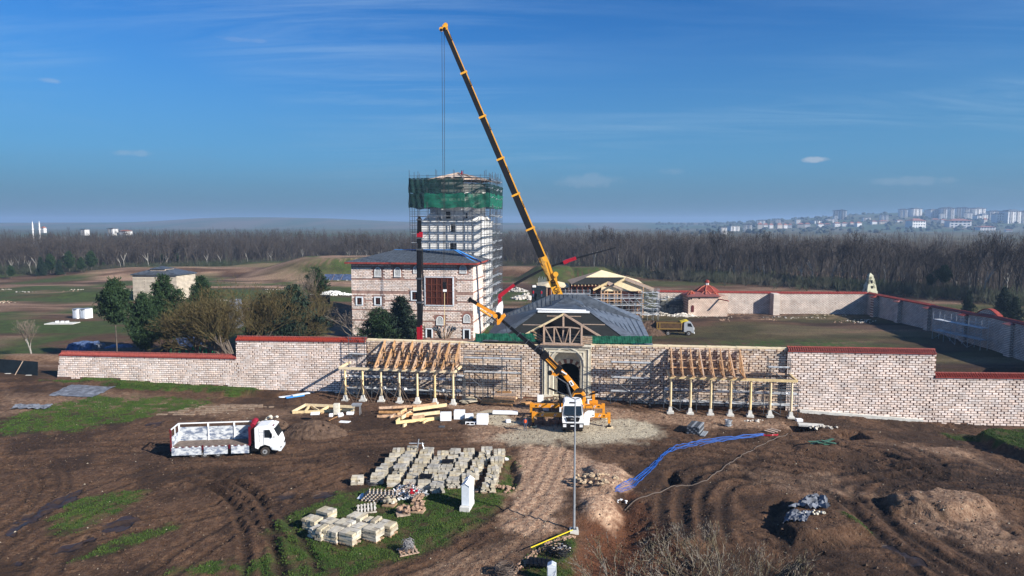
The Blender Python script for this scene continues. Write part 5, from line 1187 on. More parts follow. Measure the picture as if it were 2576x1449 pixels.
# ---------------------------------------------------------------- conifers
def conifer(seed, H, prof, nclump, tri, size, m, upw=.5, trunk_r=.2, hang=False, trunk_to=.9, ntri=18):
    """prof: list of (height fraction, radius); needles as many small blades in clumps"""
    rnd = random.Random(seed); tr = MB(); n_ = 7; pts = [Vector((math.sin(k*1.3+seed)*.012*H*k/n_, math.cos(k*1.7+seed)*.012*H*k/n_, H*trunk_to*k/n_)) for k in range(n_+1)]
    for k in range(n_): tr.tube(pts[k], pts[k+1], trunk_r*(1-.75*k/n_), trunk_r*(1-.75*(k+1)/n_), n=6, cap=False)
    V = []
    hs = [p[0] for p in prof]; rs_ = [p[1] for p in prof]
    wts = np.interp(np.linspace(hs[0], hs[-1], 50), hs, rs_); zz = np.linspace(hs[0], hs[-1], 50)
    lobes = [(rnd.uniform(0, 6.28), rnd.uniform(hs[0], hs[-1]), rnd.uniform(.5, 1.25)) for _ in range(26)]
    rs = np.random.RandomState(seed); h = rs.choice(zz, nclump, p=(wts+.02)/(wts+.02).sum()); R_ = np.interp(h, hs, rs_); a = rs.uniform(0, 6.28, nclump)
    q = 1+.35*np.sin(a*3+seed+h*9)+.25*np.sin(a*5+h*17); LB = np.array(lobes); dist = np.abs((a[:, None]-LB[None, :, 0]+3.14) % 6.28-3.14)*.6+np.abs(h[:, None]-LB[None, :, 1])*4; q = q*(.45+.6*LB[dist.argmin(1), 2])
    r = R_*q*np.sqrt(rs.uniform(.10, 1, nclump)); cp_ = np.stack([np.cos(a)*r, np.sin(a)*r, h*H+rs.uniform(-.2, .2, nclump)], 1)
    for c in range(0, nclump, 9): tr.tube(Vector((0, 0, max(.1, cp_[c, 2]-r[c]*.35))), Vector(cp_[c]), .05, .02, n=3, cap=False)
    k = nclump*ntri; cc = np.repeat(cp_, ntri, 0); aa = np.repeat(a, ntri); d = rs.normal(0, 1, (k, 3))+np.stack([np.cos(aa)*.7, np.sin(aa)*.7, np.full(k, upw)], 1); d /= np.linalg.norm(d, axis=1)[:, None]
    if hang: d[:, 0] *= .5; d[:, 1] *= .5; d[:, 2] = -np.abs(d[:, 2])-.2
    s_ = np.cross(d, rs.normal(0, 1, (k, 3))); s_ *= (size*tri/(np.linalg.norm(s_, axis=1)+1e-6))[:, None]; b0 = cc+rs.normal(0, 1, (k, 3))*np.array([1, 1, .7])*size*.55
    V = np.stack([b0-s_, b0+s_, b0+d*size], 1).reshape(-1, 3)
    cm = mesh_np('crown', V, np.arange(len(V)).reshape(-1, 3), 3, [m]); return mk('trunk', tr, M['bark']), cm
PINE = [conifer(11, 15, [(.50, .6), (.60, 2.6), (.72, 3.4), (.86, 2.7), (1.0, .7)], 430, .22, .62, M['pine']), conifer(12, 14, [(.22, 1.5), (.40, 3.8), (.58, 4.3), (.78, 3.2), (1.0, .8)], 620, .22, .66, M['pine']),
        conifer(13, 16, [(.22, 2.0), (.42, 4.6), (.62, 4.2), (.82, 3.0), (1.0, .9)], 700, .22, .66, M['pine'])]
FIR = [conifer(21, 12, [(.04, 3.2), (.3, 2.9), (.6, 1.9), (.85, .8), (1.0, .1)], 560, .20, .6, M['pine_dk'], upw=.0), conifer(22, 13, [(.05, 3.8), (.3, 3.6), (.6, 2.6), (.85, 1.3), (1.0, .3)], 640, .20, .7, M['pine_dk'], hang=True)]
def tree_at(u, vtop, Y, mts, Href, name, lab, cat='tree', wid=1.0, rot=0, group=None):
    p = at(u, 700, Y); z0 = gzs(p.x, Y); ztop = at(u, vtop, Y).z; s = (ztop-z0)/Href; return place_tree(name, lab, cat, (p.x, Y, z0), (s*wid, s*wid, s), rot, mts, group)
tree_at(284, 705, 119, PINE[0], 15, 'pine_tree', 'single umbrella shaped pine with a long bare trunk left of the dark pines', wid=.68)
tree_at(356, 742, 121, PINE[1], 14, 'pine_tree', 'dense dark pine left of the small pale stone house front', wid=.72, rot=1)
tree_at(412, 698, 126, PINE[2], 16, 'pine_tree', 'tallest dense pine in front of the small octagonal roofed stone house', wid=.82, rot=2)
tree_at(505, 700, 145, PINE[2], 16, 'pine_tree', 'half hidden pine right of the small pale stone house', wid=.8, rot=4)
tree_at(795, 676, 172, PINE[0], 15, 'pine_tree', 'dark pine beside the grey leafless tree near the long earth bank', wid=.8, rot=3)
tree_at(1008, 742, 131, FIR[0], 12, 'fir_tree', 'pointed dark fir directly in front of the banded mansion', wid=1.25)
tree_at(950, 778, 129, PINE[1], 14, 'pine_tree', 'lower dark bushy pine touching the left of the pointed fir', wid=1.25, rot=2.2)
tree_at(737, 722, 127, FIR[1], 13, 'fir_tree', 'drooping dark spruce above the high tiled wall', wid=1.3); tree_at(694, 736, 131, FIR[1], 13, 'fir_tree', 'dark spruce left of the drooping one behind bare branches', wid=1.2, rot=3)
tree_at(655, 742, 129, FIR[1], 13, 'fir_tree', 'dark evergreen half hidden by the golden leafless tree', wid=1.1, rot=2)
for (u, vt, Y) in [(28, 668, 305), (105, 645, 318), (128, 640, 325), (150, 652, 318), (176, 633, 330), (206, 648, 322), (232, 632, 335), (262, 660, 345), (390, 645, 380), (412, 640, 385), (446, 636, 390), (372, 655, 378)]:
    tree_at(u, vt, Y, PINE[1] if u % 3 else FIR[0], 14 if u % 3 else 12, 'pine_tree', 'dark green pine among the far grey trees at left, %s from left' % ORD[sorted([28, 105, 128, 150, 176, 206, 232, 262, 390, 412, 446, 372]).index(u)], 'tree', wid=.8, rot=u, group='small pines before the wood')
for (u, vt, Y, w) in [(2375, 668, 224, .8), (2340, 690, 232, .7), (2440, 730, 190, .8), (2530, 720, 180, .9), (2560, 745, 170, .9), (2108, 715, 235, .35)]:
    tree_at(u, vt, Y, PINE[0] if u in (2375, 2340) else FIR[0], 15 if u in (2375, 2340) else 12, 'pine_tree', 'dark evergreen behind the shaded side wall, %s from left' % ORD[sorted([2375, 2340, 2440, 2530, 2560, 2108]).index(u)], 'tree', wid=w, rot=u, group='evergreens behind the side wall')
# ---------------------------------------------------------------- leafless trees close by
def bare_at(u, vtop, Y, seed, H, lab, mt, mw, wid=1.0, **k):
    a, b_ = bare_meshes(seed, H, **k); return tree_at(u, vtop, Y, (mk('trunk', a, mt), mk('crown', b_, mw)), H, 'bare_tree', lab, wid=wid)
bare_at(66, 800, 124, 31, 8, 'round leafless tree behind the black fence at far left', M['bark_lt'], M['twig'], maxl=6, spread=.42, upk=.25, kids=(3, 3), r=.16, L0=.24, tw=.018, wid=1.0)
bare_at(590, 694, 117, 32, 14, 'broad golden leafless tree rising behind the step in the tiled wall', M['bark'], M['twig_ol'], maxl=6, spread=.42, upk=.10, kids=(3, 3), r=.2, L0=.25, tw=.030, stems=5, lean=.85, wid=1.3)
g_ = KG = [o for o in bpy.data.objects if o.get('label', '').startswith('broad golden')][0]; ch_ = sorted(g_.children, key=lambda o: o.name)
mts_ = (next(o.data for o in ch_ if o.name.startswith('trunk')), next(o.data for o in ch_ if o.name.startswith('crown')))
tree_at(520, 722, 121, mts_, 14, 'bare_tree', 'olive brown leafless tree between the dark pines and the broad golden tree', wid=1.15, rot=2.1); tree_at(650, 704, 124, mts_, 14, 'bare_tree', 'golden brown leafless tree directly above the left end of the high wall', wid=1.25, rot=4.0)
tree_at(745, 700, 133, mts_, 14, 'bare_tree', 'olive leafless tree mixed into the spruces above the high wall', wid=1.1, rot=5.2)
bare_at(481, 775, 116, 33, 9, 'small golden leafless tree beside the green tarpaulins', M['bark'], M['twig_ol'], maxl=6, spread=.48, upk=.05, kids=(3, 3), r=.18, L0=.25, tw=.022, wid=1.15)
bare_at(768, 666, 138, 34, 17, 'tall grey leafless tree standing above the spruce', M['bark_lt'], M['twig'], maxl=6, spread=.36, upk=.35, kids=(3, 3), r=.22, L0=.25, tw=.025, wid=.75)
bare_at(893, 752, 128, 35, 10, 'grey leafless tree at the left corner of the banded mansion', M['bark_lt'], M['twig'], maxl=6, spread=.5, upk=.12, kids=(2, 3), r=.15, L0=.26, tw=.018, wid=1.15)
# thicket of pale twigs in the bottom right foreground
SH = []
for s in range(4):
    a, b_ = bare_meshes(60+s, 4.2, maxl=5, spread=.50, upk=.14, kids=(2, 2), r=.055, L0=.26, tw=.017, stems=3, lean=.7); SH.append((mk('trunk', a, mat('pale_twig%d' % s, (.17, .145, .115), .9, c2=(.10, .08, .045), scale=1)), mk('crown', b_, mat('twigs%d' % s, (.20, .17, .14), .9, c2=(.11, .09, .05), scale=1, fac=(.4, .6)))))
rnd = random.Random(15)
SHP = [(1530, 1475), (1650, 1470), (1700, 1430), (1755, 1475), (1800, 1420), (1830, 1470), (1915, 1470), (1965, 1450), (1745, 1395), (2000, 1500), (1560, 1510), (1640, 1405)]
for i, (u, v) in enumerate(SHP):
    p = GG(u, v+60); place_tree('bare_shrub', 'leafless shrub in the bottom thicket, %s from its left end' % ORD[sorted(SHP).index((u, v))], 'shrub', tuple(p), rnd.uniform(.75, 1.15), rnd.uniform(0, 6), SH[i % 4], 'leafless thicket in the foreground')
# ---------------------------------------------------------------- the town
bw_w, bw_g, bw_r = mat('town_white', (.72, .70, .68), .8), mat('town_roof_grey', (.10, .11, .13), .8), mat('town_roof_red', (.30, .12, .08), .8)
bwin = mat('town_window', (.05, .07, .10), .4); bw_c = mat('town_cream', (.55, .48, .40), .8)
TB = {}
def town(kind):
    if kind in TB: return TB[kind]
    body, win, rf, bal = MB(), MB(), MB(), MB(); st = {'tower': 10, 'mid': 6, 'house': 3}[kind]
    body.box((0, 0, .5), (1, .8, 1)); 
    for f in range(st):
        z = (f+.55)/st
        for k in range(5): win.box((-.38+.19*k, -.4, z), (.09, .02, .45/st)); win.box((.5, -.3+.15*k, z), (.02, .07, .45/st))
        if kind != 'house': bal.box((-.25, -.43, z-.36/st), (.22, .08, .18/st)); bal.box((.25, -.43, z-.36/st), (.22, .08, .18/st))
    if kind == 'house': rf.add([(-.56, -.46, 1), (.56, -.46, 1), (.56, .46, 1), (-.56, .46, 1), (-.2, 0, 1.3), (.2, 0, 1.3)], [(0, 1, 5, 4), (1, 2, 5), (2, 3, 4, 5), (3, 0, 4)])
    else: rf.box((0, 0, 1.02), (1.12, .92, .05)); rf.box((0, 0, 1.07), (.7, .5, .06)); rf.box((.15, 0, 1.11), (.2, .2, .05))
    TB[kind] = (mk('wall', body, bw_w), mk('windows', win, bwin), mk('roof', rf, bw_r if kind == 'house' else bw_g), mk('balconies', bal, bw_c) if bal.v else None, mk('wall', body, bw_c)); return TB[kind]
ORD = ['first', 'second', 'third', 'fourth', 'fifth', 'sixth', 'seventh', 'eighth', 'ninth', 'tenth', 'eleventh', 'twelfth', 'thirteenth', 'fourteenth', 'fifteenth', 'sixteenth', 'seventeenth', 'eighteenth', 'nineteenth', 'twentieth']
def building(u0, u1, vt, vb, kind, lab, Y=None, cream=False, rot=None):
    p = hillhit((u0+u1)/2, vb) if Y is None else at((u0+u1)/2, vb, Y)
    w = (u1-u0)/FPX*p.y/1.15; h = (vb-vt)/FPX*p.y; t_ = thing('apartment_block' if kind != 'house' else 'house', lab, 'building', (p.x, p.y, p.z-.15*h), rot if rot is not None else R(random.uniform(-28, 18)), 'town on the hill'); t_.scale = (w, w, h*1.12)
    B = town(kind); link('wall', B[4] if cream else B[0], t_); wn = link('windows', B[1], t_); wn['kind'] = 'stuff'; link('roof', B[2], t_)
    if B[3]: o = link('balconies', B[3], t_); o['kind'] = 'stuff'
zu = lambda x: 1811+.324*x
zv = lambda y: 469.6+.324*y
towers = [(875, 982, 187, 255), (1385, 1452, 178, 237), (1472, 1555, 172, 232), (1605, 1690, 181, 240), (1705, 1808, 168, 245), (1823, 1928, 168, 240), (1945, 2042, 170, 240), (2080, 2160, 192, 262), (2185, 2310, 190, 282), (2318, 2410, 195, 282)]
for i, (a, b_, c, d) in enumerate(towers): building(zu(a), zu(b_), zv(c), zv(d), 'tower', 'tall pale tower block on the hill crest, %s tower from the left' % ORD[i])
mids = [(-0, 52, 325, 378), (62, 145, 305, 345), (175, 250, 293, 348), (285, 348, 262, 300), (428, 470, 252, 292), (585, 620, 255, 290), (700, 812, 263, 284), (820, 880, 250, 280), (884, 912, 222, 275), (1105, 1163, 240, 268), (1240, 1303, 220, 264), (1700, 1740, 208, 252), (1900, 1950, 205, 250), (2010, 2070, 215, 262), (2120, 2225, 212, 280), (1970, 2040, 225, 262)]
for i, (a, b_, c, d) in enumerate(mids): building(zu(a), zu(b_), zv(c), zv(d), 'mid', 'mid rise white block on the far slope, %s of its kind from the left' % ORD[i])
low = [(288, 330, 292, 330), (335, 372, 294, 328), (378, 412, 296, 326), (435, 480, 294, 328), (488, 522, 296, 326), (528, 560, 296, 322), (600, 650, 290, 320), (655, 700, 290, 318), (752, 800, 290, 315), (805, 860, 290, 312), (880, 930, 284, 312), (940, 990, 284, 310), (995, 1040, 282, 310), (1045, 1095, 282, 312), (1170, 1215, 270, 292), (1225, 1300, 268, 290), (1365, 1410, 262, 275), (1455, 1578, 264, 318), (1640, 1700, 255, 280), (1710, 1755, 258, 282), (1760, 1930, 264, 314), (2040, 2070, 255, 288), (1998, 2120, 314, 340), (2215, 2265, 336, 350)]
for i, (a, b_, c, d) in enumerate(low): building(zu(a), zu(b_), zv(c), zv(d), 'house', 'low red roofed house below the towers, number %s along the row from the left' % (ORD[i] if i < 20 else 'twenty ' + ORD[i-20]), cream=i % 3 == 0)
for i, (a, b_, c, d) in enumerate([(205, 223, 577, 590), (273, 295, 575, 590), (303, 330, 581, 590), (105, 116, 573, 584)]): building(a, b_, c, d, 'mid' if i < 2 else 'house', 'small white building above the left treetops, %s from the left' % ORD[i], Y=760, rot=R(-20))
for i, u in enumerate((84, 101)):
    p = at(u, 600, 800); t_ = thing('minaret', 'slender white minaret on the left horizon, %s of the pair' % ('left one' if i == 0 else 'right one'), 'minaret', (p.x, 800, 0)); zt = at(u, 556, 800).z
    mb = MB(); mb.tube((0, 0, 0), (0, 0, zt*.8), .8, .7, n=8); mb.build('shaft', bw_w, t_, world=False); mb = MB(); mb.tube((0, 0, zt*.62), (0, 0, zt*.66), 1.3, n=8); mb.build('balcony', bw_w, t_, world=False); mb = MB(); mb.tube((0, 0, zt*.8), (0, 0, zt), .8, .1, n=8); mb.build('spire', bw_w, t_, world=False)
# scattered dark trees between the houses
def towntrees():
    rs = random.Random(4); mb = MB()
    for k in range(520):
        u = rs.uniform(1650, 2700); v = rs.uniform(537, 590)-12*max(0, (u-2000)/600); p = hillhit(u, v); s = rs.uniform(4, 10); mb.rock(p+Vector((0, 0, s*.4)), s, rs, .8)
    return mb
tag(towntrees().build('distant_trees', mat('distant_tree', (.045, .055, .04), .95), None), 'dark trees scattered over the hillside between the houses', 'trees', kind='stuff')
# haze: one closed box of thin air around everything
hb = MB(); hb.box((0, 0, 40), (15400, 15800, 90)); hz = hb.build('haze', [], None); hz.location = (0, 300, -5)
hm_ = bpy.data.materials.new('thin_haze'); hm_.use_nodes = True; t = hm_.node_tree; t.nodes.clear(); o_ = t.nodes.new('ShaderNodeOutputMaterial'); pv = t.nodes.new('ShaderNodeVolumePrincipled')
pv.inputs['Color'].default_value = (.42, .62, .92, 1); pv.inputs['Density'].default_value = .00020; pv.inputs['Anisotropy'].default_value = .1; t.links.new(pv.outputs[0], o_.inputs['Volume']); hz.data.materials.append(hm_); hz['kind'] = 'stuff'
# ================================================================ BUILDINGS AND WALLS BEHIND
def z7(x, y): return 1811+.324*x, 469.6+.324*y
def zc(x, y): return 1308+.1562*x, 637.3+.1562*y
def zd(x, y): return 1542.8+.1389*x, 670.8+.1389*y
# --- far court walls
def farwall(lab, pts, thick=.9, capm=None):
    """pts: (u, v_top, Y) along the wall; flat shaded stone courses with a tile cap"""
    P = [(at(u, v, y), ) for u, v, y in pts]; P = [p[0] for p in P]
    r = thing('court_wall', lab, 'wall', (P[0].x, P[0].y, 0))
    for a, b_ in zip(P[:-1], P[1:]):
        d = Vector((b_.x-a.x, b_.y-a.y, 0)).normalized(); n = Vector((-d.y, d.x, 0))
        if n.y < 0: n = -n
        m = brickmat('court_masonry_%d' % int(a.x*10), d, (.60, .50, .43), (.68, .60, .53), (.20, .125, .095), bw=.78, bh=.31, gap=.085)
        mb = MB(); mb.prism([Vector((a.x, a.y, -1)), Vector((b_.x, b_.y, -1)), Vector(b_), Vector(a)], n*thick); mb.build('masonry', m, r)
        mb = MB(); up = Vector((0, 0, .35)); o = n*.15
        A, B = Vector(a), Vector(b_); mb.add([A-o, B-o, B+n*thick*.5+up, A+n*thick*.5+up, B+n*thick+o, A+n*thick+o], [(0, 1, 2, 3), (3, 2, 4, 5)]); mb.prism([A-o, B-o, B-o-Vector((0, 0, .15)), A-o-Vector((0, 0, .15))], n*(thick+.3)); 
        k = int((B-A).length/.6)
        for i in range(k): p = A+(B-A)*(i/k); mb.beam(p-o+Vector((0, 0, .05)), p+n*thick*.5+up+Vector((0, 0, .05)), .22, .1)
        mb.build('tile_cap', M['redtile_dk'], r)
    return r, P
farwall('long pale far court wall with red cap right of the little bath house', [(1655, 733.5, 188), (1955, 737, 186.5), (2183, 738, 185)])
rw, RP = farwall('shaded side wall of the court running towards the right edge', [(2183, 738, 185), (2349, 770.5, 157), (2454, 790.5, 140), (2512, 799, 133), (2577, 814, 124), (2800, 862, 104)])
# buttress casting its shadow on the far wall
ORD = ORD
bt = at(1949, 740, 185.3); mb = MB(); mb.prism([Vector((bt.x-.8, 187, -.5)), Vector((bt.x+.9, 187, -.5)), Vector((bt.x+.9, 187, at(1949, 738, 185).z)), Vector((bt.x-.8, 187, at(1949, 738, 185).z))], (0, -3.2, 0))
tag(mb.build('wall_buttress', brickmat('buttress_masonry', Vector((0, 1, 0)), (.66, .56, .48), (.72, .64, .56), (.3, .2, .16)), None), 'square masonry buttress standing out from the far court wall', 'buttress')
for i, (x, y) in enumerate([(1235, 845), (1425, 880), (1660, 930), (1950, 985), (2310, 1055)]):
    u, v = z7(x, y); Y_ = float(np.interp(u, [2183, 2349, 2454, 2577], [185, 157, 140, 124])); p = at(u, v+2, Y_); hb = 1.3
    mb = MB(); mb.add([p+Vector((-hb-1.0, -hb*.8, -.2)), p+Vector((.3, -hb*.8, -.2)), p+Vector((.3, hb*.8, -.2)), p+Vector((-hb-1.0, hb*.8, -.2)), p+Vector((-.2, 0, .5))], [(0, 1, 4), (1, 2, 4), (2, 3, 4), (3, 0, 4)])
    t_ = thing('wall_pier', 'red hipped cap on a pier of the shaded side wall, %s from the far corner' % ORD[i], 'pier', (p.x, p.y, 0), 0, 'piers along the side wall')
    mb.build('pier_cap', M['redtile'], t_); mb = MB(); mb.box((p.x-1, p.y, (p.z-.2)/2-.5), (1.5, 1.5, p.z+.8)); mb.build('pier_shaft', brickmat('pier_%d' % i, Vector((1, 0, 0)), (.6, .5, .43), (.66, .58, .5), (.2, .12, .1)), t_)
# arched side gate with scaffold
a0, a1 = at(2456, 790, 139.8), at(2512, 798, 133.2); dd = (a1-a0); n_ = Vector((-dd.y, dd.x, 0)).normalized()
if n_.x > 0: n_ = -n_
mb = MB(); pts = [a0+Vector((0, 0, -.2))]
for k in range(9): t_ = k/8; pts.append(a0+dd*t_+Vector((0, 0, 1.25*math.sin(math.pi*t_))))
pts.append(a1+Vector((0, 0, -.2))); mb.prism(pts, n_*-.9)
sg = thing('side_gate', 'side gate with rounded red gable in the shaded court wall', 'gate', ((a0.x+a1.x)/2, (a0.y+a1.y)/2, 0)); mb.build('arched_gable', brickmat('gate_m', Vector((dd.x, dd.y, 0)).normalized(), (.6, .5, .43), (.66, .58, .5), (.2, .12, .1)), sg)
mb = MB()
for k in range(1, 9): mb.beam(pts[k]+Vector((0, 0, .12))+n_*-.4, pts[k+1 if k < 9 else k]+Vector((0, 0, .12))+n_*-.4, 1.0, .16)
mb.build('gable_tiles', M['redtile_dk'], sg)
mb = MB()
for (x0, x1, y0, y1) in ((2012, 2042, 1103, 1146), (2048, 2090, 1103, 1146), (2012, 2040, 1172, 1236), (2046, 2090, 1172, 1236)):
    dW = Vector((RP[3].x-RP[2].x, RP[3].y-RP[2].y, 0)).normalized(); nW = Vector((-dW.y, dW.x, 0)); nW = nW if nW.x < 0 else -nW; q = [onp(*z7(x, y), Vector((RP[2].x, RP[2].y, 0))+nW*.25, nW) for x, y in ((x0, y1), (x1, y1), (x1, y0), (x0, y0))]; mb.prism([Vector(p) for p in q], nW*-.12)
mb.build('daylight_panel', M['ashlar_lt'], sg)  # pale panels stand in for light seen through the gate openings
p = at(2362, 850, 150); pb = at(2362, 858, 146)
scaffold('blue grey scaffold with white decks in front of the shaded side gate', (90.6, 145.5, 0), R(-84), 4, 3.3, [2.0, 4.3], 1.5, top_extra=1.6, m=M['steel_lt'], r=.05)
# --- obelisk like ruin behind the corner
t_ = thing('ruined_pinnacle', 'tall weathered stone pinnacle standing behind the far wall corner', 'ruin', (at(2187, 740, 205).x, 205, 0))
zt = at(2187, 686, 205).z; x0 = at(2187, 740, 205).x; mb = MB()
for z0, z1, w0, w1 in ((0, 4.6, 3.6, 3.0), (4.6, 6.4, 2.9, 2.4), (6.4, 8.3, 2.2, 1.7), (8.3, zt-.9, 1.5, 1.2)): mb.box((x0+random.uniform(-.15, .15), 205, (z0+z1)/2), (w0, w0, z1-z0), taper=w1/w0)
mb.add([(x0-.7, 204.3, zt-.9), (x0+.7, 204.3, zt-.9), (x0+.7, 205.7, zt-.9), (x0-.7, 205.7, zt-.9), (x0, 205, zt)], [(0, 1, 4), (1, 2, 4), (2, 3, 4), (3, 0, 4)])
mb.build('masonry', mat('lichen_stone', (.52, .50, .36), .9, c2=(.12, .12, .08), scale=.9, fac=(.5, .6)), t_)
mb = MB(); 
for z in (5.6, 7.3): mb.box((x0, 205-1.25+.18*(z-5.6), z), (.6, .2, 1.0))
mb.build('blind_niche', M['black'], t_)
# --- small bath house with red segmented roof
bc = at(1781, 790, 183); b0, b1 = at(1731, 791, 181), at(1830, 793, 181); wB = b1.x-b0.x; hB = at(1780, 745, 181).z
bh = thing('bath_house', 'small pinkish stone bath house with stacked red tile domes and a white lantern', 'building', ((b0.x+b1.x)/2, 186, 0))
cx0 = (b0.x+b1.x)/2; mb = MB(); mb.box((cx0, 186.5, hB/2-.3), (wB, 11, hB+.6)); mb.build('wall', brickmat('bath_masonry', Vector((1, 0, 0)), (.66, .50, .40), (.72, .58, .47), (.42, .26, .19), bw=.6, bh=.34, gap=.09), bh)
mb = MB(); q = at(*zd(1437, 770), 180.9); mb.box((q.x, 180.95, q.z), (.75, .12, 1.5)); mb.tube((q.x, 180.9, q.z+.7), (q.x, 181.02, q.z+.7), .375, n=10); mb.build('door', mat('dark_red_door', (.10, .02, .018), .7), bh)
for x, y in ((1375, 590), (1560, 575), (1415, 580)): q = at(*zd(x, y), 180.9); mb = MB(); mb.box((q.x, 180.98, q.z), (.4, .08, .4)); mb.build('vent_hole', M['black'], bh)
mb = MB(); ex = wB*.40; mb.add([(b0.x-.3, 180.6, hB), (b0.x+wB*.80, 180.6, hB), (b0.x+wB*.80, 192, hB+.1), (b0.x-.3, 192, hB+.1), (b0.x+wB*.25, 184.5, hB+.85), (b0.x+wB*.62, 184.5, hB+.85)], [(0, 1, 5, 4), (1, 2, 5), (2, 3, 4, 5), (3, 0, 4)]); mb.box((b0.x+wB*.4-.15, 186.2, hB-.05), (wB*.8+.5, 11.4, .18))
mb.build('lean_roof', M['redtile'], bh)
def facet(c, r0, z0, r1, z1, nm, m, n=8, rib=True):
    mb = MB(); mb.lathe((c[0], c[1], 0), [(r0, z0-.15), (r0, z0), ((r0+r1)*.5, z0+(z1-z0)*.62), (r1, z1)], n=n, a0=R(22.5), a1=R(382.5)); o = mb.build(nm, m, bh)
    if rib:
        mb = MB()
        for k in range(n): a = R(22.5+360*k/n); mb.beam((c[0]+r0*math.cos(a), c[1]+r0*math.sin(a), z0+.03), (c[0]+(r0+r1)*.5*math.cos(a), c[1]+(r0+r1)*.5*math.sin(a), z0+(z1-z0)*.62+.05), .18, .16); mb.beam((c[0]+(r0+r1)*.5*math.cos(a), c[1]+(r0+r1)*.5*math.sin(a), z0+(z1-z0)*.62+.05), (c[0]+r1*math.cos(a), c[1]+r1*math.sin(a), z1+.03), .18, .16)
        mb.build('roof_ribs', mat('rib_tile', (.50, .16, .10), .7) if 'rib_tile' not in bpy.data.materials else bpy.data.materials['rib_tile'], bh)
zA = at(*zd(1700, 335), 186).z; zC = at(*zd(1700, 410), 186).z; cu = at(*zd(1695, 400), 186).x
mb = MB(); mb.lathe((cu, 186, 0), [(2.5, hB), (2.5, zC-.1)], n=8, a0=R(22.5), a1=R(382.5)); mb.build('drum', M['redtile_dk'], bh)
facet((cu, 186), 3.2, zC-.35, .45, zA, 'dome', M['redtile']); q = at(*zd(1690, 470), 183.5)
facet((q.x, 183.6), 1.7, hB+.35, .1, zC-.1, 'small_dome', M['redtile']); q = at(*zd(1425, 490), 183); facet((q.x, 183.6), 1.35, hB+.15, .1, hB+1.15, 'small_dome', M['redtile'])
q = at(*zd(1870, 490), 183); facet((q.x-.4, 183.8), 1.2, hB+.1, .1, hB+.9, 'small_dome', M['redtile'])
zL = at(*zd(1700, 285), 186).z; zT = at(*zd(1700, 235), 186).z; mb = MB()
for k in range(6): a = R(60*k); mb.box((cu+.38*math.cos(a), 186+.38*math.sin(a), (zA+zL)/2), (.18, .18, zL-zA+.2))
mb.tube((cu, 186, zA), (cu, 186, zL), .30, n=8); mb.build('lantern', M['white'], bh); mb = MB(); mb.lathe((cu, 186, 0), [(.72, zL-.05), (.72, zL+.05), (.5, zT-.2), (.05, zT)], n=8); mb.build('lantern_cap', M['redtile'], bh)
mb = MB(); q0, q1 = at(*zd(1915, 585), 181), at(*zd(2090, 625), 178); mb.beam(q0, q1, .4, .2); mb.build('pent_roof', M['redtile_dk'], bh)
# --- long low rubble walled range with scaffold
l0, l1 = at(1660, 788, 188), at(1731, 788, 186); zl = at(1695, 752, 187).z
lr = thing('stone_range', 'long low rubble stone building under scaffold left of the bath house', 'building', ((l0.x+l1.x)/2, 188, 0))
mb = MB(); mb.box(((l0.x+l1.x)/2, 190, zl/2-.3), (l1.x-l0.x, 6, zl+.6)); mb.build('wall', mat('rubble_wall', (.56, .52, .42), .9, c2=(.22, .19, .14), scale=2.2, fac=(.4, .6), bump=.05), lr)
q0, q1 = at(*zd(845, 625), 186.6), at(*zd(1310, 690), 186.6); mb = MB(); mb.box(((q0.x+q1.x)/2, 186.6, (q0.z+q1.z)/2), (q1.x-q0.x, .5, q0.z-q1.z)); mb.build('pent_canopy', mat('grey_sheet', (.10, .105, .10), .7), lr)
mb = MB()
for k in range(70): p = Vector((random.uniform(l0.x, l1.x), random.uniform(187, 190), zl+random.uniform(0, .5))); mb.rock(p, random.uniform(.2, .5))
mb.build('broken_wall_top', M['rubble'], lr)['kind'] = 'stuff'
q = at(*zd(985, 700), 186.9); mb = MB(); mb.box((q.x, 186.9, q.z), (.6, .2, 1.5)); mb.build('window', M['black'], lr)
scaffold('thin scaffold along the low rubble stone building', (l0.x-.5, 185, 0), 0, 4, (l1.x-l0.x)/4, [2, 4], 1.1, decks={(1, 0)}, top_extra=1.5)
for lab, x, y, n, sz in (('heap of pale rubble stones left of the bath house door', 1250, 900, 160, 2.6), ('smaller heap of pale rubble below the scaffolded range', 850, 880, 90, 1.9), ('tall broken rubble lump at the corner of the timber building', 560, 880, 70, 1.4)):
    p = G(*zd(x, y)); mb = MB()
    for k in range(n): a, r_ = random.uniform(0, 6.28), sz*math.sqrt(random.random()); mb.rock((p.x+math.cos(a)*r_*1.5, p.y+math.sin(a)*r_, max(0, .9*(1-r_/sz))), random.uniform(.15, .4))
    tag(mb.build('rubble_heap', M['rubble'], None), lab, 'rubble')
# --- timber building under construction
YB = 178
tbx = thing('timber_hall', 'timber hall under construction with pale plywood roof and front gables', 'building', (at(1540, 760, YB).x, YB, 0))
def tq(x, y, Y=YB): u, v = zc(x, y); return at(u, v, Y)
ze = tq(1000, 490, YB).z; AP_ = tq(1315, 275, YB+6); 
E0, E1, E2, E3 = tq(830, 495, YB), tq(1990, 495, YB), tq(1990, 495, YB)+Vector((1, 13, 0)), tq(830, 495, YB)+Vector((0, 13, 0))
rA, rB_ = AP_, AP_+Vector((.2, 1.5, 0))
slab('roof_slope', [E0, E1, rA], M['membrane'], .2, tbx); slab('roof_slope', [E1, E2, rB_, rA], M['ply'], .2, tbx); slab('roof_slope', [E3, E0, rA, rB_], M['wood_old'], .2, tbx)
f = .42; A_, B_ = E0+(rA-E0)*.46, E1+(rA-E1)*.46; nf2 = (E1-E0).cross(rA-E0).normalized(); mb = MB(); mb.prism([p+nf2*.08 for p in (A_, B_, rA)], nf2*.06); mb.build('roof_sheathing', M['ply'], tbx)
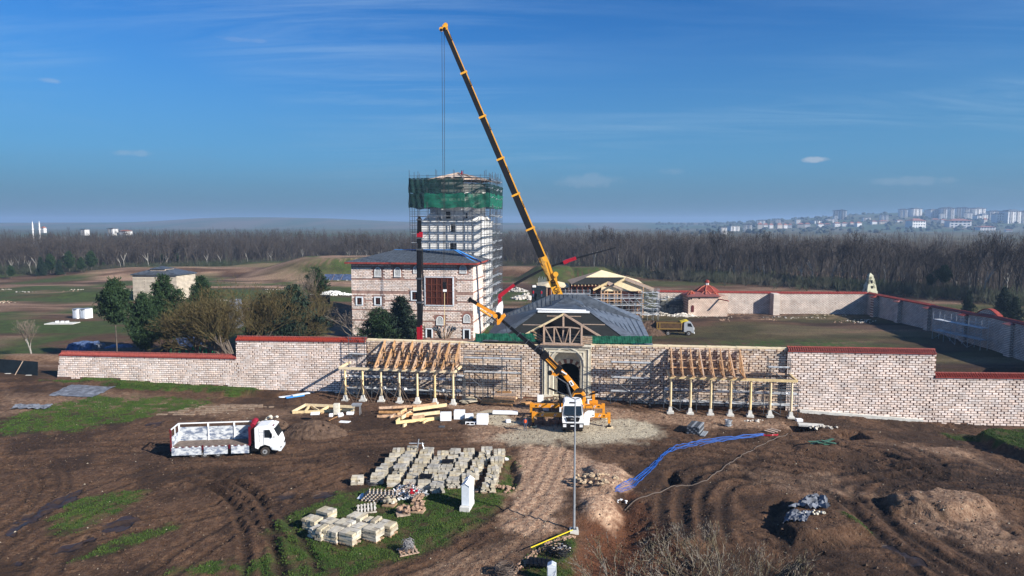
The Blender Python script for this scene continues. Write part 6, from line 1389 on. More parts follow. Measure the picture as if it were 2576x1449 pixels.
mb = MB(); mb.box(((E0.x+E1.x)/2, YB+7, ze/2), (E1.x-E0.x-1, 11, ze-.4)); mb.build('wall', mat('dark_infill', (.09, .05, .04), .9, var=.4, scale=1), tbx)  # dark brown infill, mottled at random
for k in range(22): mb = MB(); p = E0+(E1-E0)*(k/21)-Vector((0, 0, .3)); mb.beam(p+Vector((0, .6, 0)), p+Vector((0, -.5, 0)), .18, .22); mb.build('rafter_end', M['wood_lt'], tbx)
mb = MB(); mb.beam(E0-Vector((0, 0, .5)), E1-Vector((0, 0, .5)), .2, .35); mb.build('eaves_beam', M['brownwood'], tbx)
for k in range(14): mb = MB(); p = E0+(E1-E0)*(k/13); mb.beam((p.x, YB+.3, 0), (p.x, YB+.3, ze-.3), .25, .25); mb.build('post', M['wood'] if k > 6 else M['brownwood'], tbx)
g0, ga, g1 = tq(1180, 590, YB-3), tq(1405, 480, YB-3), tq(1650, 585, YB-3); k0, ka, k1 = tq(1520, 505, YB-4.5), tq(1690, 412, YB-4.5), tq(2150, 590, YB-4.5)
for nm, a, b_, m in (('rafter', g0, ga, M['wood_lt']), ('rafter', ga, g1, M['wood_pink']), ('rafter', k0, ka, M['wood_lt']), ('rafter', ka, k1, M['wood_pink'])):
    for off in (0, 1.4, 2.8): mb = MB(); o_ = Vector((off*.25, off, 0)); mb.beam(a+o_, b_+o_, .22, .5); mb.build(nm, m, tbx)
mb = MB(); mb.prism([tq(1310, 610, YB-2.5), tq(1960, 612, YB-2.5), tq(1960, 540, YB-2.5), tq(1700, 425, YB-2.5), tq(1500, 530, YB-2.5), tq(1310, 535, YB-2.5)], (0, .3, 0)); mb.build('gable_boarding', M['ply'], tbx)
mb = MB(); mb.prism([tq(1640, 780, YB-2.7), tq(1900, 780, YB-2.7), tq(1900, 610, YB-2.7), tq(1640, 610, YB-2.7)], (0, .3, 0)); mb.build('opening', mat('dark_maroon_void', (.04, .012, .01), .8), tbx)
for x in (1310, 1360, 1410, 1520, 1570, 1630, 1910, 1950): mb = MB(); mb.beam(tq(x, 860, YB-2.6), tq(x, 600, YB-2.6), .28, .28); mb.build('post', M['wood'], tbx)
for y in (650, 770): mb = MB(); mb.beam(tq(1300, y, YB-2.7), tq(1640, y, YB-2.7), .25, .25); mb.build('cross_beam', M['wood'], tbx)
for lab, x0, x1, Y_, lv, nb in (('scaffold in front of the timber hall gables', 1130, 1970, YB-6, [2, 4, 5.8], 8), ('dense scaffold at the right corner of the timber hall', 1970, 2240, YB-4, [1.4, 2.8, 4.2, 5.6, 7], 3), ('scaffold along the left eaves of the timber hall', 640, 1130, YB-3, [3, 5, 6.6], 5)):
    a, b_ = tq(x0, 800, Y_), tq(x1, 800, Y_); scaffold(lab, (a.x, Y_, 0), 0, nb, (b_.x-a.x)/nb, lv, 1.6, m=M['steel_lt'], top_extra=1.2, brace=True)
for k in range(16): 
    p = tq(random.uniform(1980, 2230), random.uniform(600, 900), YB-4.5); mb = MB(); mb.box(p, (random.uniform(.8, 1.8), .5, .08), Matrix.Rotation(R(random.uniform(15, 30)), 3, 'Y')); tag(mb.build('scaffold_board', M['deck'], None), 'loose pale board lying askew on the dense corner scaffold', 'board', 'askew boards on the corner scaffold')
# left annex with small plywood roof and black sheeted shed
an = thing('timber_annex', 'small annex with pale plywood pyramid roof behind the big crane boom', 'building', (tq(560, 700, YB+4).x, YB+4, 0))
w0, w1, wa = tq(290, 535, YB+2), tq(800, 545, YB+2), tq(560, 440, YB+8); w2, w3 = w1+Vector((.5, 11, 0)), w0+Vector((0, 11, 0))
for q in ([w0, w1, wa], [w1, w2, wa], [w2, w3, wa], [w3, w0, wa]): slab('roof_slope', q, M['ply'], .2, an)
mb = MB(); mb.box(((w0.x+w1.x)/2, YB+7.5, w0.z/2-.2), (w1.x-w0.x-.8, 10, w0.z-.2)); mb.build('wall', M['brownwood'], an)
mb = MB(); 
for k in range(8): p = w0+(w1-w0)*(k/7); mb.beam((p.x, YB+2, 0), (p.x, YB+2, p.z), .2, .2)
mb.build('post', M['wood_old'], an)
sh_ = thing('black_shed', 'black sheeted shed with scaffold poles left of the plywood roofed annex', 'shed', (tq(310, 740, YB-4).x, YB-4, 0)); a, b_ = tq(195, 740, YB-4), tq(420, 545, YB-4); mb = MB(); mb.box(((a.x+b_.x)/2, YB-2, b_.z/2), (b_.x-a.x, 4, b_.z)); mb.build('wall', M['darknet'], sh_)
for k in range(7): mb = MB(); p = tq(300+k*20, 400, YB-2); mb.tube((p.x, YB-2, b_.z), (p.x, YB-2, p.z+random.uniform(-.5, .5)), .05, n=5); mb.build('pole', M['steel_lt'], sh_)
mb = MB(); q = tq(230, 530, YB-4.2); mb.box(q, (.9, .1, .55)); tag(mb.build('sign_board', M['white'], None), 'blank white board fixed to the black shed', 'board')
# rubble and spoil between mansion and hall
def heap(lab, u, v, n, sx, sy, h, m, rs=(.2, .5), name='rubble_heap', cat='rubble', Y_=None):
    p = GG(u, v) if Y_ is None else at(u, v, Y_); mb = MB()
    for k in range(n): a, r_ = random.uniform(0, 6.28), math.sqrt(random.random()); mb.rock((p.x+math.cos(a)*r_*sx, p.y+math.sin(a)*r_*sy, p.z+h*(1-r_)*random.uniform(.6, 1)), random.uniform(*rs))
    return tag(mb.build(name, m, None), lab, cat)
heap('pale boulders and spoil right of the banded mansion', 1325, 752, 130, 5, 3, 2.0, M['rubble'], (.3, .8)); heap('second pile of pale boulders behind the red crane base', 1300, 733, 80, 4, 3, 1.5, M['rubble'], (.3, .7))
heap('long bright white stone heap in the field left of the mansion', 836, 742, 420, 7.5, 2.2, 1.6, mat('white_rubble', (.72, .70, .66), .9, var=.2, scale=1), (.2, .55))
heap('pile of white stones below the wooded field at far centre left', 745, 640+40, 12, 4, 3, .4, M['rubble'], (.3, .7)) 
# --- small octagonal roofed stone house at left
hy = 219; h0, h1 = at(336, 752, hy), at(446, 752, hy-1.5); zH = at(400, 690, hy).z
hs = thing('small_stone_house', 'small pale stone house with banded courses and a low dark lead roof', 'building', ((h0.x+h1.x)/2, hy+4, 0)); dv = Vector((h1.x-h0.x, h1.y-h0.y, 0)).normalized(); nv = Vector((-dv.y, dv.x, 0)); Lh = (Vector((h1.x, h1.y, 0))-Vector((h0.x, h0.y, 0))).length
H0, H1 = Vector((h0.x, h0.y, 0)), Vector((h1.x, h1.y, 0)); dep = 9.5
mb = MB(); mb.prism([H0, H1, H1+nv*dep+dv*.8, H0+nv*dep], (0, 0, zH)); mb.build('wall', brickmat('banded_house', dv, (.60, .52, .40), (.64, .56, .45), (.22, .16, .12), bw=9, bh=.42, gap=.16), hs)
mb = MB(); U = Vector((0, 0, zH)); c_ = (H0+H1)/2+nv*dep/2; o_ = .45
C4 = [H0-dv*o_-nv*o_+U, H1+dv*o_-nv*o_+U, H1+dv*(o_+.8)+nv*(dep+o_)+U, H0-dv*o_+nv*(dep+o_)+U]; T4 = [c_+dv*sx*2.6+nv*sy*2.6+U+Vector((0, 0, 1.5)) for sx, sy in ((-1, -1), (1, -1), (1, 1), (-1, 1))]
for i in range(4): mb.add([C4[i], C4[(i+1) % 4], T4[(i+1) % 4], T4[i]], [(0, 1, 2, 3)])
mb.prism([p-Vector((0, 0, .3)) for p in C4], (0, 0, .28)); mb.build('roof', M['lead'], hs)
mb = MB(); q = (H0+H1)/2+nv*1.4+dv*.3; mb.prism([q-dv*2.6+U, q+dv*2.6+U, q+dv*2.6+nv*5+U, q-dv*2.6+nv*5+U], (0, 0, 1.7)); mb.build('raised_bay', brickmat('bay_m', dv, (.60, .48, .38), (.64, .52, .42), (.25, .17, .13), bw=.7, bh=.4, gap=.12), hs)
mb = MB(); q2_ = q+nv*2.5+U+Vector((0, 0, 1.7)); mb.add([q2_-dv*2.9-nv*2.9, q2_+dv*2.9-nv*2.9, q2_+dv*2.9+nv*2.9, q2_-dv*2.9+nv*2.9, q2_+Vector((0, 0, .8))], [(0, 1, 4), (1, 2, 4), (2, 3, 4), (3, 0, 4)]); mb.build('bay_roof', M['lead'], hs)
# --- portable toilets, pad, fences, sheds at left
for i, (u0, u1) in enumerate(((181, 199), (202, 222))):
    a, b_ = at(u0, 802, 177), at(u1, 802, 177); w = b_.x-a.x; zt = at(u0, 776, 177).z
    t_ = thing('portable_toilet', 'white portable toilet cabin in the field, %s of the pair' % ('left' if i == 0 else 'right larger'), 'toilet cabin', ((a.x+b_.x)/2, 178, gzs(a.x, 177)), R(-18), 'portable toilets in the field')
    mb = MB(); mb.box((0, 0, 1.25), (w*.85, 1.7+.5*i, 2.5)); mb.build('cabin', M['white'], t_, world=False); mb = MB(); mb.box((0, -.9-.25*i, 1.1), (w*.5, .06, 1.9)); mb.build('door', M['cabinet'], t_, world=False); mb = MB(); mb.box((0, 0, 2.55), (w*.9, 1.9+.5*i, .1)); mb.build('roof', M['steel_lt'], t_, world=False); mb = MB(); mb.box((0, -.95-.25*i, 2.25), (.3, .05, .2)); mb.build('vent', M['black'], t_, world=False)
p = GG(157, 814); mb = MB(); mb.box(p+Vector((0, 0, .08)), (7, 3.2, .2)); tag(mb.build('concrete_pad', M['concrete'], None), 'pale concrete pad with three white blocks beside the toilets', 'slab')
for i, dx in enumerate((-1.6, -.3, .9)): mb = MB(); mb.box(p+Vector((dx, .5, .4)), (.7, .4, .4)); tag(mb.build('white_block', M['white'], None), 'white block on the concrete pad, %s from the left' % ORD[i], 'block')
def shade_fence(lab, pts, h, m, post=True, lean=.0, step=2.4):
    r = thing('shade_fence', lab, 'fence', tuple(pts[0]))
    for a, b_ in zip(pts[:-1], pts[1:]):
        mb = MB(); mb.add([a, b_, b_+Vector((lean, .25, h)), a+Vector((lean, .25, h))], [(0, 1, 2, 3)]); o = mb.build('net_panel', m, r); s_ = o.modifiers.new('t', 'SOLIDIFY'); s_.thickness = .03
        mb = MB(); mb.beam(a+Vector((-.9, -.5, -.2)), a+Vector((lean+.4, -.05, h)), .12, .10); mb.build('slanted_post', M['wood_old'], r)
        mb = MB(); mb.box(a*.5+b_*.5+Vector((0, -.2, .05)), (.9, .3, .2)); mb.build('ballast_block', M['concrete'], r)
us_ = [-110, -60, 20, 99, 148]; shade_fence('black shade net fence on slanted posts at the far left', [Vector((at(u, 919, 112).x, 112-.02*(u+110), gzs(at(u, 919, 112).x, 112-.02*(u+110))-.1)) for u in us_], 2.3, M['darknet'])
shade_fence('dark shade fence in the field left of the mansion', [Vector((at(u, 705, 290).x, 290, gzs(at(u, 705, 290).x, 290))) for u in (816, 840, 862, 884)], 2.6, M['tarpblue'])
shade_fence('long dark green fence in the shadow left of the mansion', [Vector((at(u, 760, 205).x, 205, gzs(at(u, 760, 205).x, 205))) for u in (775, 800, 830)], 2.2, M['darknet'])
def tarp(lab, u0, u1, vt, vb, Y_, dep, m, name='tarpaulin_stack', seed=1, cat='tarpaulin', lump=.35):
    rs = random.Random(seed); a, b_ = at(u0, vb, Y_), at(u1, vb, Y_); zb = gzs(a.x, Y_); zt = at(u0, vt, Y_+dep*.5).z; zt = max(zt, zb+.4); nx_, ny_ = 12, 7; mb = MB(); P = []
    for j in range(ny_):
        for i in range(nx_):
            x = a.x+(b_.x-a.x)*i/(nx_-1); y = Y_+dep*j/(ny_-1); e = 1 if 0 < i < nx_-1 and 0 < j < ny_-1 else 0
            P.append((x+rs.uniform(-.1, .1), y+rs.uniform(-.1, .1), zb-.1 if not e else zb+(zt-zb)*(1-lump*rs.random())))
    mb.add(P, [(j*nx_+i, j*nx_+i+1, (j+1)*nx_+i+1, (j+1)*nx_+i) for j in range(ny_-1) for i in range(nx_-1)])
    return tag(mb.build(name, m, None), lab, cat)
tarp('dark blue tarpaulin covered stack near the black fence', 160, 222, 860, 879, 131, 5, M['tarpblue'], seed=2); tarp('clear sheeted end of the blue covered stack', 215, 240, 864, 878, 132, 4, M['tarpgrey'], seed=8)
tarp('dark blue tarpaulin between the two pines', 250, 300, 868, 876, 131, 5, M['tarpblue'], seed=3); tarp('bright green tarpaulin stack under the golden tree', 470, 537, 868, 884, 122, 3, M['tarpgreen'], seed=4, lump=.6)
tarp('crumpled green tarpaulin beside the black heap', 419, 468, 874, 892, 118, 3, M['tarpgreen'], seed=5, lump=.7); tarp('dark blue tarpaulin behind the green ones', 425, 480, 849, 862, 131, 5, M['tarpblue'], seed=6); tarp('black covered heap under the pines', 400, 428, 856, 880, 122, 4, M['darknet'], seed=7)
tarp('grey sheeted shed glimpsed through the golden tree', 572, 592, 752, 795, 160, 5, M['tarpgrey'], seed=9, lump=.1)
tarp('long dark covered stack left behind the tall wall', 640, 700, 845, 858, 125, 4, M['tarpblue'], seed=10)

for i in range(26):                    # pale and reddish rubble lying in the fields beyond the wall
    u = random.choice([random.uniform(-20, 330), random.uniform(-20, 870), random.uniform(1780, 2300)]); v = random.uniform(725, 765) if u < 900 else random.uniform(792, 812)
    heap('low scatter of pale rubble in the field beyond the wall', u, v, 20, random.uniform(2, 7), random.uniform(1, 2.5), .2, random.choice([M['slab2'], M['slab'], M['brownrock']]), (.08, .30))['group'] = 'field rubble'
for i in range(14):
    u = random.uniform(150, 900); v = random.uniform(668, 700); heap('low scatter of pale rubble in the field beyond the wall', u, v, 22, random.uniform(3, 8), 1.5, .6, random.choice([M['slab2'], M['brownrock']]), (.3, .8))['group'] = 'field rubble'
# ================================================================ MACHINES
def textmesh(s, size, m, parent, M4, name='lettering', ext=.01, shear=0):
    cu = bpy.data.curves.new('lettering', 'FONT'); cu.body = s; cu.size = size; cu.extrude = ext; cu.align_x = 'CENTER'; cu.align_y = 'CENTER'; cu.offset = size*.02
    o = bpy.data.objects.new('tmp', cu); me = bpy.data.meshes.new_from_object(o); bpy.data.objects.remove(o); me.name = name; me.materials.clear(); me.materials.append(m)
    q = link(name, me, parent); q.matrix_basis = M4; return q
def wheel(parent, c, r, w, axis='y', dual=False):
    d = Vector((0, 1, 0)) if axis == 'y' else Vector((1, 0, 0)); c = Vector(c); mb = MB(); mb.tube(c-d*w/2, c+d*w/2, r, n=20); mb.tube(c-d*w*.4, c+d*w*.4, r*1.02, n=20); t_ = mb.build('wheel', M['rubber'], parent, world=False)
    mb = MB(); mb.tube(c-d*(w/2+.015), c+d*(w/2+.015), r*.55, n=14); mb.build('rim', M['rim'], t_, world=False); mb = MB(); mb.tube(c-d*(w/2+.07), c+d*(w/2+.07), r*.2, n=10); mb.build('hub', M['blackmetal'], t_, world=False)
    return t_
# --- white cargo truck with its near side dropped
po = Vector((G(665, 1147).x, G(665, 1147).y, 0)); ct = thing('cargo_truck', 'long white open cargo truck with worn panels and near side boards dropped', 'truck', (po.x, po.y+.2, gzs(po.x, po.y)), R(6.5)); ct.scale = (.9, .9, .9)
B0, B1, WY = -10.6, -1.75, 2.45
def part(nm, m, fn, par=None): mb = MB(); fn(mb); return mb.build(nm, m, par if par is not None else ct, world=False)
part('bed_floor', M['bed'], lambda b: b.box(((B0+B1)/2, WY/2, 1.42), (B1-B0, WY, .14)))
part('chassis', M['blackmetal'], lambda b: (b.box(((B0+B1)/2+.8, WY/2, .95), (B1-B0+2.2, .9, .35)), b.box((-1.2, WY/2, .9), (.8, 2.1, .6)), b.box((-3.6, .25, .8), (1.0, .5, .5))))
dx = (B1-B0)/3; gaps = [(B0, B0+3.35), (B0+3.65, B0+6.35), (B0+6.75, B1-.05)]
for a, b_ in gaps:
    sb = part('dropped_side_board', M['truckbody'], lambda b: b.box(((a+b_)/2, -.07, .95), (b_-a, .06, .94)))
    part('board_rib', M['truckbody'], lambda b: [b.box(((a+b_)/2, -.11, z), (b_-a, .03, .05)) for z in (.52, .95, 1.38)], sb)
for k in range(24): part('hinge', M['maroon'] if k % 2 else M['white'], lambda b: b.box((B0+.2+k*(B1-B0-.3)/23, -.08, 1.47), (.18, .12, .08)))
for x in (B0+3.5, B0+6.55): part('side_post_stub', M['maroon'], lambda b: b.box((x, -.03, 1.35), (.16, .14, .5)))
xs = [B0+.05, B0+3.45, B0+6.5, B1]
for a, b_ in zip(xs[:-1], xs[1:]):
    fb = part('far_side_board', M['truckbody'], lambda b: b.box(((a+b_)/2, WY, 2.32), (b_-a-.08, .07, 1.66)))
    part('board_rib', M['truckbody'], lambda b: [b.box(((a+b_)/2, WY-.05, z), (b_-a-.1, .03, .035)) for z in (1.85, 2.2, 2.55, 2.9, 3.1)], fb)
    part('top_rail', M['white'], lambda b: b.box(((a+b_)/2, WY, 3.62), (b_-a, .09, .13)))
for x in xs: part('side_post', M['white'], lambda b: (b.box((x, WY-.06, 2.55), (.16, .16, 2.25)), b.box((x, WY-.16, 2.6), (.05, .05, 1.2))))
part('rear_gate', M['truckbody'], lambda b: b.box((B0-.02, WY/2, 2.05), (.08, WY-.2, 1.2)))
part('rear_frame', M['white'], lambda b: (b.beam((B0, 0, 3.6), (B0, WY, 3.62), .1, .13), b.beam((B0, WY/2, 2.6), (B0, WY/2, 3.6), .08, .08)))
for y in (0, WY): part('rear_post', M['maroon'], lambda b: b.box((B0-.05, y, 2.35), (.16, .16, 2.6)))
part('bumper', M['maroon'], lambda b: b.box((B0-.05, WY/2, 1.1), (.14, WY, .2)))
for z in (2.0, 2.5, 3.1): part('tail_marker', M['rust'], lambda b: b.box((B0-.06, -.1, z), (.12, .05, .16)))
part('headboard', M['maroon'], lambda b: (b.box((B1+.02, WY/2, 2.4), (.1, WY, 1.9)), b.box((B1+.02, .02, 2.5), (.18, .14, 2.3)), b.box((B1+.02, WY, 2.5), (.18, .14, 2.3))))
part('rolled_tarpaulin', mat('crimson_tarp', (.26, .012, .03), .7, var=.3, scale=3, bump=.05), lambda b: [b.tube((B1+.25, WY-.1-.35*k, 3.75+.12*math.sin(k*2)), (B1+.2, WY-.55-.35*k, 3.70+.15*math.cos(k)), .34-.03*k, .30, n=8) for k in range(4)])
prof = [(-1.15, 1.0), (-1.15, 3.45), (-.9, 3.62), (.45, 3.72), (.95, 3.5), (1.32, 2.75), (1.62, 2.15), (1.85, 1.35), (1.72, .75), (1.45, .62), (.78, .72), (.6, 1.15), (0, 1.38), (-.6, 1.15), (-.78, .85)]
cab = part('cab', M['white'], lambda b: b.prism([(x, .02, z) for x, z in prof], (0, WY-.04, 0))); bevel(cab, .05, 2)
part('windscreen', M['glass'], lambda b: b.prism([(1.30, .18, 2.83), (1.53, .18, 2.28), (1.53, WY-.18, 2.28), (1.30, WY-.18, 2.83)], (.03, 0, .02)), cab)
part('windscreen', M['glass'], lambda b: b.prism([(1.02, .16, 3.42), (1.55, .16, 2.3), (1.55, WY-.16, 2.3), (1.02, WY-.16, 3.42)], (.05, 0, .03)), cab)
for y, s in ((.0, -1), (WY, 1)):
    part('side_window', M['glass'], lambda b: b.prism([(.02, y+.01*s, 2.28), (.80, y+.01*s, 2.22), (.92, y+.01*s, 2.55), (.62, y+.01*s, 3.22), (.02, y+.01*s, 3.22)], (0, .02*s, 0)), cab)
    part('quarter_window', M['glass'], lambda b: b.prism([(.88, y+.01*s, 2.28), (1.2, y+.01*s, 2.26), (1.02, y+.01*s, 2.75), (.95, y+.01*s, 2.8)], (0, .02*s, 0)), cab)
part('door_seam', M['steel'], lambda b: (b.box((-.08, -.0, 2.2), (.025, .03, 2.0)), b.box((-.6, 0, 2.6), (.025, .03, 1.7)), b.box((-.35, 0, 2.9), (.5, .03, .02)), b.box((-.35, 0, 2.5), (.5, .03, .02))), cab)
part('sun_visor', M['white'], lambda b: b.prism([(.75, .05, 3.66), (1.22, .05, 3.5), (1.2, .05, 3.38), (.8, .05, 3.5)], (0, WY-.1, 0)), cab)
part('number_plate', M['maroon'], lambda b: b.box((1.0, .5, 3.62), (.12, .5, .12), Matrix.Rotation(R(25), 3, 'Y')), cab)
part('bumper_front', M['cabinet'], lambda b: (b.box((1.72, WY/2, .75), (.3, WY, .38)), b.box((1.2, -.02, .98), (.7, .06, .3))), cab)
part('headlight', M['glass'], lambda b: b.box((1.82, .25, 1.0), (.1, .35, .18)), cab); part('headlight', M['glass'], lambda b: b.box((1.82, WY-.25, 1.0), (.1, .35, .18)), cab)
part('grille', M['blackmetal'], lambda b: [b.box((1.72-.1*(z-1.4), WY/2, z), (.04, 1.6, .05)) for z in (1.25, 1.4, 1.55, 1.7)], cab)
part('wing_mirror', M['white'], lambda b: (b.box((1.05, -.28, 2.65), (.14, .1, .55)), b.beam((1.0, 0, 2.9), (1.05, -.28, 2.85), .03, .03)), cab)
part('air_tank', M['blackmetal'], lambda b: b.tube((-1.35, .2, 1.0), (-1.35, .75, 1.0), .22, n=10))
for x in (0, -6.9, -8.2): wheel(ct, (x, .2, .52), .52, .34); wheel(ct, (x, WY-.2, .52), .52, .34)
wheel(ct, (-5.4, .2, .50), .50, .34)
# --- white truck carrying the orange knuckle boom crane
cr = thing('crane_truck', 'white truck with orange knuckle boom crane and spread outriggers before the gate', 'crane truck', (7.25, 79.3, gzs(7.25, 79.3)), R(-3))
def cp(nm, m, fn, par=None): mb = MB(); fn(mb); return mb.build(nm, m, par if par is not None else cr, world=False)
INVC = INV[cr.name]
def lc(u, v, Y_): return INVC @ at(u, v, Y_)
cab = cp('cab', M['white'], lambda b: b.prism([(-1.25, 0, 1.05), (1.25, 0, 1.05), (1.25, 0, 2.25), (1.12, .28, 3.45), (1.0, .5, 3.75), (-1.0, .5, 3.75), (-1.12, .28, 3.45), (-1.25, 0, 2.25)], (0, 2.3, 0))); bevel(cab, .06, 2)
cp('windscreen', M['glass'], lambda b: b.prism([(-1.08, -.04, 2.28), (1.08, -.04, 2.28), (.98, .20, 3.32), (-.98, .20, 3.32)], (0, .06, 0)), cab)
cp('roof_light', M['blackmetal'], lambda b: b.box((0, .42, 3.68), (.8, .16, .12)), cab)
cp('wiper', M['blackmetal'], lambda b: [b.box((x, -.06, 2.2), (.5, .03, .07), Matrix.Rotation(R(8), 3, 'Y')) for x in (-.6, 0, .6)], cab)
gr_ = cp('grille', M['blackmetal'], lambda b: b.prism([(-.85, -.05, 2.0), (.85, -.05, 2.0), (.68, -.05, 1.5), (-.68, -.05, 1.5)], (0, .06, 0)), cab)
textmesh('MAN', .24, M['rim'], gr_, Matrix.Translation((0, -.07, 1.78)) @ Matrix.Rotation(R(90), 4, 'X'))
cp('bumper', M['blackmetal'], lambda b: (b.box((0, .1, .98), (2.5, .35, .62)), b.box((0, -.06, .62), (1.6, .1, .12))), cab)
for x in (-.98, .98): cp('headlight', M['marble'], lambda b: (b.box((x, -.1, 1.1), (.38, .06, .13)), b.box((x, -.1, .92), (.38, .06, .13))), cab)
cp('number_plate', M['white'], lambda b: b.box((0, -.1, .98), (.55, .04, .13)), cab)
for s in (-1, 1): cp('side_window', M['glass'], lambda b: b.prism([(s*1.255, .35, 2.35), (s*1.255, 1.5, 2.35), (s*1.16, 1.5, 3.3), (s*1.14, .45, 3.3)], (s*.02, 0, 0)), cab)
dr = cp('open_door', M['white'], lambda b: b.prism([(1.3, .25, 1.0), (1.95, .33, 1.0), (2.0, .34, 1.9), (2.55, .42, 2.0), (2.55, .42, 2.75), (1.75, .30, 2.75), (1.3, .25, 2.45)], (.02, .09, 0)), cab)
cp('door_window_frame', M['blackmetal'], lambda b: (b.beam((1.35, .25, 2.4), (1.5, .15, 3.4), .06, .06), b.beam((1.5, .15, 3.4), (2.3, .38, 3.45), .06, .06), b.beam((2.3, .38, 3.45), (2.5, .42, 2.7), .06, .06), b.box((2.4, .39, 2.2), (.2, .05, .1))), dr)
cp('mirror', M['white'], lambda b: (b.box((-1.5, .1, 2.9), (.22, .14, .55)), b.beam((-1.2, .3, 3.2), (-1.5, .1, 3.1), .04, .04)), cab)
cp('chassis', M['blackmetal'], lambda b: (b.box((0, 5.5, 1.0), (1.0, 9, .35)), b.box((-.95, 4.2, .85), (.5, 1.6, .6)), b.box((.95, 4.2, .85), (.5, 1.6, .6))))
cp('load_bed', M['blackmetal'], lambda b: (b.box((0, 9.4, 1.45), (2.5, 3.2, .15)), b.box((-1.25, 9.4, 1.9), (.08, 3.2, .8)), b.beam((-1.3, 2.6, 1.2), (-1.5, 8.0, 2.6), .18, .3), b.beam((-1.5, 2.6, 1.0), (-1.65, 8.2, 1.8), .12, .2), b.beam((-1.2, 2.5, 3.2), (-1.3, 5.5, 3.0), .1, .1)))
cp('exhaust_stack', M['steel_lt'], lambda b: (b.tube((-.2, 2.6, 3.5), (-.9, 2.9, 3.95), .09, n=8), b.tube((-.2, 2.6, 1.5), (-.2, 2.6, 3.5), .09, n=8)))
for y in (1.15, 6.9, 8.3, 9.7):
    for x in (-1.02, 1.02): wheel(cr, (x, y, .52), .52, .36, 'x')
def outrigger(y, xl, xr, z, zl, zr):
    o = cp('outrigger_beam', M['orange'], lambda b: (b.box(((xl-1.2)/2, y, z), (abs(xl)-1.2, .42, .46)), b.box(((xr+1.2)/2, y, z), (xr-1.2, .42, .46)), b.box((0, y, z-.05), (2.5, .7, .62))))
    for x in (xl, xr): 
        s = 1 if x > 0 else -1
        cp('jack_leg', M['orange'], lambda b: (b.box((x, y, z-.35), (.30, .36, 1.2)), b.box((x-.06*s, y, z+.1), (.42, .4, .5))), o); cp('jack_ram', M['blackmetal'], lambda b: (b.tube((x, y, z-.9), (x, y, .12), .09, n=8),), o); cp('jack_foot', M['blackmetal'], lambda b: b.tube((x, y, .1), (x, y, .2), .3, n=10), o)
        cp('bearing_timber', M['wood_lt'], lambda b: b.box((x+.1, y-.1, .05), (.75, .6, .14)), o)
        cp('beam_window', M['blackmetal'], lambda b: b.box((x-.65*s, y-.22, z), (.28, .02, .16)), o)
        for k, dx in enumerate((1.15, 2.7)): cp('hazard_decal', M['white'], lambda b: [b.box((x-dx*s+.08*j, y-.222, z+.02), (.05, .012, .34), Matrix.Rotation(R(30), 3, 'Y')) for j in (-1, 1)], o); cp('hazard_decal', M['red'], lambda b: [b.box((x-dx*s+.08*j, y-.223, z+.02), (.05, .012, .34), Matrix.Rotation(R(30), 3, 'Y')) for j in (0,)], o)
outrigger(2.75, lc(1341, 1044, 82).x, lc(1532, 1044, 82).x, lc(1440, 1044, 82).z, 0, 0)
outrigger(6.5, lc(1336, 1021, 85.8).x, lc(1518, 1021, 85.8).x, lc(1440, 1021, 85.8).z, 0, 0)
tz = lc(1455, 1000, 86.3); YT = 86.3
cp('slewing_column', M['orange'], lambda b: (b.tube((tz.x, tz.y, 1.3), (tz.x, tz.y, 2.3), .75, n=14), b.box((tz.x+.1, tz.y, 1.6), (1.9, 1.3, .5))))
tur = cp('turret', M['orange'], lambda b: b.prism([lc(u, v, YT-.5) for u, v in ((1438, 1018), (1469, 1019), (1474, 1008), (1473, 994), (1466, 984), (1457, 983), (1443, 990), (1437, 1003))], (0, 1.1, 0))); bevel(tur, .05)
cp('hose_reel', M['blackmetal'], lambda b: b.prism([lc(u, v, YT-.53) for u, v in ((1442, 1011), (1456, 1011), (1466, 1004), (1467, 997), (1461, 991), (1447, 992), (1442, 999))], (0, .05, 0)), tur)
cp('hose_bundle', M['cable'], lambda b: [b.tube(lc(1446+k*2.6, 987, YT-.6), lc(1451+k*2.4, 975+abs(k-3), YT-.45), .05, n=4) for k in range(8)]+[b.tube(lc(1451+k*2.4, 975+abs(k-3), YT-.45), lc(1456+k*2.2, 986, YT-.3), .05, n=4) for k in range(8)], tur)
cp('control_seat', M['orange'], lambda b: (b.box(lc(1493, 1000, 86), (.35, .4, 1.5)), b.box(lc(1493, 1011, 86), (1.1, .5, .35)), b.box(lc(1493, 1018, 86), (.9, .4, .2)), b.beam(lc(1475, 995, 86), lc(1493, 992, 86), .08, .08)))
b1 = cp('main_boom', M['orange'], lambda b: (b.beam(lc(1460, 990, YT), lc(1420, 941, YT), .62, .95, up=(0, 1, 0), w2=.5, h2=.75), b.beam(lc(1424, 946, YT), lc(1411, 933, YT), .5, .7, up=(0, 1, 0))))
cp('crane_badge', M['white'], lambda b: (b.beam(lc(1434, 958, YT-.52), lc(1441, 970, YT-.52), .42, .03, up=(0, 1, 0))), b1); cp('badge_text', M['blackmetal'], lambda b: (b.beam(lc(1435.5, 961, YT-.56), lc(1440, 968.5, YT-.56), .12, .02, up=(0, 1, 0))), b1)
cp('lift_cylinder', M['steel'], lambda b: (b.tube(lc(1437, 1002, YT-.5), lc(1426, 965, YT-.5), .16, n=8), b.tube(lc(1426, 965, YT-.5), lc(1399, 948, YT-.2), .09, n=8)), b1)
cp('silver_ram', M['steel_lt'], lambda b: b.tube(lc(1412, 934, YT-.5), lc(1425, 942, YT-.5), .12, n=8), b1)
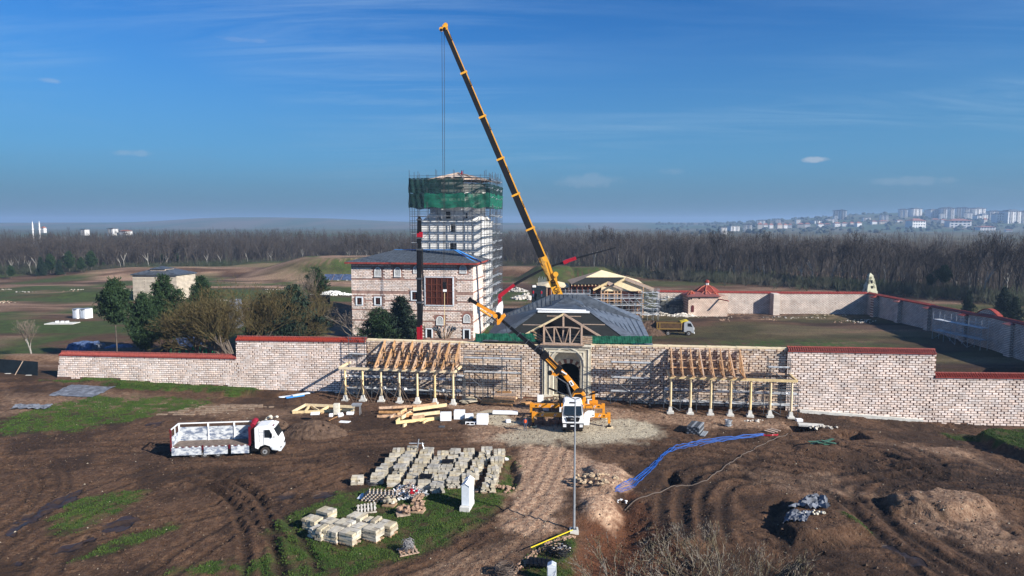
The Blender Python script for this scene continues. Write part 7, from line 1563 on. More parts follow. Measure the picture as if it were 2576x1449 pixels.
kn = cp('knuckle', M['orange'], lambda b: (b.prism([lc(u, v, YT-.4) for u, v in ((1389, 943), (1396, 947), (1408, 942), (1418, 941), (1413, 930), (1400, 932))], (0, .8, 0)), b.tube(lc(1386, 938, YT-.4), lc(1386, 938, YT+.4), .3, n=10)))
cp('knuckle_pin', M['blackmetal'], lambda b: b.tube(lc(1383, 938, YT-.55), lc(1383, 938, YT+.55), .33, n=10), kn); cp('knuckle_pin', M['blackmetal'], lambda b: b.tube(lc(1411, 937, YT-.5), lc(1411, 937, YT+.5), .2, n=8), kn)
b2 = cp('boom_housing', M['orange'], lambda b: b.beam(lc(1406, 932, YT), lc(1373, 899, YT), .8, .85, up=(0, 1, 0)))
cp('boom_rails', M['blackmetal'], lambda b: (b.beam(lc(1409, 927, YT-.3), lc(1370, 889, YT-.3), .22, .35, up=(0, 1, 0)), b.beam(lc(1400, 938, YT-.3), lc(1368, 902, YT-.3), .16, .3, up=(0, 1, 0)), b.beam(lc(1375, 900, YT), lc(1364, 888, YT), 1.0, 1.05, up=(0, 1, 0)), b.beam(lc(1408, 933, YT), lc(1399, 925, YT), 1.05, .9, up=(0, 1, 0))), b2)
cp('housing_stripe', M['blackmetal'], lambda b: [b.beam(lc(1402+dx_, 931-dx_, YT-.44), lc(1374+dx_, 903-dx_, YT-.44), .05, .03, up=(0, 1, 0)) for dx_ in (-2, 1.5)], b2)
nseg = 5; A0, A1 = lc(1370, 896, YT), lc(1263, 806, YT+1.5)
for k in range(nseg):
    f0, f1 = k/nseg, (k+1)/nseg+.01; wd = .62-.07*k; pa, pb = A0+(A1-A0)*f0, A0+(A1-A0)*f1
    s_ = cp('boom_section', M['blackmetal'], lambda b: b.beam(pa, pb, wd, wd*1.05, up=(0, 1, 0))); cp('boom_collar', M['steel'], lambda b: b.beam(pb-(pb-pa)*.06, pb, wd+.14, wd+.14, up=(0, 1, 0)), s_)
jn = cp('jib_knuckle', M['orange'], lambda b: (b.prism([lc(u, v, YT+1.1) for u, v in ((1250, 818), (1257, 816), (1263, 806), (1272, 796), (1268, 790), (1261, 793), (1255, 797), (1250, 800))], (0, .8, 0)), b.tube(lc(1246, 795, YT+1), lc(1246, 795, YT+2), .3, n=8)))
J0, J1 = lc(1252, 794, YT+1.5), lc(1183, 754, YT+2)
cp('jib', M['orange'], lambda b: b.beam(J0, J0+(J1-J0)*.75, .40, .5, up=(0, 1, 0))); cp('jib_tip', M['blackmetal'], lambda b: (b.beam(J0+(J1-J0)*.2, J1, .42, .34, up=(0, 1, 0)), b.beam(J1, lc(1179, 751, YT+2), .5, .6, up=(0, 1, 0)), b.beam(lc(1181, 754, YT+2), lc(1180, 761, YT+2), .2, .25), b.tube(J0+Vector((0, -.4, 0)), J0+Vector((0, .4, 0)), .45, n=10)))
cp('jib_cylinder', M['orange'], lambda b: (b.tube(lc(1208, 779, YT+1.2), lc(1234, 796, YT+1.2), .16, n=8),)); cp('jib_ram', M['blackmetal'], lambda b: b.tube(lc(1234, 796, YT+1.2), lc(1254, 812, YT+1.2), .08, n=8))
cp('hanging_hose', M['cable'], lambda b: b.path([lc(1270, 812, YT), lc(1275, 835, YT), lc(1291, 855, YT), lc(1310, 865, YT), lc(1325, 866, YT)], .03, 4))
cp('white_sheet', M['white'], lambda b: b.prism([lc(u, v, YT+2.4) for u, v in ((1247, 784), (1250, 771), (1256, 762), (1264, 757), (1266, 770), (1264, 790), (1256, 796))], (0, .15, 0)))
# --- the great yellow mobile crane behind the gatehouse
YC = 140; bp0, bp1 = at(1405, 742, YC), at(1121, 76, 136); d_ = (bp1-bp0).normalized(); pv0 = bp0-d_*((bp0.z-3.2)/d_.z)
mc = thing('mobile_crane', 'huge yellow telescopic mobile crane whose boom crosses the whole sky', 'crane', (pv0.x+1, pv0.y, gzs(pv0.x, pv0.y)))
def mp_(nm, m, fn, par=None): mb = MB(); fn(mb); return mb.build(nm, m, par if par is not None else mc)
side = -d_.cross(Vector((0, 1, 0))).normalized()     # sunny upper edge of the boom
mp_('carrier', M['yellow'], lambda b: (b.box((pv0.x+1, pv0.y+1, 1.3), (14, 3, .9)), b.box((pv0.x+7, pv0.y+1, 2.0), (1.8, 2.9, 2.2))))
for k in range(6): 
    for y in (-.4, 2.4): mb = MB(); c_ = Vector((pv0.x-4.5+k*2.1, pv0.y+y, .75)); mb.tube(c_-Vector((0, .3, 0)), c_+Vector((0, .3, 0)), .75, n=14); mb.build('wheel', M['rubber'], mc)
mp_('superstructure', M['yellow'], lambda b: (b.box((pv0.x+1.8, pv0.y+1, 2.7), (6, 2.9, 1.9)), b.box((pv0.x-1.2, pv0.y-.8, 2.9), (1.8, 1.1, 2.0)))); mp_('counterweight', M['blackmetal'], lambda b: b.box((pv0.x+5, pv0.y+1, 2.8), (1.6, 3.6, 2.4)))
fr_ = [0]+[.18, .325, .485, .66, .83, 1.0]; Ltot = (bp1-pv0).length; base_w = 1.75
cuts = [(1405, 742), (1375, 640), (1341, 574), (1303, 488), (1271, 395), (1224, 291), (1172, 185), (1121, 76)]
fs = [((at(u, v, 138)-pv0).dot(d_))/Ltot for u, v in cuts]; fs[0] = 0; fs[1] = (at(1372, 645, 139)-pv0).dot(d_)/Ltot
for k in range(7):
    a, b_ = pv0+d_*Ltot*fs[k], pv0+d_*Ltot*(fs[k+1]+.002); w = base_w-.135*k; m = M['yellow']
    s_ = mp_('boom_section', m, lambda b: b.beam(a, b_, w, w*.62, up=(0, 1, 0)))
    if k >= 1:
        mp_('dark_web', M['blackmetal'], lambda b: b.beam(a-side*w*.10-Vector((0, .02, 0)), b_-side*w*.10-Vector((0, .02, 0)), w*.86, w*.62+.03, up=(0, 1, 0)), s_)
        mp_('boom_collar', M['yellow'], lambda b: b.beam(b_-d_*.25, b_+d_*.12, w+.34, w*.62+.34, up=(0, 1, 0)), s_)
    else: mp_('lift_cylinder', M['blackmetal'], lambda b: b.tube(pv0+Vector((-3.5, 0, -.3)), pv0+d_*Ltot*.11-side*1.2, .3, n=10), s_)
ang = math.atan2(d_.z, d_.x)
def bt_(f, size, off, txt='ÖZTÜR', m=None, dy=-.55, flip=False):
    p = pv0+d_*Ltot*f+side*off+Vector((0, dy, 0)); R3 = Matrix.Translation(INV[mc.name] @ p) @ Matrix.Rotation(R(90), 4, 'X') @ Matrix.Rotation(ang+(math.pi), 4, 'Z'); textmesh(txt, size, m or M['blackmetal'], mc, R3)
bt_(((at(1399, 716, 139.5))-pv0).dot(d_)/Ltot, 1.15, .0, dy=-.62)
for (u, v) in ((1357, 598), (1319, 514), (1284, 425), (1239, 318), (1187, 210), (1135, 100)):
    f_ = (at(u, v, 138)-pv0).dot(d_)/Ltot; kk = max(i for i in range(7) if fs[i] <= f_+.001); w = base_w-.135*kk; bt_(f_, .42, w*.37, dy=-w*.31-.04)
mp_('winch_and_ladder', mat('grimy_yellow', (.30, .16, .03), .7, var=.5, scale=2), lambda b: (b.beam(at(1361, 652, 138), at(1384, 705, 139), .5, .5), b.tube(at(1360, 648, 138), at(1360, 656, 138), .35, n=8), b.beam(at(1366, 668, 138), at(1376, 690, 138), 1.1, .4), b.beam(at(1361, 660, 138), at(1371, 660, 138.5), .4, .5)))
mp_('side_bracket', M['yellow'], lambda b: (b.tube(at(1398, 690, 138.4), at(1398, 690, 139.6), .55, n=10), b.beam(at(1397, 688, 138.6), at(1401, 715, 138.8), .35, .35)))
mp_('side_cable', M['cable'], lambda b: b.tube(at(1382, 655, 138.6), at(1393, 690, 138.8), .06, n=5))
hd = mp_('boom_head', M['yellow'], lambda b: (b.beam(at(1121, 76, 136), at(1119, 63, 136), .9, .8), b.beam(at(1120, 68, 136), at(1107, 75, 136), .5, .7), b.tube(at(1121, 63, 135.6), at(1121, 63, 136.4), .45, n=10), b.tube(at(1110, 74, 135.6), at(1110, 74, 136.4), .4, n=10)))
mp_('sheave', M['blackmetal'], lambda b: (b.tube(at(1110, 75, 135.5), at(1110, 75, 136.5), .25, n=10), b.tube(at(1118, 72, 135.5), at(1118, 72, 136.5), .3, n=10)), hd)
hk = at(1118, 727, 136)
for du in (-1.0, 1.0): mp_('hoist_rope', M['cable'], lambda b: b.tube(at(1111.5+3*(du+1)/1, 76, 136), hk+Vector((du*.12, 0, 1.2)), .045, n=5))
mp_('hook_block', M['blackmetal'], lambda b: (b.box(hk+Vector((0, 0, .8)), (.75, .4, 1.2)), b.box(hk+Vector((0, 0, 0)), (.4, .3, .6)))); mp_('hook_weight', M['white'], lambda b: b.box(hk+Vector((.1, -.1, -.3)), (.7, .35, .45)))
mp_('sling', M['wood_lt'], lambda b: (b.tube(hk+Vector((0, 0, -.5)), at(1118, 818, 136), .06, n=5), b.beam(at(1118, 795, 136), at(1118, 818, 136), .15, .15)))
# --- hanging cone of timber ribs
ld = thing('timber_rib_load', 'inverted cone of timber ribs hanging from the big crane before the mansion', 'load', tuple(at(1118, 852, 136)))
zt_, zb2 = at(1118, 828, 136).z, at(1118, 851, 136).z; x0 = at(1118, 828, 136).x
for k in range(16):
    a = 2*math.pi*k/16; mb = MB(); mb.beam((x0+2.0*math.cos(a), 136+1.6*math.sin(a), zt_), (x0+.9*math.cos(a+.2), 136+.7*math.sin(a+.2), zb2), .16, .2); mb.build('timber_rib', M['wood_pink'] if k % 3 else M['wood_old'], ld)
    mb = MB(); mb.box((x0+2.15*math.cos(a), 136+1.7*math.sin(a), zt_+.1), (.5, .14, .55), Matrix.Rotation(a, 3, 'Z') @ Matrix.Rotation(.7, 3, 'Y')); mb.build('rim_slat', M['steel'], ld)
mb = MB(); mb.tube((x0, 136, zb2-.3), (x0, 136, zt_+.6), .12, n=6); mb.build('centre_mast', M['wood_old'], ld)
# --- slim black and red lorry crane standing upright before the mansion
YR = 126; vc = thing('upright_lorry_crane', 'slim black lorry crane mast with red base standing upright before the mansion', 'crane', (at(1056, 855, YR).x, YR, 0))
def vp(nm, m, fn): mb = MB(); fn(mb); return mb.build(nm, m, vc)
vp('truck_bed', M['blackmetal'], lambda b: (b.box((at(1056, 855, YR).x-2, YR+.5, 1.1), (8, 2.4, .8)),)); 
for k in range(3): vp('wheel', M['rubber'], lambda b: b.tube((at(1056, 855, YR).x-4.5+k*2.6, YR-.9, .5), (at(1056, 855, YR).x-4.5+k*2.6, YR-.6, .5), .5, n=12))
vp('crane_base', M['red'], lambda b: (b.beam((at(1056, 840, YR).x, YR, 0), at(1055.5, 822, YR), .95, .9), b.beam(at(1058, 850, YR-.3), at(1060, 818, YR-.3), .25, .3)))
prev = 822
for i, (v, w, u) in enumerate(((760, .80, 1055), (700, .78, 1055), (627, .70, 1055.5), (598, .6, 1055), (552, .5, 1055))):
    vp('mast_section', M['blackmetal'], lambda b: b.beam(at(1055.3, prev, YR), at(u, v, YR), w, w)); vp('mast_collar', M['steel'], lambda b: b.beam(at(u, v+2.5, YR), at(u, v-1.5, YR), w+.45, w+.3)); prev = v
vp('side_cylinder', M['blackmetal'], lambda b: (b.tube(at(1063.5, 730, YR-.2), at(1062.5, 625, YR-.2), .13, n=6), b.tube(at(1049.5, 770, YR-.2), at(1049.5, 628, YR-.2), .10, n=6), b.tube(at(1061, 820, YR-.2), at(1063, 765, YR-.2), .14, n=6)))
vp('red_knuckle', M['red'], lambda b: (b.box(at(1056, 592, YR), (1.0, .9, .75)), b.box(at(1059, 587, YR), (.6, .6, .5)))); vp('folded_jib', M['blackmetal'], lambda b: (b.beam(at(1051, 612, YR), at(1052, 549, YR), .28, .3), b.beam(at(1059, 600, YR), at(1057.5, 548, YR), .3, .3), b.tube(at(1052, 549, YR), at(1058, 549, YR), .3, n=8)))
# --- low red and black lorry crane reaching right, behind the big boom
YL = 166; r2 = thing('slanting_lorry_crane', 'red and black lorry crane boom slanting up behind the yellow boom', 'crane', (at(1262, 760, YL).x, YL, 0))
def rp(nm, m, fn): mb = MB(); fn(mb); return mb.build(nm, m, r2)
q = at(1262, 760, YL); rp('truck_body', M['red'], lambda b: (b.box((q.x+1.5, YL, 1.3), (5.5, 2.4, .9)), b.box((q.x+3.6, YL, 2.2), (1.8, 2.3, 2.0)), b.beam((q.x-.4, YL, 1), at(1257, 745, YL), .9, .9))); rp('wheel', M['rubber'], lambda b: [b.tube((q.x+x, YL-1.3, .5), (q.x+x, YL-.9, .5), .5, n=10) for x in (-.5, 1.5, 3.4)])
rp('lower_boom', M['red'], lambda b: b.beam(at(1256, 745, YL), at(1294, 716, YL), 1.0, 1.0, w2=.7, h2=.7))
prv = (1292, 717)
for (u, v, w) in ((1325, 698, .62), (1358, 681, .55), (1395, 667, .5), (1420, 659.5, .42)): rp('boom_section', M['blackmetal'], lambda b: b.beam(at(*prv, YL), at(u, v, YL), w, w)); prv = (u, v)
rp('red_knuckle', M['red'], lambda b: (b.beam(at(1417, 661, YL), at(1428, 656, YL), 1.3, .9), b.beam(at(1428, 656, YL), at(1449, 649, YL), .85, .8)))
prv = (1447, 650)
for (u, v, w) in ((1480, 641, .45), (1515, 632, .36), (1548, 623, .26)): rp('boom_section', M['blackmetal'], lambda b: b.beam(at(*prv, YL), at(u, v, YL), w, w)); prv = (u, v)
# --- dump truck by the spoil in the court
YD = 150; dk = thing('dump_truck', 'silver cab dump truck with rusty tipper body in the inner court', 'dump truck', (at(1735, 842, YD).x, YD, gzs(at(1735, 842, YD).x, YD)), R(-4))
def dp_(nm, m, fn, par=None): mb = MB(); fn(mb); return mb.build(nm, m, par if par is not None else dk, world=False)
cb_ = dp_('cab', mat('silver_grey', (.42, .44, .46), .4, metal=.3), lambda b: b.prism([(-1.3, 0, .8), (-1.3, 0, 2.9), (-.9, 0, 3.15), (.3, 0, 3.0), (.85, 0, 2.0), (1.0, 0, .6), (.5, 0, .6), (.1, 0, 1.05), (-.6, 0, 1.05), (-.8, 0, .8)], (0, 2.4, 0))); bevel(cb_, .05)
dp_('windscreen', M['glass'], lambda b: b.prism([(.38, .15, 2.85), (.82, .15, 2.05), (.82, 2.25, 2.05), (.38, 2.25, 2.85)], (.05, 0, .03)), cb_); dp_('side_window', M['glass'], lambda b: b.prism([(-.5, -.01, 2.1), (.55, -.01, 2.0), (.2, -.01, 2.8), (-.5, -.01, 2.8)], (0, -.02, 0)), cb_)
dp_('bumper', M['white'], lambda b: (b.box((1.0, 1.2, .65), (.2, 2.4, .35)), b.box((.98, 1.2, 1.5), (.1, 1.8, .6))), cb_)
tb_ = dp_('tipper_body', M['rust'], lambda b: (b.prism([(-7.1, 0, 1.25), (-1.9, 0, 1.25), (-1.5, 0, 2.9), (-7.4, 0, 2.9)], (0, .1, 0)), b.prism([(-7.1, 2.3, 1.25), (-1.9, 2.3, 1.25), (-1.5, 2.3, 2.9), (-7.4, 2.3, 2.9)], (0, .1, 0)), b.box((-4.5, 1.2, 1.3), (5.2, 2.4, .12)), b.box((-1.75, 1.2, 2.1), (.12, 2.4, 1.7)), b.box((-7.25, 1.2, 2.1), (.12, 2.4, 1.7))))
dp_('body_rib', mat('ochre_rib', (.30, .19, .05), .7), lambda b: [b.box((x, -.04, 2.05), (.14, .08, 1.6)) for x in (-7.2, -6.6, -1.9)]+[b.box((-4.5, -.04, 1.5), (5.4, .08, .15)), b.box((-4.5, -.04, 2.85), (5.8, .1, .12))], tb_)
dp_('cab_guard', M['yellow_bright'], lambda b: b.prism([(-1.9, 0, 2.9), (-1.0, 0, 3.2), (-.35, 0, 3.25), (-.35, 0, 3.38), (-1.0, 0, 3.33), (-1.9, 0, 3.05)], (0, 2.4, 0)), tb_)
dp_('chassis', M['blackmetal'], lambda b: b.box((-3.4, 1.2, .95), (6.4, 1.0, .4)))
for x in (-6.1, -4.75, .05 - .25): wheel(dk, (x, .2, .5), .52, .34); wheel(dk, (x, 2.2, .5), .52, .34)
# --- worker
wk = GG(1321, 1084); pe = thing('worker', 'worker in orange vest and blue trousers standing left of the crane truck', 'person', tuple(wk), R(12)); pe.name = 'person'; INV[pe.name] = INV.get('worker', INV.get(pe.name))
def skinned(name, joints, edges, m, root=0):
    me = bpy.data.meshes.new(name); me.from_pydata([j[:3] for j in joints], edges, []); o = link(name, me, pe); me.materials.append(m)
    s = o.modifiers.new('skin', 'SKIN'); s.use_smooth_shade = True
    for i, j in enumerate(joints): me.skin_vertices[0].data[i].radius = (j[3], j[4] if len(j) > 4 else j[3]); me.skin_vertices[0].data[i].use_root = (i == root)
    o.modifiers.new('sub', 'SUBSURF').levels = 1; o.modifiers['sub'].render_levels = 1; return o
J = [(0, 0, .95, .15, .11), (0, 0, 1.2, .15, .11), (0, 0, 1.42, .17, .10), (0, -.01, 1.52, .06, .06), (0, -.02, 1.66, .095, .11), (.20, 0, 1.42, .06), (.27, .03, 1.16, .05), (.25, -.10, .93, .035), (.24, -.14, .83, .04, .025), (-.20, 0, 1.42, .06), (-.28, .02, 1.16, .05), (-.24, -.16, 1.0, .035), (-.20, -.24, .95, .04, .025), (.10, 0, .88, .10), (.12, .0, .48, .07), (.13, .04, .08, .05), (.14, -.14, .04, .045, .03), (-.10, 0, .88, .10), (-.11, -.03, .48, .07), (-.12, .02, .08, .05), (-.13, -.15, .04, .045, .03)]
E_ = [(0, 1), (1, 2), (2, 3), (3, 4), (2, 5), (5, 6), (6, 7), (7, 8), (2, 9), (9, 10), (10, 11), (11, 12), (0, 13), (13, 14), (14, 15), (15, 16), (0, 17), (17, 18), (18, 19), (19, 20)]
skinned('body', J, E_, M['jeans']); skinned('safety_vest', [(0, 0, .98, .185, .145), (0, 0, 1.2, .185, .14), (0, 0, 1.44, .20, .13)], [(0, 1), (1, 2)], M['vest'], 1)
skinned('helmet', [(0, -.02, 1.72, .10, .115), (0, -.01, 1.78, .07, .08)], [(0, 1)], M['blackmetal']); skinned('face', [(0, -.08, 1.62, .06, .05), (0, -.09, 1.68, .06, .05)], [(0, 1)], M['skin'])
for i, (x, y) in enumerate(((212, 660), (345, 665))):
    p = at(*zc(x, y), YB-5); t_ = thing('person', 'tiny distant worker in red vest by the black shed, %s' % ('left one' if i == 0 else 'right one'), 'person', (p.x, p.y, p.z-.6)); mb = MB(); mb.tube((-.1, 0, 0), (-.09, 0, .85), .1, .12, n=6); mb.tube((.1, 0, 0), (.09, 0, .85), .1, .12, n=6); mb.tube((0, 0, 1.5), (0, 0, 1.78), .11, .1, n=6); mb.build('body', M['jeans'], t_, world=False); mb = MB(); mb.tube((0, 0, .8), (0, 0, 1.5), .2, .23, n=8); mb.build('red_vest', M['red'], t_, world=False)
p = tp(1.6, -3.0, ZT(445, 158)); t_ = thing('person', 'roofer in red climbing on the octagonal tower roof', 'person', tuple(p)); mb = MB(); mb.tube((-.1, 0, 0), (-.1, 0, .8), .12, n=6); mb.tube((.12, 0, 0), (.1, 0, .8), .12, n=6); mb.tube((0, 0, 1.45), (0, 0, 1.72), .12, n=6); mb.build('body', M['jeans'], t_, world=False); mb = MB(); mb.tube((0, 0, .75), (.05, 0, 1.45), .2, n=8); mb.build('red_jacket', M['red'], t_, world=False)
# --- lamp post
lpn = GG(1444, 1337); lm = thing('lamp_post', 'tall slim grey lamp post with two arms in the centre foreground', 'lamp post', tuple(lpn)); zt = at(1444, 1003, lpn.y).z
mb = MB(); mb.tube((lpn.x, lpn.y, lpn.z), (lpn.x, lpn.y, lpn.z+3.6), .11, .085, n=10); mb.tube((lpn.x, lpn.y, lpn.z+3.6), (lpn.x, lpn.y, zt), .085, .05, n=10); mb.build('pole', M['steel_lt'], lm)
mb = MB(); mb.box((lpn.x, lpn.y, lpn.z+.05), (.7, .7, .35)); mb.build('concrete_foot', M['concrete'], lm); mb = MB(); mb.box((lpn.x, lpn.y, lpn.z+.26), (.38, .38, .06)); mb.build('base_plate', M['steel'], lm)
for (u, v, Y_) in ((1397, 983, lpn.y+.4), (1488, 991, lpn.y-.2)):
    e = at(u, v, Y_); mb = MB(); mb.tube((lpn.x, lpn.y, zt-.05), e, .04, .035, n=6); mb.build('arm', M['steel'], lm); dd = (e-Vector((lpn.x, lpn.y, zt))).normalized(); mb = MB(); mb.beam(e-dd*.1, e+dd*.55, .2, .12, w2=.1); mb.build('lamp_head', M['blackmetal'], lm)
# ================================================================ THE YARD
def z5(x, y): return 724.5+.2344*x, 1106.8+.2344*y
def z4(x, y): return 737.9+.3385*x, 1073.3+.3385*y
def zt3(x, y): return 838.5+.2864*x, 905.6+.2864*y
def z6(x, y): return 1475.8+.427*x, 1039.7+.427*y
PAL = {}
def pallet_proto(k, mt, H, messy):
    """a wooden pallet (deck boards, bearers) carrying courses of sandstone slabs"""
    rs = random.Random(k); r = thing('stone_pallet', 'x', 'pallet of stone', (0, 0, -50)); KIDS[r.name] = []
    b = MB(); [b.box((0, y, .07), (1.2, .1, .09)) for y in (-.38, 0, .38)]; pb = b.build('pallet_bearers', M['wood_old'], r, world=False)
    for x in (-.5, -.17, .17, .5): b = MB(); b.box((x, 0, .13), (.2, .95, .03)); b.build('pallet_board', M['wood_old'], r, world=False)
    z = .15; lay = 0
    while z < H:
        h = rs.uniform(.13, .2); n = rs.choice((1, 2, 2, 3)) if not messy else rs.choice((2, 3, 4)); w = 1.22/n; full = z+h < H
        for i in range(n):
            if messy and not full and rs.random() < .4: continue
            for j in range(1 if rs.random() < .5 else 2):
                jj = 2 if j or rs.random() < .5 else 1
                d = .98/jj if jj == 2 else .98
                b = MB(); y = (-.245 if j == 0 else .245) if jj == 2 else 0
                b.box((0, 0, h/2), (w-.03, d-.02, h-.015), taper=rs.uniform(.93, 1.0)); o = b.build('stone_slab', mt, r, world=False)
                e = .09 if messy else .035; o.location = (-.61+w*(i+.5)+rs.uniform(-e, e), y+rs.uniform(-e, e), z); o.rotation_euler = (0, 0, rs.uniform(-.2, .2) if messy else rs.uniform(-.03, .03))
                if jj == 1: break
        z += h; lay += 1
    return r
PP = [pallet_proto(1, M['slab'], .80, False), pallet_proto(2, M['slab'], .85, False), pallet_proto(3, M['slab'], .72, False), pallet_proto(4, M['slab'], .80, True), pallet_proto(5, M['slab2'], .85, True), pallet_proto(6, M['slab'], .62, True), pallet_proto(7, M['slab'], .5, True)]
used_pp = set()
def put_pallet(k, p, rz, lab, grp, sc=1.0):
    if k in used_pp: o = copy_tree(PP[k])
    else: o = PP[k]; used_pp.add(k)
    o.location = p; o.rotation_euler = (0, 0, rz); o.scale = (sc, sc, sc*random.uniform(.95, 1.08)); o['label'] = lab; o['group'] = grp; return o
rnd = random.Random(77)
cols = [((955, 370), (1190, 105), 6), ((1130, 405), (1340, 75), 7), ((1305, 430), (1510, 85), 8), ((1465, 450), (1660, 130), 7), ((1600, 470), (1800, 105), 7), ((1770, 420), (1940, 95), 7), ((1940, 390), (2130, 90), 7), ((2150, 465), (2265, 118), 8)]
for ci, (a, b_, n) in enumerate(cols):
    pa, pb = G(*z5(*a), .8), G(*z5(*b_), .8)
    for ri in range(n):
        p = pa+(pb-pa)*(ri/(n-1)); x, y = p.x+rnd.uniform(-.05, .05), p.y+rnd.uniform(-.05, .05)
        k = rnd.choice([0, 1, 2, 0, 1, 3, 4]) if ci < 6 else rnd.choice([3, 3, 0, 5])
        if (ci, ri) == (5, 0): k = 4
        put_pallet(k, (x, y, gzs(x, y)-.03), R(4+rnd.uniform(-2, 2)), 'stone slab pallet in the large block, %s column from left, %s from front' % (ORD[ci], ORD[ri]), 'stone pallets in the large block', rnd.uniform(.95, 1.02))
for (x, y, k, lab) in ((745, 400, 2, 'lone pallet of thick stone slabs standing left of the black cable coil'), (1592, 480, 5, 'low untidy stone pallet at the front edge of the large block')):
    p = G(*z5(x, y), .6); put_pallet(k, (p.x, p.y, gzs(p.x, p.y)-.03), R(8), lab, 'stone pallets in the yard', .98)
fc = [(265, 850), (410, 778), (333, 942), (465, 872), (490, 968), (612, 905), (662, 998), (748, 832), (795, 925), (905, 858), (915, 958), (1062, 902), (610, 838)]
for i, (x, y) in enumerate(fc):
    p = G(*z5(x, y), .88); put_pallet([0, 1, 3, 2, 0, 1, 1, 0, 2, 3, 1, 2, 6][i], (p.x, p.y, gzs(p.x, p.y)-.03), R(-27+rnd.uniform(-3, 3)), 'pallet of sawn pale stone slabs in the small front group, %s from the left' % ORD[sorted(fc).index((x, y))], 'stone pallets in the small front group', 1.12)
for (x, y) in ((1715, 225), (1480, 385)):
    p = G(*z5(x, y), 1.0); mb = MB()
    for k in range(5): mb.box((p.x, p.y-.45+.22*k, 1.0), (1.2, .14, .05)); 
    mb.box((p.x-.5, p.y, .93), (.1, 1.0, .1)); mb.box((p.x+.5, p.y, .93), (.1, 1.0, .1)); tag(mb.build('black_pallet', M['blackmetal'], None), 'empty black pallet lying on the stone stacks, %s one' % ('further' if y < 300 else 'nearer'), 'pallet')
p = G(*z5(1390, 60), 1.2); mb = MB(); mb.tube((p.x, p.y, 1.0), (p.x+.15, p.y, 1.9), .06, n=6); mb.tube((p.x-.9, p.y, 1.45), (p.x+.7, p.y+.1, 1.4), .05, n=6); mb.tube((p.x+.5, p.y, 1.5), (p.x+.7, p.y-.2, .9), .05, n=6); tag(mb.build('steel_trestle', M['steel_lt'], None), 'grey steel trestle standing on the rear stone pallets', 'trestle')
def coil(lab, u, v, r, h, m, n=5, name='cable_coil', seed=1, cat='cable coil'):
    rs = random.Random(seed); p = GG(u, v); mb = MB()
    for k in range(n*2):
        rr = r*(.45+.55*rs.random()); c_ = p+Vector((rs.uniform(-.1, .1), rs.uniform(-.1, .1), .05+h*k/(n*2))); tl = Vector((rs.uniform(-.2, .2), rs.uniform(-.2, .2), 0)); pts = []
        for i in range(15): a = 2*math.pi*i/14; q = Vector((math.cos(a)*rr, math.sin(a)*rr*.9, 0)); q.z = q.dot(tl); pts.append(c_+q)
        mb.path(pts, .025, 4)
    return tag(mb.build(name, m, None), lab, cat)
coil('black coil of cable on the mud beside the stone pallets', *z5(920, 470), .75, .45, mat('grey_cable', (.12, .12, .13), .6), 7, seed=3)
# white leaning pallets
w0 = GG(*z5(990, 650)); wp_ = mat('white_pallet_paint', (.62, .58, .52), .8, c2=(.34, .30, .25), scale=3)
for k in range(8):
    t_ = thing('leaning_pallet', 'whitish wooden pallet leaning in the fanned row beside the scrap heap, %s from the left' % ORD[k], 'pallet', (w0.x-1.35+.36*k, w0.y+.35-.06*k, w0.z), R(8), 'fanned row of leaning pallets')
    for i in range(5): mb = MB(); mb.box((0, 0, 0), (.05, 1.2, .13)); o = mb.build('pallet_board', wp_, t_, world=False); o.matrix_basis = Matrix.Translation((-.35+.17*i, 0, .12+.15*i)) @ Matrix.Rotation(R(-48), 4, 'Y') @ Matrix.Rotation(R(4), 4, 'Z')
    mb = MB()
    for y in (-.5, 0, .5): mb.beam((-.42, y, .02), (.40, y, .80), .06, .09)
    mb.build('pallet_bearers', M['wood_old'], t_, world=False)
p = GG(*z5(850, 630)); mb = MB(); mb.box(p+Vector((0, 0, .15)), (1.6, .9, .06), Matrix.Rotation(R(-18), 3, 'Z') @ Matrix.Rotation(R(10), 3, 'X')); tag(mb.build('white_sheet', M['cabinet'], None), 'flat whitish sheet lying left of the leaning pallets', 'sheet')
t_ = thing('tilted_pallet', 'single whitish pallet tilted on the grass above the front stone group', 'pallet', tuple(GG(*z5(850, 765))), R(14))
for i in range(6): mb = MB(); mb.box((-.75+.28*i, 0, .28+.02*i), (.14, 1.0, .04), Matrix.Rotation(R(22), 3, 'X')); mb.build('pallet_board', wp_, t_, world=False)
for y in (-.42, 0, .42): mb = MB(); mb.box((-.05, y, .22+y*.4), (1.7, .1, .1)); mb.build('pallet_bearer', wp_, t_, world=False)
# scrap heap
def scrap(lab, u, v, rad, h, n, mts, name='scrap_heap', seed=5, ln=(.3, .9), th=.035):
    rs = random.Random(seed); p = GG(u, v); mbs = [MB() for _ in mts]
    for k in range(n):
        a, r_ = rs.uniform(0, 6.28), math.sqrt(rs.random()); c_ = p+Vector((math.cos(a)*r_*rad, math.sin(a)*r_*rad*.7, .05+h*(1-r_)*rs.uniform(.4, 1))); d = Vector((rs.gauss(0, 1), rs.gauss(0, 1), rs.gauss(0, .5))).normalized()*rs.uniform(*ln)/2
        mbs[k % len(mts)].beam(c_-d, c_+d, rs.uniform(.5, 2.6)*th, th)
    r = thing(name, lab, 'scrap', tuple(p))
    for mb, m in zip(mbs, mts): mb.build('scrap_pieces', m, r)['kind'] = 'stuff'
scrap('heap of grey and white formwork scrap with a red rag behind the cabinet', *z5(1285, 590), 1.75, 1.15, 420, [M['steel_lt'], M['marble'], M['steel'], M['wood_pink']], seed=6, th=.06); 
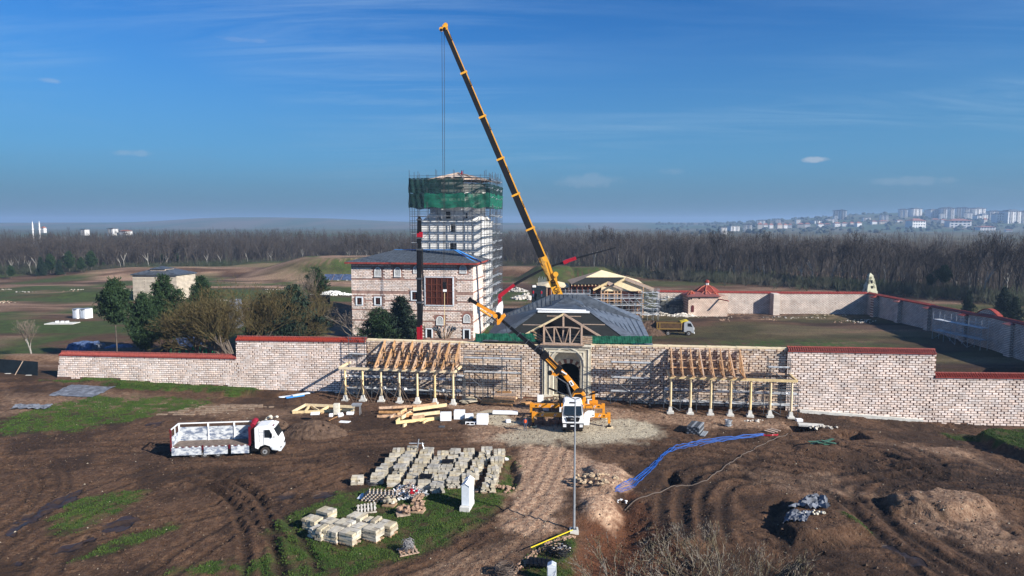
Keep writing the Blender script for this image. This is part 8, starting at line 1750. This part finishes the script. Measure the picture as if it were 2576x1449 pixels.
p = G(*z5(1350, 550), .9); mb = MB(); [mb.rock(p+Vector((random.uniform(-.3, .3), random.uniform(-.15, .15), random.uniform(-.15, .15))), .2) for _ in range(5)]; tag(mb.build('red_rag', M['red'], None), 'crumpled red rag on top of the scrap heap', 'rag')
def rockpallet(lab, x, y, m, n, sc, seed):
    p = GG(*z5(x, y)); rs = random.Random(seed); r = thing('rock_pallet', lab, 'pallet of rocks', tuple(p), R(rs.uniform(-20, 20)))
    mb = MB(); mb.box((0, 0, .08), (1.1*sc, .9*sc, .12)); mb.build('pallet_base', M['wood_old'], r, world=False)
    for k in range(n): mb = MB(); mb.rock((rs.uniform(-.42, .42)*sc, rs.uniform(-.35, .35)*sc, .25+.45*k/n), rs.uniform(.16, .27), rs, .85); mb.build('field_stone', m, r, world=False)
rockpallet('pallet with two big pale boulders right of the leaning pallets', 1092, 705, M['slab'], 9, 1.0, 1); rockpallet('pallet of reddish brown field stones lying on the grass', 1235, 800, M['brownrock'], 18, 1.05, 2)
rockpallet('pallet of brown and cream field stones beside the cabinet shadow', 1400, 770, M['brownrock'], 16, 1.0, 3); rockpallet('pallet of pinkish stones at the foot of the scrap heap', 1395, 680, M['brownrock'], 14, 1.0, 4)
t_ = thing('wire_pallet', 'pallet heaped with tangled grey wire and rusty plates on the front grass', 'pallet of wire', tuple(GG(*z5(1285, 1200))), R(24))
mb = MB(); [mb.box((x, 0, .1), (.14, 1.3, .04)) for x in (-.6, -.3, 0, .3, .6)]; [mb.box((0, y, .05), (1.5, .09, .08)) for y in (-.55, 0, .55)]; mb.build('pallet_base', M['wood_pink'], t_, world=False)
mb = MB(); rs = random.Random(3)
for k in range(60):
    c_ = Vector((rs.uniform(-.3, .3), rs.uniform(-.25, .25), .2+.55*rs.random())); rr = rs.uniform(.15, .4); ax = Matrix.Rotation(rs.uniform(0, 3), 3, 'X') @ Matrix.Rotation(rs.uniform(0, 3), 3, 'Y'); mb.path([c_+ax @ Vector((math.cos(i*.9)*rr, math.sin(i*.9)*rr, i*.03)) for i in range(7)], .018, 3)
mb.build('tangled_wire', mat('wire_grey', (.26, .25, .25), .6), t_, world=False)['kind'] = 'stuff'
for k in range(6): mb = MB(); mb.box((rs.uniform(-.5, .5), rs.uniform(-.45, .45), .2), (.4, .3, .08), Matrix.Rotation(rs.uniform(-.5, .5), 3, 'Y')); mb.build('rusty_plate', M['brownrock'], t_, world=False)
# electricity cabinets
cb = GG(1171, 1283); t_ = thing('cabinet', 'tall pale blue grey electricity cabinet on a concrete plinth in the middle of the grass', 'cabinet', tuple(cb), R(-11))
mb = MB(); mb.box((0, .55, .13), (.85, 1.9, .5)); mb.build('plinth', M['concrete'], t_, world=False)
for y0, y1, h, n_ in ((0, 1.0, 2.1, 'front'), (1.03, 1.6, 2.22, 'rear')):
    mb = MB(); mb.prism([(-.36, y0, .38), (.36, y0, .38), (.36, y0, h), (0, y0, h+.22), (-.36, y0, h)], (0, y1-y0, 0)); b_ = mb.build('housing', M['cabinet'], t_, world=False); bevel(b_, .02)
    mb = MB(); mb.prism([(-.42, y0-.05, h), (0, y0-.05, h+.26), (.42, y0-.05, h), (.42, y0-.05, h+.05), (0, y0-.05, h+.31), (-.42, y0-.05, h+.05)], (0, y1-y0+.08, 0)); mb.build('cabinet_roof', M['white'], b_, world=False)
    mb = MB(); mb.box((.365, (y0+y1)/2, (h+.4)/2+.0), (.015, (y1-y0)*.86, h-.6)); mb.build('door', M['cabinet'], b_, world=False); mb = MB(); mb.box((.385, y0+.15, 1.3), (.03, .04, .16)); mb.build('handle', M['blackmetal'], b_, world=False)
c2 = at(1388, 1416, 45.4); t_ = thing('cabinet', 'smaller grey electricity cabinet cut by the bottom edge of the picture', 'cabinet', (c2.x, 45.4, gzs(c2.x, 45.4)), R(-8)); hh = c2.z-gzs(c2.x, 45.4)
mb = MB(); mb.prism([(-.3, -.2, .2), (.3, -.2, .2), (.3, -.2, hh-.15), (0, -.2, hh), (-.3, -.2, hh-.15)], (0, .55, 0)); mb.build('housing', M['cabinet'], t_, world=False); mb = MB(); mb.box((0, .05, .1), (.7, .7, .25)); mb.build('plinth', M['concrete'], t_, world=False); mb = MB(); mb.box((0, -.21, hh/2), (.5, .02, hh*.7)); mb.build('door', M['cabinet'], t_, world=False)
# bits by the lamp post
p0, p1 = GG(*z4(1765, 945)), GG(*z4(2075, 848)); mb = MB(); mb.beam(p0+Vector((0, 0, .5)), p1+Vector((0, 0, .9)), .05, .06); tag(mb.build('yellow_beam', M['yellow_bright'], None), 'long yellow steel beam lying across the black coil near the lamp post', 'beam')
coil('black hose coil with white rubbish left of the lamp post foot', *z4(1975, 950), 1.0, .7, M['blackmetal'], 9, seed=9, name='hose_coil', cat='hose coil')
scrap('white and brown rubbish thrown into the black coil', *z4(1990, 930), .7, .9, 60, [M['marble'], M['wood_old'], M['blackmetal']], seed=12, name='rubbish_heap', ln=(.2, .5), th=.08)
p = GG(*z4(1825, 1040)); mb = MB(); mb.box(p+Vector((0, 0, .35)), (1.7, 1.1, .08), Matrix.Rotation(R(-15), 3, 'Z')); [mb.box(p+Vector((x, y, .15)), (.1, .1, .4)) for x in (-.7, .7) for y in (-.4, .4)]; [mb.box(p+Vector((-.6+.3*k, 0, .42)), (.12, 1.0, .06)) for k in range(5)]
tag(mb.build('black_crate', M['blackmetal'], None), 'low black crate on the grass beside the bottom cabinet', 'crate')
coil('tangle of grey wire at the bottom edge left of the cabinet', *z4(1575, 1100), .9, .7, M['hose'], 9, seed=19, name='wire_tangle', cat='wire')
# timber stacks
def beams(lab, segs, m, wh=(.16, .3), name='timber_stack', part_='timber', rzv=0, z0=.1):
    p = GG(*segs[0][0]); r = thing(name, lab, 'timber', tuple(p))
    for i, (a, b_, dz) in enumerate(segs): A, B = GG(*a), GG(*b_); mb = MB(); mb.beam(A+Vector((0, 0, z0+dz)), B+Vector((0, 0, z0+dz)), wh[0], wh[1]); mb.build(part_, m if not isinstance(m, list) else m[i % len(m)], r)
    return r
def Zs(f, L_): return [((f(x0, y0)), (f(x1, y1)), dz) for x0, y0, x1, y1, dz in L_]
beams('stack of reddish roof trusses left of the pale beams', Zs(zt3, [(385, 500, 600, 505, 0), (400, 480, 640, 482, .25), (400, 460, 700, 445, .5), (430, 505, 760, 498, .1), (520, 455, 900, 430, .5), (560, 500, 800, 440, .3), (640, 500, 730, 470, .35), (700, 450, 905, 415, .45), (600, 478, 680, 500, .3), (500, 515, 545, 490, .1)]), M['wood'])
beams('stack of pale laminated beams and trusses in front of the left portico', Zs(zt3, [(550, 562, 935, 520, .05), (552, 560, 600, 515, .1), (700, 520, 935, 492, .4), (700, 490, 995, 448, .75), (600, 520, 700, 505, .3), (600, 535, 690, 480, .3), (790, 560, 830, 535, .0), (640, 575, 615, 590, 0), (590, 500, 640, 465, .4), (690, 530, 800, 515, .2)]), [M['wood_lt'], M['wood_lt'], M['wood_lt'], M['wood_lt'], M['wood']], (.18, .42))
def zL(x, y): return 375.6+.2083*x, 992.8+.2083*y
beams('long flat timber truss lying on the mud left of the portico', Zs(zL, [(1730, 232, 2160, 215, .1), (1728, 225, 1880, 145, .1), (1880, 145, 2480, 170, .15), (1880, 225, 1930, 160, .1), (1960, 160, 2060, 222, .1), (2160, 215, 2480, 200, .1), (2060, 222, 2160, 165, .1)]), M['wood_lt'], (.16, .34))
beams('reddish sawn timbers stacked near the wall left of the gate', Zs(zt3, [(1300, 385, 1575, 405, .1), (1310, 375, 1590, 392, .35), (1415, 370, 1610, 378, .6), (1420, 360, 1610, 362, .85), (1440, 352, 1560, 350, 1.0), (1650, 395, 1740, 385, .1)]), [M['wood'], M['wood'], M['wood'], M['wood_pink']], (.5, .26))
beams('crossed tan boards leaning at the end of the left portico', Zs(zt3, [(1130, 385, 1215, 345, .2), (1150, 398, 1240, 355, .2), (1185, 395, 1255, 385, .4)]), M['slab'], (.9, .12))
beams('rusty rods and planks lying beside the dirt heap', Zs(zL, [(2150, 320, 2240, 275, .05), (2170, 330, 2270, 280, .08), (2250, 300, 2400, 300, .05), (2070, 245, 2105, 232, .05)]), [M['rust'], M['wood']], (.1, .06))
def block(lab, u, v, d, m=None, rz=0, name='marble_block', lift=0, cat='block', tilt=0):
    p = GG(u, v); mb = MB(); mb.box(p+Vector((0, 0, d[2]/2+lift)), d, Matrix.Rotation(R(rz), 3, 'Z') @ Matrix.Rotation(R(tilt), 3, 'X')); return bevel(tag(mb.build(name, m or M['marble'], None), lab, cat), .03)
block('squared white marble block first from the left beside the pale beams', *zt3(988, 528), (1.4, .9, 1.0), rz=3); block('tallest white marble block, second from the left', *zt3(1108, 515), (1.35, .9, 1.1), rz=-2); block('low white marble block half behind black sheeting', *zt3(1192, 525), (1.1, .8, .75), rz=6)
block('dusty white marble block, rightmost of the group', *zt3(1310, 560), (1.4, 1.1, 1.2), rz=-4); block('long white marble slab lying on bearers', *zt3(1510, 480), (3.3, .8, .35), rz=-5, lift=.12, name='marble_slab'); block('small white stone lump on the pale dust patch', *zt3(1535, 548), (.6, .5, .35), rz=20, name='stone_lump')
block('whitish drum shaped block by the gate jamb', 1359, 1010, (.85, .8, .85), name='stone_block'); block('upright tan stone block beside the flat truss', *zL(2265, 238), (.75, .6, 1.45), M['ashlar_lt'], name='stone_block'); block('white sack beside the upright stone', *zL(2310, 260), (.7, .5, .35), rz=30, name='sack', cat='sack', tilt=20); block('small white drum beside the upright stone', *zL(2195, 265), (.45, .45, .4), name='drum', cat='drum')
block('white sheeting bundle on top of the brown dirt heap', *zL(2005, 318), (1.1, .6, .15), rz=10, name='plastic_sheet', lift=.9, cat='plastic sheet', tilt=15); block('crumpled white sheet on the mud right of the dirt heap', *zL(2360, 335), (1.4, .7, .12), rz=-10, name='plastic_sheet', cat='plastic sheet'); block('pale sack left of the mixer stand', *zL(2425, 240), (.9, .5, .35), name='sack', cat='sack')
block('grey manhole lid on the mud below the marble blocks', *zt3(952, 588), (.75, .7, .08), M['steel'], name='manhole_lid', cat='lid'); block('white bucket shaped block behind the left outrigger', 1373, 1032, (.8, .7, .6), name='stone_block'); block('white generator box behind the open truck door', 1486, 1022, (1.0, .8, .9), name='generator', cat='generator')
t_ = thing('hollow_block_row', 'low white hollow frame lying in front of the black sheeting', 'frame', tuple(GG(*zt3(1220, 568))))
for x in (-.8, -.27, .27, .8): mb = MB(); mb.box((x, 0, .18), (.1, .4, .35)); mb.build('web', M['marble'], t_, world=False)
for z in (.04, .34): mb = MB(); mb.box((0, 0, z), (1.7, .42, .06)); mb.build('flange', M['marble'], t_, world=False)
tarp('black plastic sheeting crumpled over the marble blocks', *[zt3(x, 0)[0] for x in (1110, 1340)], zt3(0, 525)[1], zt3(0, 562)[1], GG(*zt3(1220, 562)).y, 1.6, M['blackmetal'], name='plastic_sheeting', seed=21, cat='plastic sheet')
t_ = thing('mixer_stand', 'grey open framed stand behind the upright stone block', 'stand', tuple(GG(*zt3(208, 478))))
for x in (-.45, .45):
    for y in (-.35, .35): mb = MB(); mb.tube((x, y, 0), (x*.9, y*.9, 1.3), .035, n=5); mb.build('leg', M['steel_lt'], t_, world=False)
mb = MB(); mb.box((0, 0, 1.3), (1.1, .8, .25), taper=1.15); mb.build('tray', M['steel_lt'], t_, world=False)
for i, (x, y) in enumerate(((725, 998), (742, 1000), (757, 996))): block('long white insulation board on the ground by the tiled wall, %s of three' % ORD[i], x, y, (.7, 2.6, .12), M['cabinet'] if i != 1 else M['bluetape'], rz=-62+i*6, name='insulation_board', lift=.1*i, cat='board')
def dirtheap(lab, u, v, rx, ry, h, m, seed, name='dirt_heap', cat='dirt heap', n=40):
    p = GG(u, v); g = 26; mb = MB(); P = []; xs = np.linspace(-1, 1, g); XX, YY = np.meshgrid(xs, xs); rr = np.hypot(XX, YY)
    ZZ = h*np.clip(1-rr**1.6, -.2, 1)*(.75+.5*fbm(XX*2+seed, YY*2, 3, seed))+.28*(fbm(XX*7+seed, YY*7, 3, seed+1)-.5)*h*(rr < 1.05)
    V = [(p.x+XX[j, i]*rx, p.y+YY[j, i]*ry, p.z-.1+float(ZZ[j, i])) for j in range(g) for i in range(g)]
    mb.add(V, [(j*g+i, j*g+i+1, (j+1)*g+i+1, (j+1)*g+i) for j in range(g-1) for i in range(g-1)])
    for k in range(n): a, r_ = random.uniform(0, 6.28), random.uniform(.3, 1.1); mb.rock((p.x+rx*r_*math.cos(a), p.y+ry*r_*math.sin(a), p.z+max(0, h*(1-r_**1.6))*.9), random.uniform(.08, .22))
    return tag(mb.build(name, m, None), lab, cat)
dirtheap('big heap of dark brown earth in front of the white truck cab', 790, 1092, 4.2, 2.4, 1.9, M['dirt'], 3); dirtheap('earth heap carrying pale stones behind the white truck cab', 690, 1072, 1.9, 1.2, 1.2, M['dirt'], 8)
p = at(1650, 838, 152); dirtheap('reddish spoil heap behind the dump truck', 1636, 840, 4.2, 3.5, 3.2, M['dirt'], 5)
heap('pale yellow stones piled behind the truck cab', 684, 1066, 36, 1.7, .9, 1.4, M['ashlar_lt'], (.16, .32)); heap('pale rubble scattered on the tan earth beside the road', 1245, 1232, 60, 2.0, .9, .5, M['brownrock'], (.1, .25)); heap('white pebbles right of the large stone block', 1262, 1156, 26, .9, .5, .25, M['marble'], (.08, .16))
heap('pale boulders tumbled on the spoil right of the road', 1500, 1205, 50, 2.2, 1.4, .5, mat('tan_clod', (.42, .31, .20), .9, var=.25, scale=2), (.1, .3)); heap('white stones in the dark pit right of the road', 1562, 1262, 14, .6, .5, .2, M['marble'], (.07, .14))
heap('broken stones below the right portico', 2070, 1076, 20, 2.0, .5, .3, M['rubble'], (.1, .3)); heap('small pale stones at the foot of the fourth right column', 1898, 1060, 26, 1.6, .4, .25, M['rubble'], (.08, .2)); heap('pale rubble before the stone gate', 1420, 1008, 50, 3.2, .9, .5, M['slab'], (.1, .3))
# materials at right
def zr_(x, y): return 1542.8+.401*x, 805+.401*y
pb_ = GG(*zr_(515, 700)); t_ = thing('steel_plank_stack', 'strapped stack of grey steel planks on the mud below the right portico', 'steel planks', tuple(pb_), R(-28))
for j in range(5):
    for i in range(6): mb = MB(); mb.box((-.62+.25*i, 0, .1+.19*j), (.22, 2.6, .14)); mb.build('steel_plank', M['steel'] if (i+j) % 3 else M['steel_lt'], t_, world=False)
for i in range(3): mb = MB(); mb.box((.95+.2*i, -.6, .08), (.16, 2.0, .1)); mb.build('steel_plank', M['steel_lt'], t_, world=False)
coil('grey bundle of clamps and tube ends right of the steel planks', *zr_(720, 668), .5, .8, M['steel_lt'], 9, seed=4, name='clamp_bundle', cat='bundle')
beams('tan boards lying at the red end of the blue pipes', Zs(zr_, [(948, 700, 1010, 716, .05), (965, 694, 1030, 712, .08), (985, 690, 1048, 706, .1)]), M['wood_pink'], (.32, .06))
t_ = thing('green_sheets', 'dark green sheets scattered on the churned mud at right', 'sheets', tuple(GG(*zr_(1308, 785))))
for k in range(6): mb = MB(); mb.box((random.uniform(-.8, .8), random.uniform(-.5, .5), .15+.07*k), (1.5, .35, .05), Matrix.Rotation(random.uniform(-.5, .5), 3, 'Z') @ Matrix.Rotation(random.uniform(-.25, .25), 3, 'Y')); mb.build('sheet', mat('green_sheet%d' % k, (.05, .13, .09), .5), t_, world=False)
block('broken concrete slab bridging the dark hole below the right wall', 2040, 1072, (3.0, 1.0, .25), M['concrete'], rz=-14, name='concrete_slab', cat='slab'); block('white sack at the last column of the right portico', 2010, 1060, (.8, .6, .35), name='sack', cat='sack')
def pipe(lab, px, r, m, name, off=0, cat='pipe', group=None, lift=.06):
    pts = spline([tuple(GG(*q).xy) for q in px], 6); P = []
    for i, (x, y) in enumerate(pts): P.append(Vector((x, y+off*(1+.6*math.sin(i*.35+off*9)), gzs(x, y+off)+lift+abs(off)*.05)))
    mb = MB(); mb.path(P, r, 6); return tag(mb.build(name, m, None), lab, cat, group)
bl = [z6(*q) for q in ((1045, 129), (900, 143), (750, 163), (600, 188), (510, 208), (450, 250), (400, 310), (330, 370), (250, 425), (168, 477))]
for k in range(7): pipe('blue plastic pipe in the bundle crossing the mud at right, %s from the far side' % ORD[k], [(u+random.uniform(-3, 3)*(i > 2), v+(k-3.5)*(.8+.42*i*(i < 9)*(.7+.3*math.sin(i)))) for i, (u, v) in enumerate(bl)], .027, M['plasticblue'], 'blue_pipe', group='blue pipes across the mud')
pipe('red pipe end at the top of the blue pipe bundle', [z6(1040, 131), z6(1090, 132), z6(1125, 129)], .11, M['red'], 'red_pipe')
pipe('thin grey hose winding across the mud below the blue pipes', [z6(*q) for q in ((1185, 122), (1050, 185), (950, 230), (860, 290), (780, 345), (690, 405), (580, 430), (480, 445), (380, 480), (280, 520), (222, 575))], .05, M['hose'], 'grey_hose', cat='hose')
# tarpaulins on the mounds, pads and old paving
def flat_tarp(lab, px, m, seed, name='grey_sheet', amp=.12, lift=.05, cat='plastic sheet'):
    pts = gp(px); rs = random.Random(seed); xs, ys = [p[0] for p in pts], [p[1] for p in pts]; n = 13; A, B, C_, D_ = [Vector(p) for p in pts]; P = []
    for j in range(n):
        for i in range(n):
            q = (A.lerp(B, i/(n-1))).lerp(D_.lerp(C_, i/(n-1)), j/(n-1)); q = q+Vector((rs.uniform(-.08, .08), rs.uniform(-.08, .08))); P.append((q.x, q.y, gzs(q.x, q.y)+lift+rs.uniform(0, amp)))
    mb = MB(); mb.add(P, [(j*n+i, j*n+i+1, (j+1)*n+i+1, (j+1)*n+i) for j in range(n-1) for i in range(n-1)]); return tag(mb.build(name, m, None), lab, cat)
flat_tarp('upper crumpled grey sheet held by stones on the right mound', [z6(1190, 625), z6(1430, 630), z6(1400, 545), z6(1205, 555)], M['tarpgrey'], 1, amp=.55); flat_tarp('lower grey sheet draped on the edge of the right mound', [z6(1150, 690), z6(1290, 715), z6(1320, 655), z6(1170, 632)], M['tarpgrey'], 2, amp=.3)
heap('pale stones weighing down the grey sheet on the mound', *z6(1330, 595), 9, 1.6, .3, .5, M['ashlar_lt'], (.12, .2))
flat_tarp('grey tarpaulin spread over a levelled pad below the left wall', [(124, 1003), (232, 1007), (292, 982), (180, 980)], M['tarpgrey'], 3, amp=.08); flat_tarp('narrow grey sheet on the grass at far left', [(26, 1033), (118, 1034), (135, 1024), (45, 1024)], M['tarpgrey'], 4, amp=.25)
t_ = thing('old_paving', 'half buried rows of old stone paving behind the white truck', 'paving', tuple(GG(520, 1035))); pm = mat('muddy_paver', (.25, .18, .125), .9, var=.25, scale=2); pv_ = None
for j, (v, u0, u1) in enumerate(((1020, 560, 675), (1024, 500, 690), (1028.5, 470, 640), (1033, 450, 600), (1038, 430, 560), (1043, 395, 530))):
    u = u0+(j % 2)*6
    while u < u1:
        if random.random() < .85:
            p = GG(u, v)
            if pv_ is None: mb = MB(); mb.box((0, 0, 0), (.62, .42, .12)); pv_ = mb.build('paver', pm, t_, world=False).data; o = KIDS[t_.name][-1]
            else: o = link('paver', pv_, t_)
            o.location = INV[t_.name] @ (p+Vector((0, 0, .02))); o.rotation_euler = (random.uniform(-.04, .04), random.uniform(-.04, .04), R(2))
        u += 13.6
# kerb line of small stones along the road edge
mb = MB(); KP = spline(gp([(1440, 1345), (1390, 1365), (1330, 1405), (1280, 1449)]), 12)
for (x, y) in KP:
    for _ in range(5): mb.rock((x+random.uniform(-.3, .3), y+random.uniform(-.2, .2), gzs(x, y)+.03), random.uniform(.06, .16))
tag(mb.build('edge_stones', M['brownrock'], None), 'line of small pale stones along the right edge of the dirt road', 'stones', kind='stuff')
# loose clods and tufts
def clods(n, name, m, lab, sel, size, seed):
    rs = np.random.RandomState(seed); x = rs.uniform(-60, 62, n*3); y = rs.uniform(45, 94, n*3); jx = np.clip(np.searchsorted(gx, x), 0, nxx-1); jy = np.clip(np.searchsorted(gy, y), 0, nyy-1); ok = sel(jy, jx, rs.rand(n*3)); x, y, jy, jx = x[ok][:n], y[ok][:n], jy[ok][:n], jx[ok][:n]; z = Z[jy, jx]; k = len(x)
    s = rs.uniform(*size, k)*rs.choice([.6, 1, 1, 1.7], k); base = np.array([(-1, 0, 0), (.2, -1, 0), (1, .2, 0), (0, 1, .1), (.1, 0, .9)]); V = base[None]*s[:, None, None]*rs.uniform(.6, 1.3, (k, 5, 3)); a = rs.uniform(0, 6.28, k); c_, s_ = np.cos(a)[:, None], np.sin(a)[:, None]
    V = np.stack([V[..., 0]*c_-V[..., 1]*s_, V[..., 0]*s_+V[..., 1]*c_, V[..., 2]], -1)+np.stack([x, y, z-.01], 1)[:, None]; F_ = (np.array([(0, 1, 4), (1, 2, 4), (2, 3, 4), (3, 0, 4)])[None]+5*np.arange(k)[:, None, None]).reshape(-1, 3)
    tag(link(name, mesh_np(name, V.reshape(-1, 3), F_, 3, [m])), lab, name.replace('_', ' '), kind='stuff')
clods(16000, 'dirt_clods', mat('clod', (.070, .042, .025), .95, c2=(.11, .072, .050), scale=1), 'clods of brown earth strewn over the whole yard', lambda j, i, r: (grass[j, i] < .3) & (r < .35+.9*churn[j, i]) & (wet[j, i] < .3), (.025, .085), 1)
clods(8000, 'pale_gravel', mat('pale_gravel', (.32, .27, .20), .9, var=.3, scale=2), 'pale gravel strewn on the hard standing and the road', lambda j, i, r: r < .03+np.maximum(gravel[j, i], .35*tan[j, i]), (.03, .07), 2)
def tufts(n):
    rs = np.random.RandomState(8); x = rs.uniform(-78, 70, n*8); y = rs.uniform(44, 104, n*8); jx = np.clip(np.searchsorted(gx, x), 0, nxx-1); jy = np.clip(np.searchsorted(gy, y), 0, nyy-1); ok = grass[jy, jx] > .25+.5*rs.rand(n*8); x, y, jy, jx = x[ok][:n], y[ok][:n], jy[ok][:n], jx[ok][:n]; z = Z[jy, jx]; k = len(x); out = []
    for b in range(3):
        a = rs.uniform(0, 6.28, k); w = rs.uniform(.02, .045, k); h = rs.uniform(.05, .16, k); b0 = np.stack([x+rs.uniform(-.08, .08, k), y+rs.uniform(-.08, .08, k), z-.02], 1); s = np.stack([np.cos(a)*w, np.sin(a)*w, 0*w], 1); t = b0+np.stack([rs.uniform(-.08, .08, k), rs.uniform(-.08, .08, k), h], 1); out.append(np.stack([b0-s, b0+s, t], 1))
    V = np.concatenate(out).reshape(-1, 3); tag(link('grass_tufts', mesh_np('grass_tufts', V, np.arange(len(V)).reshape(-1, 3), 3, [mat('grass_blade', (.030, .075, .010), .8, c2=(.075, .11, .02), scale=.5)])), 'short winter grass growing in patches over the yard', 'grass', kind='stuff')
tufts(55000)
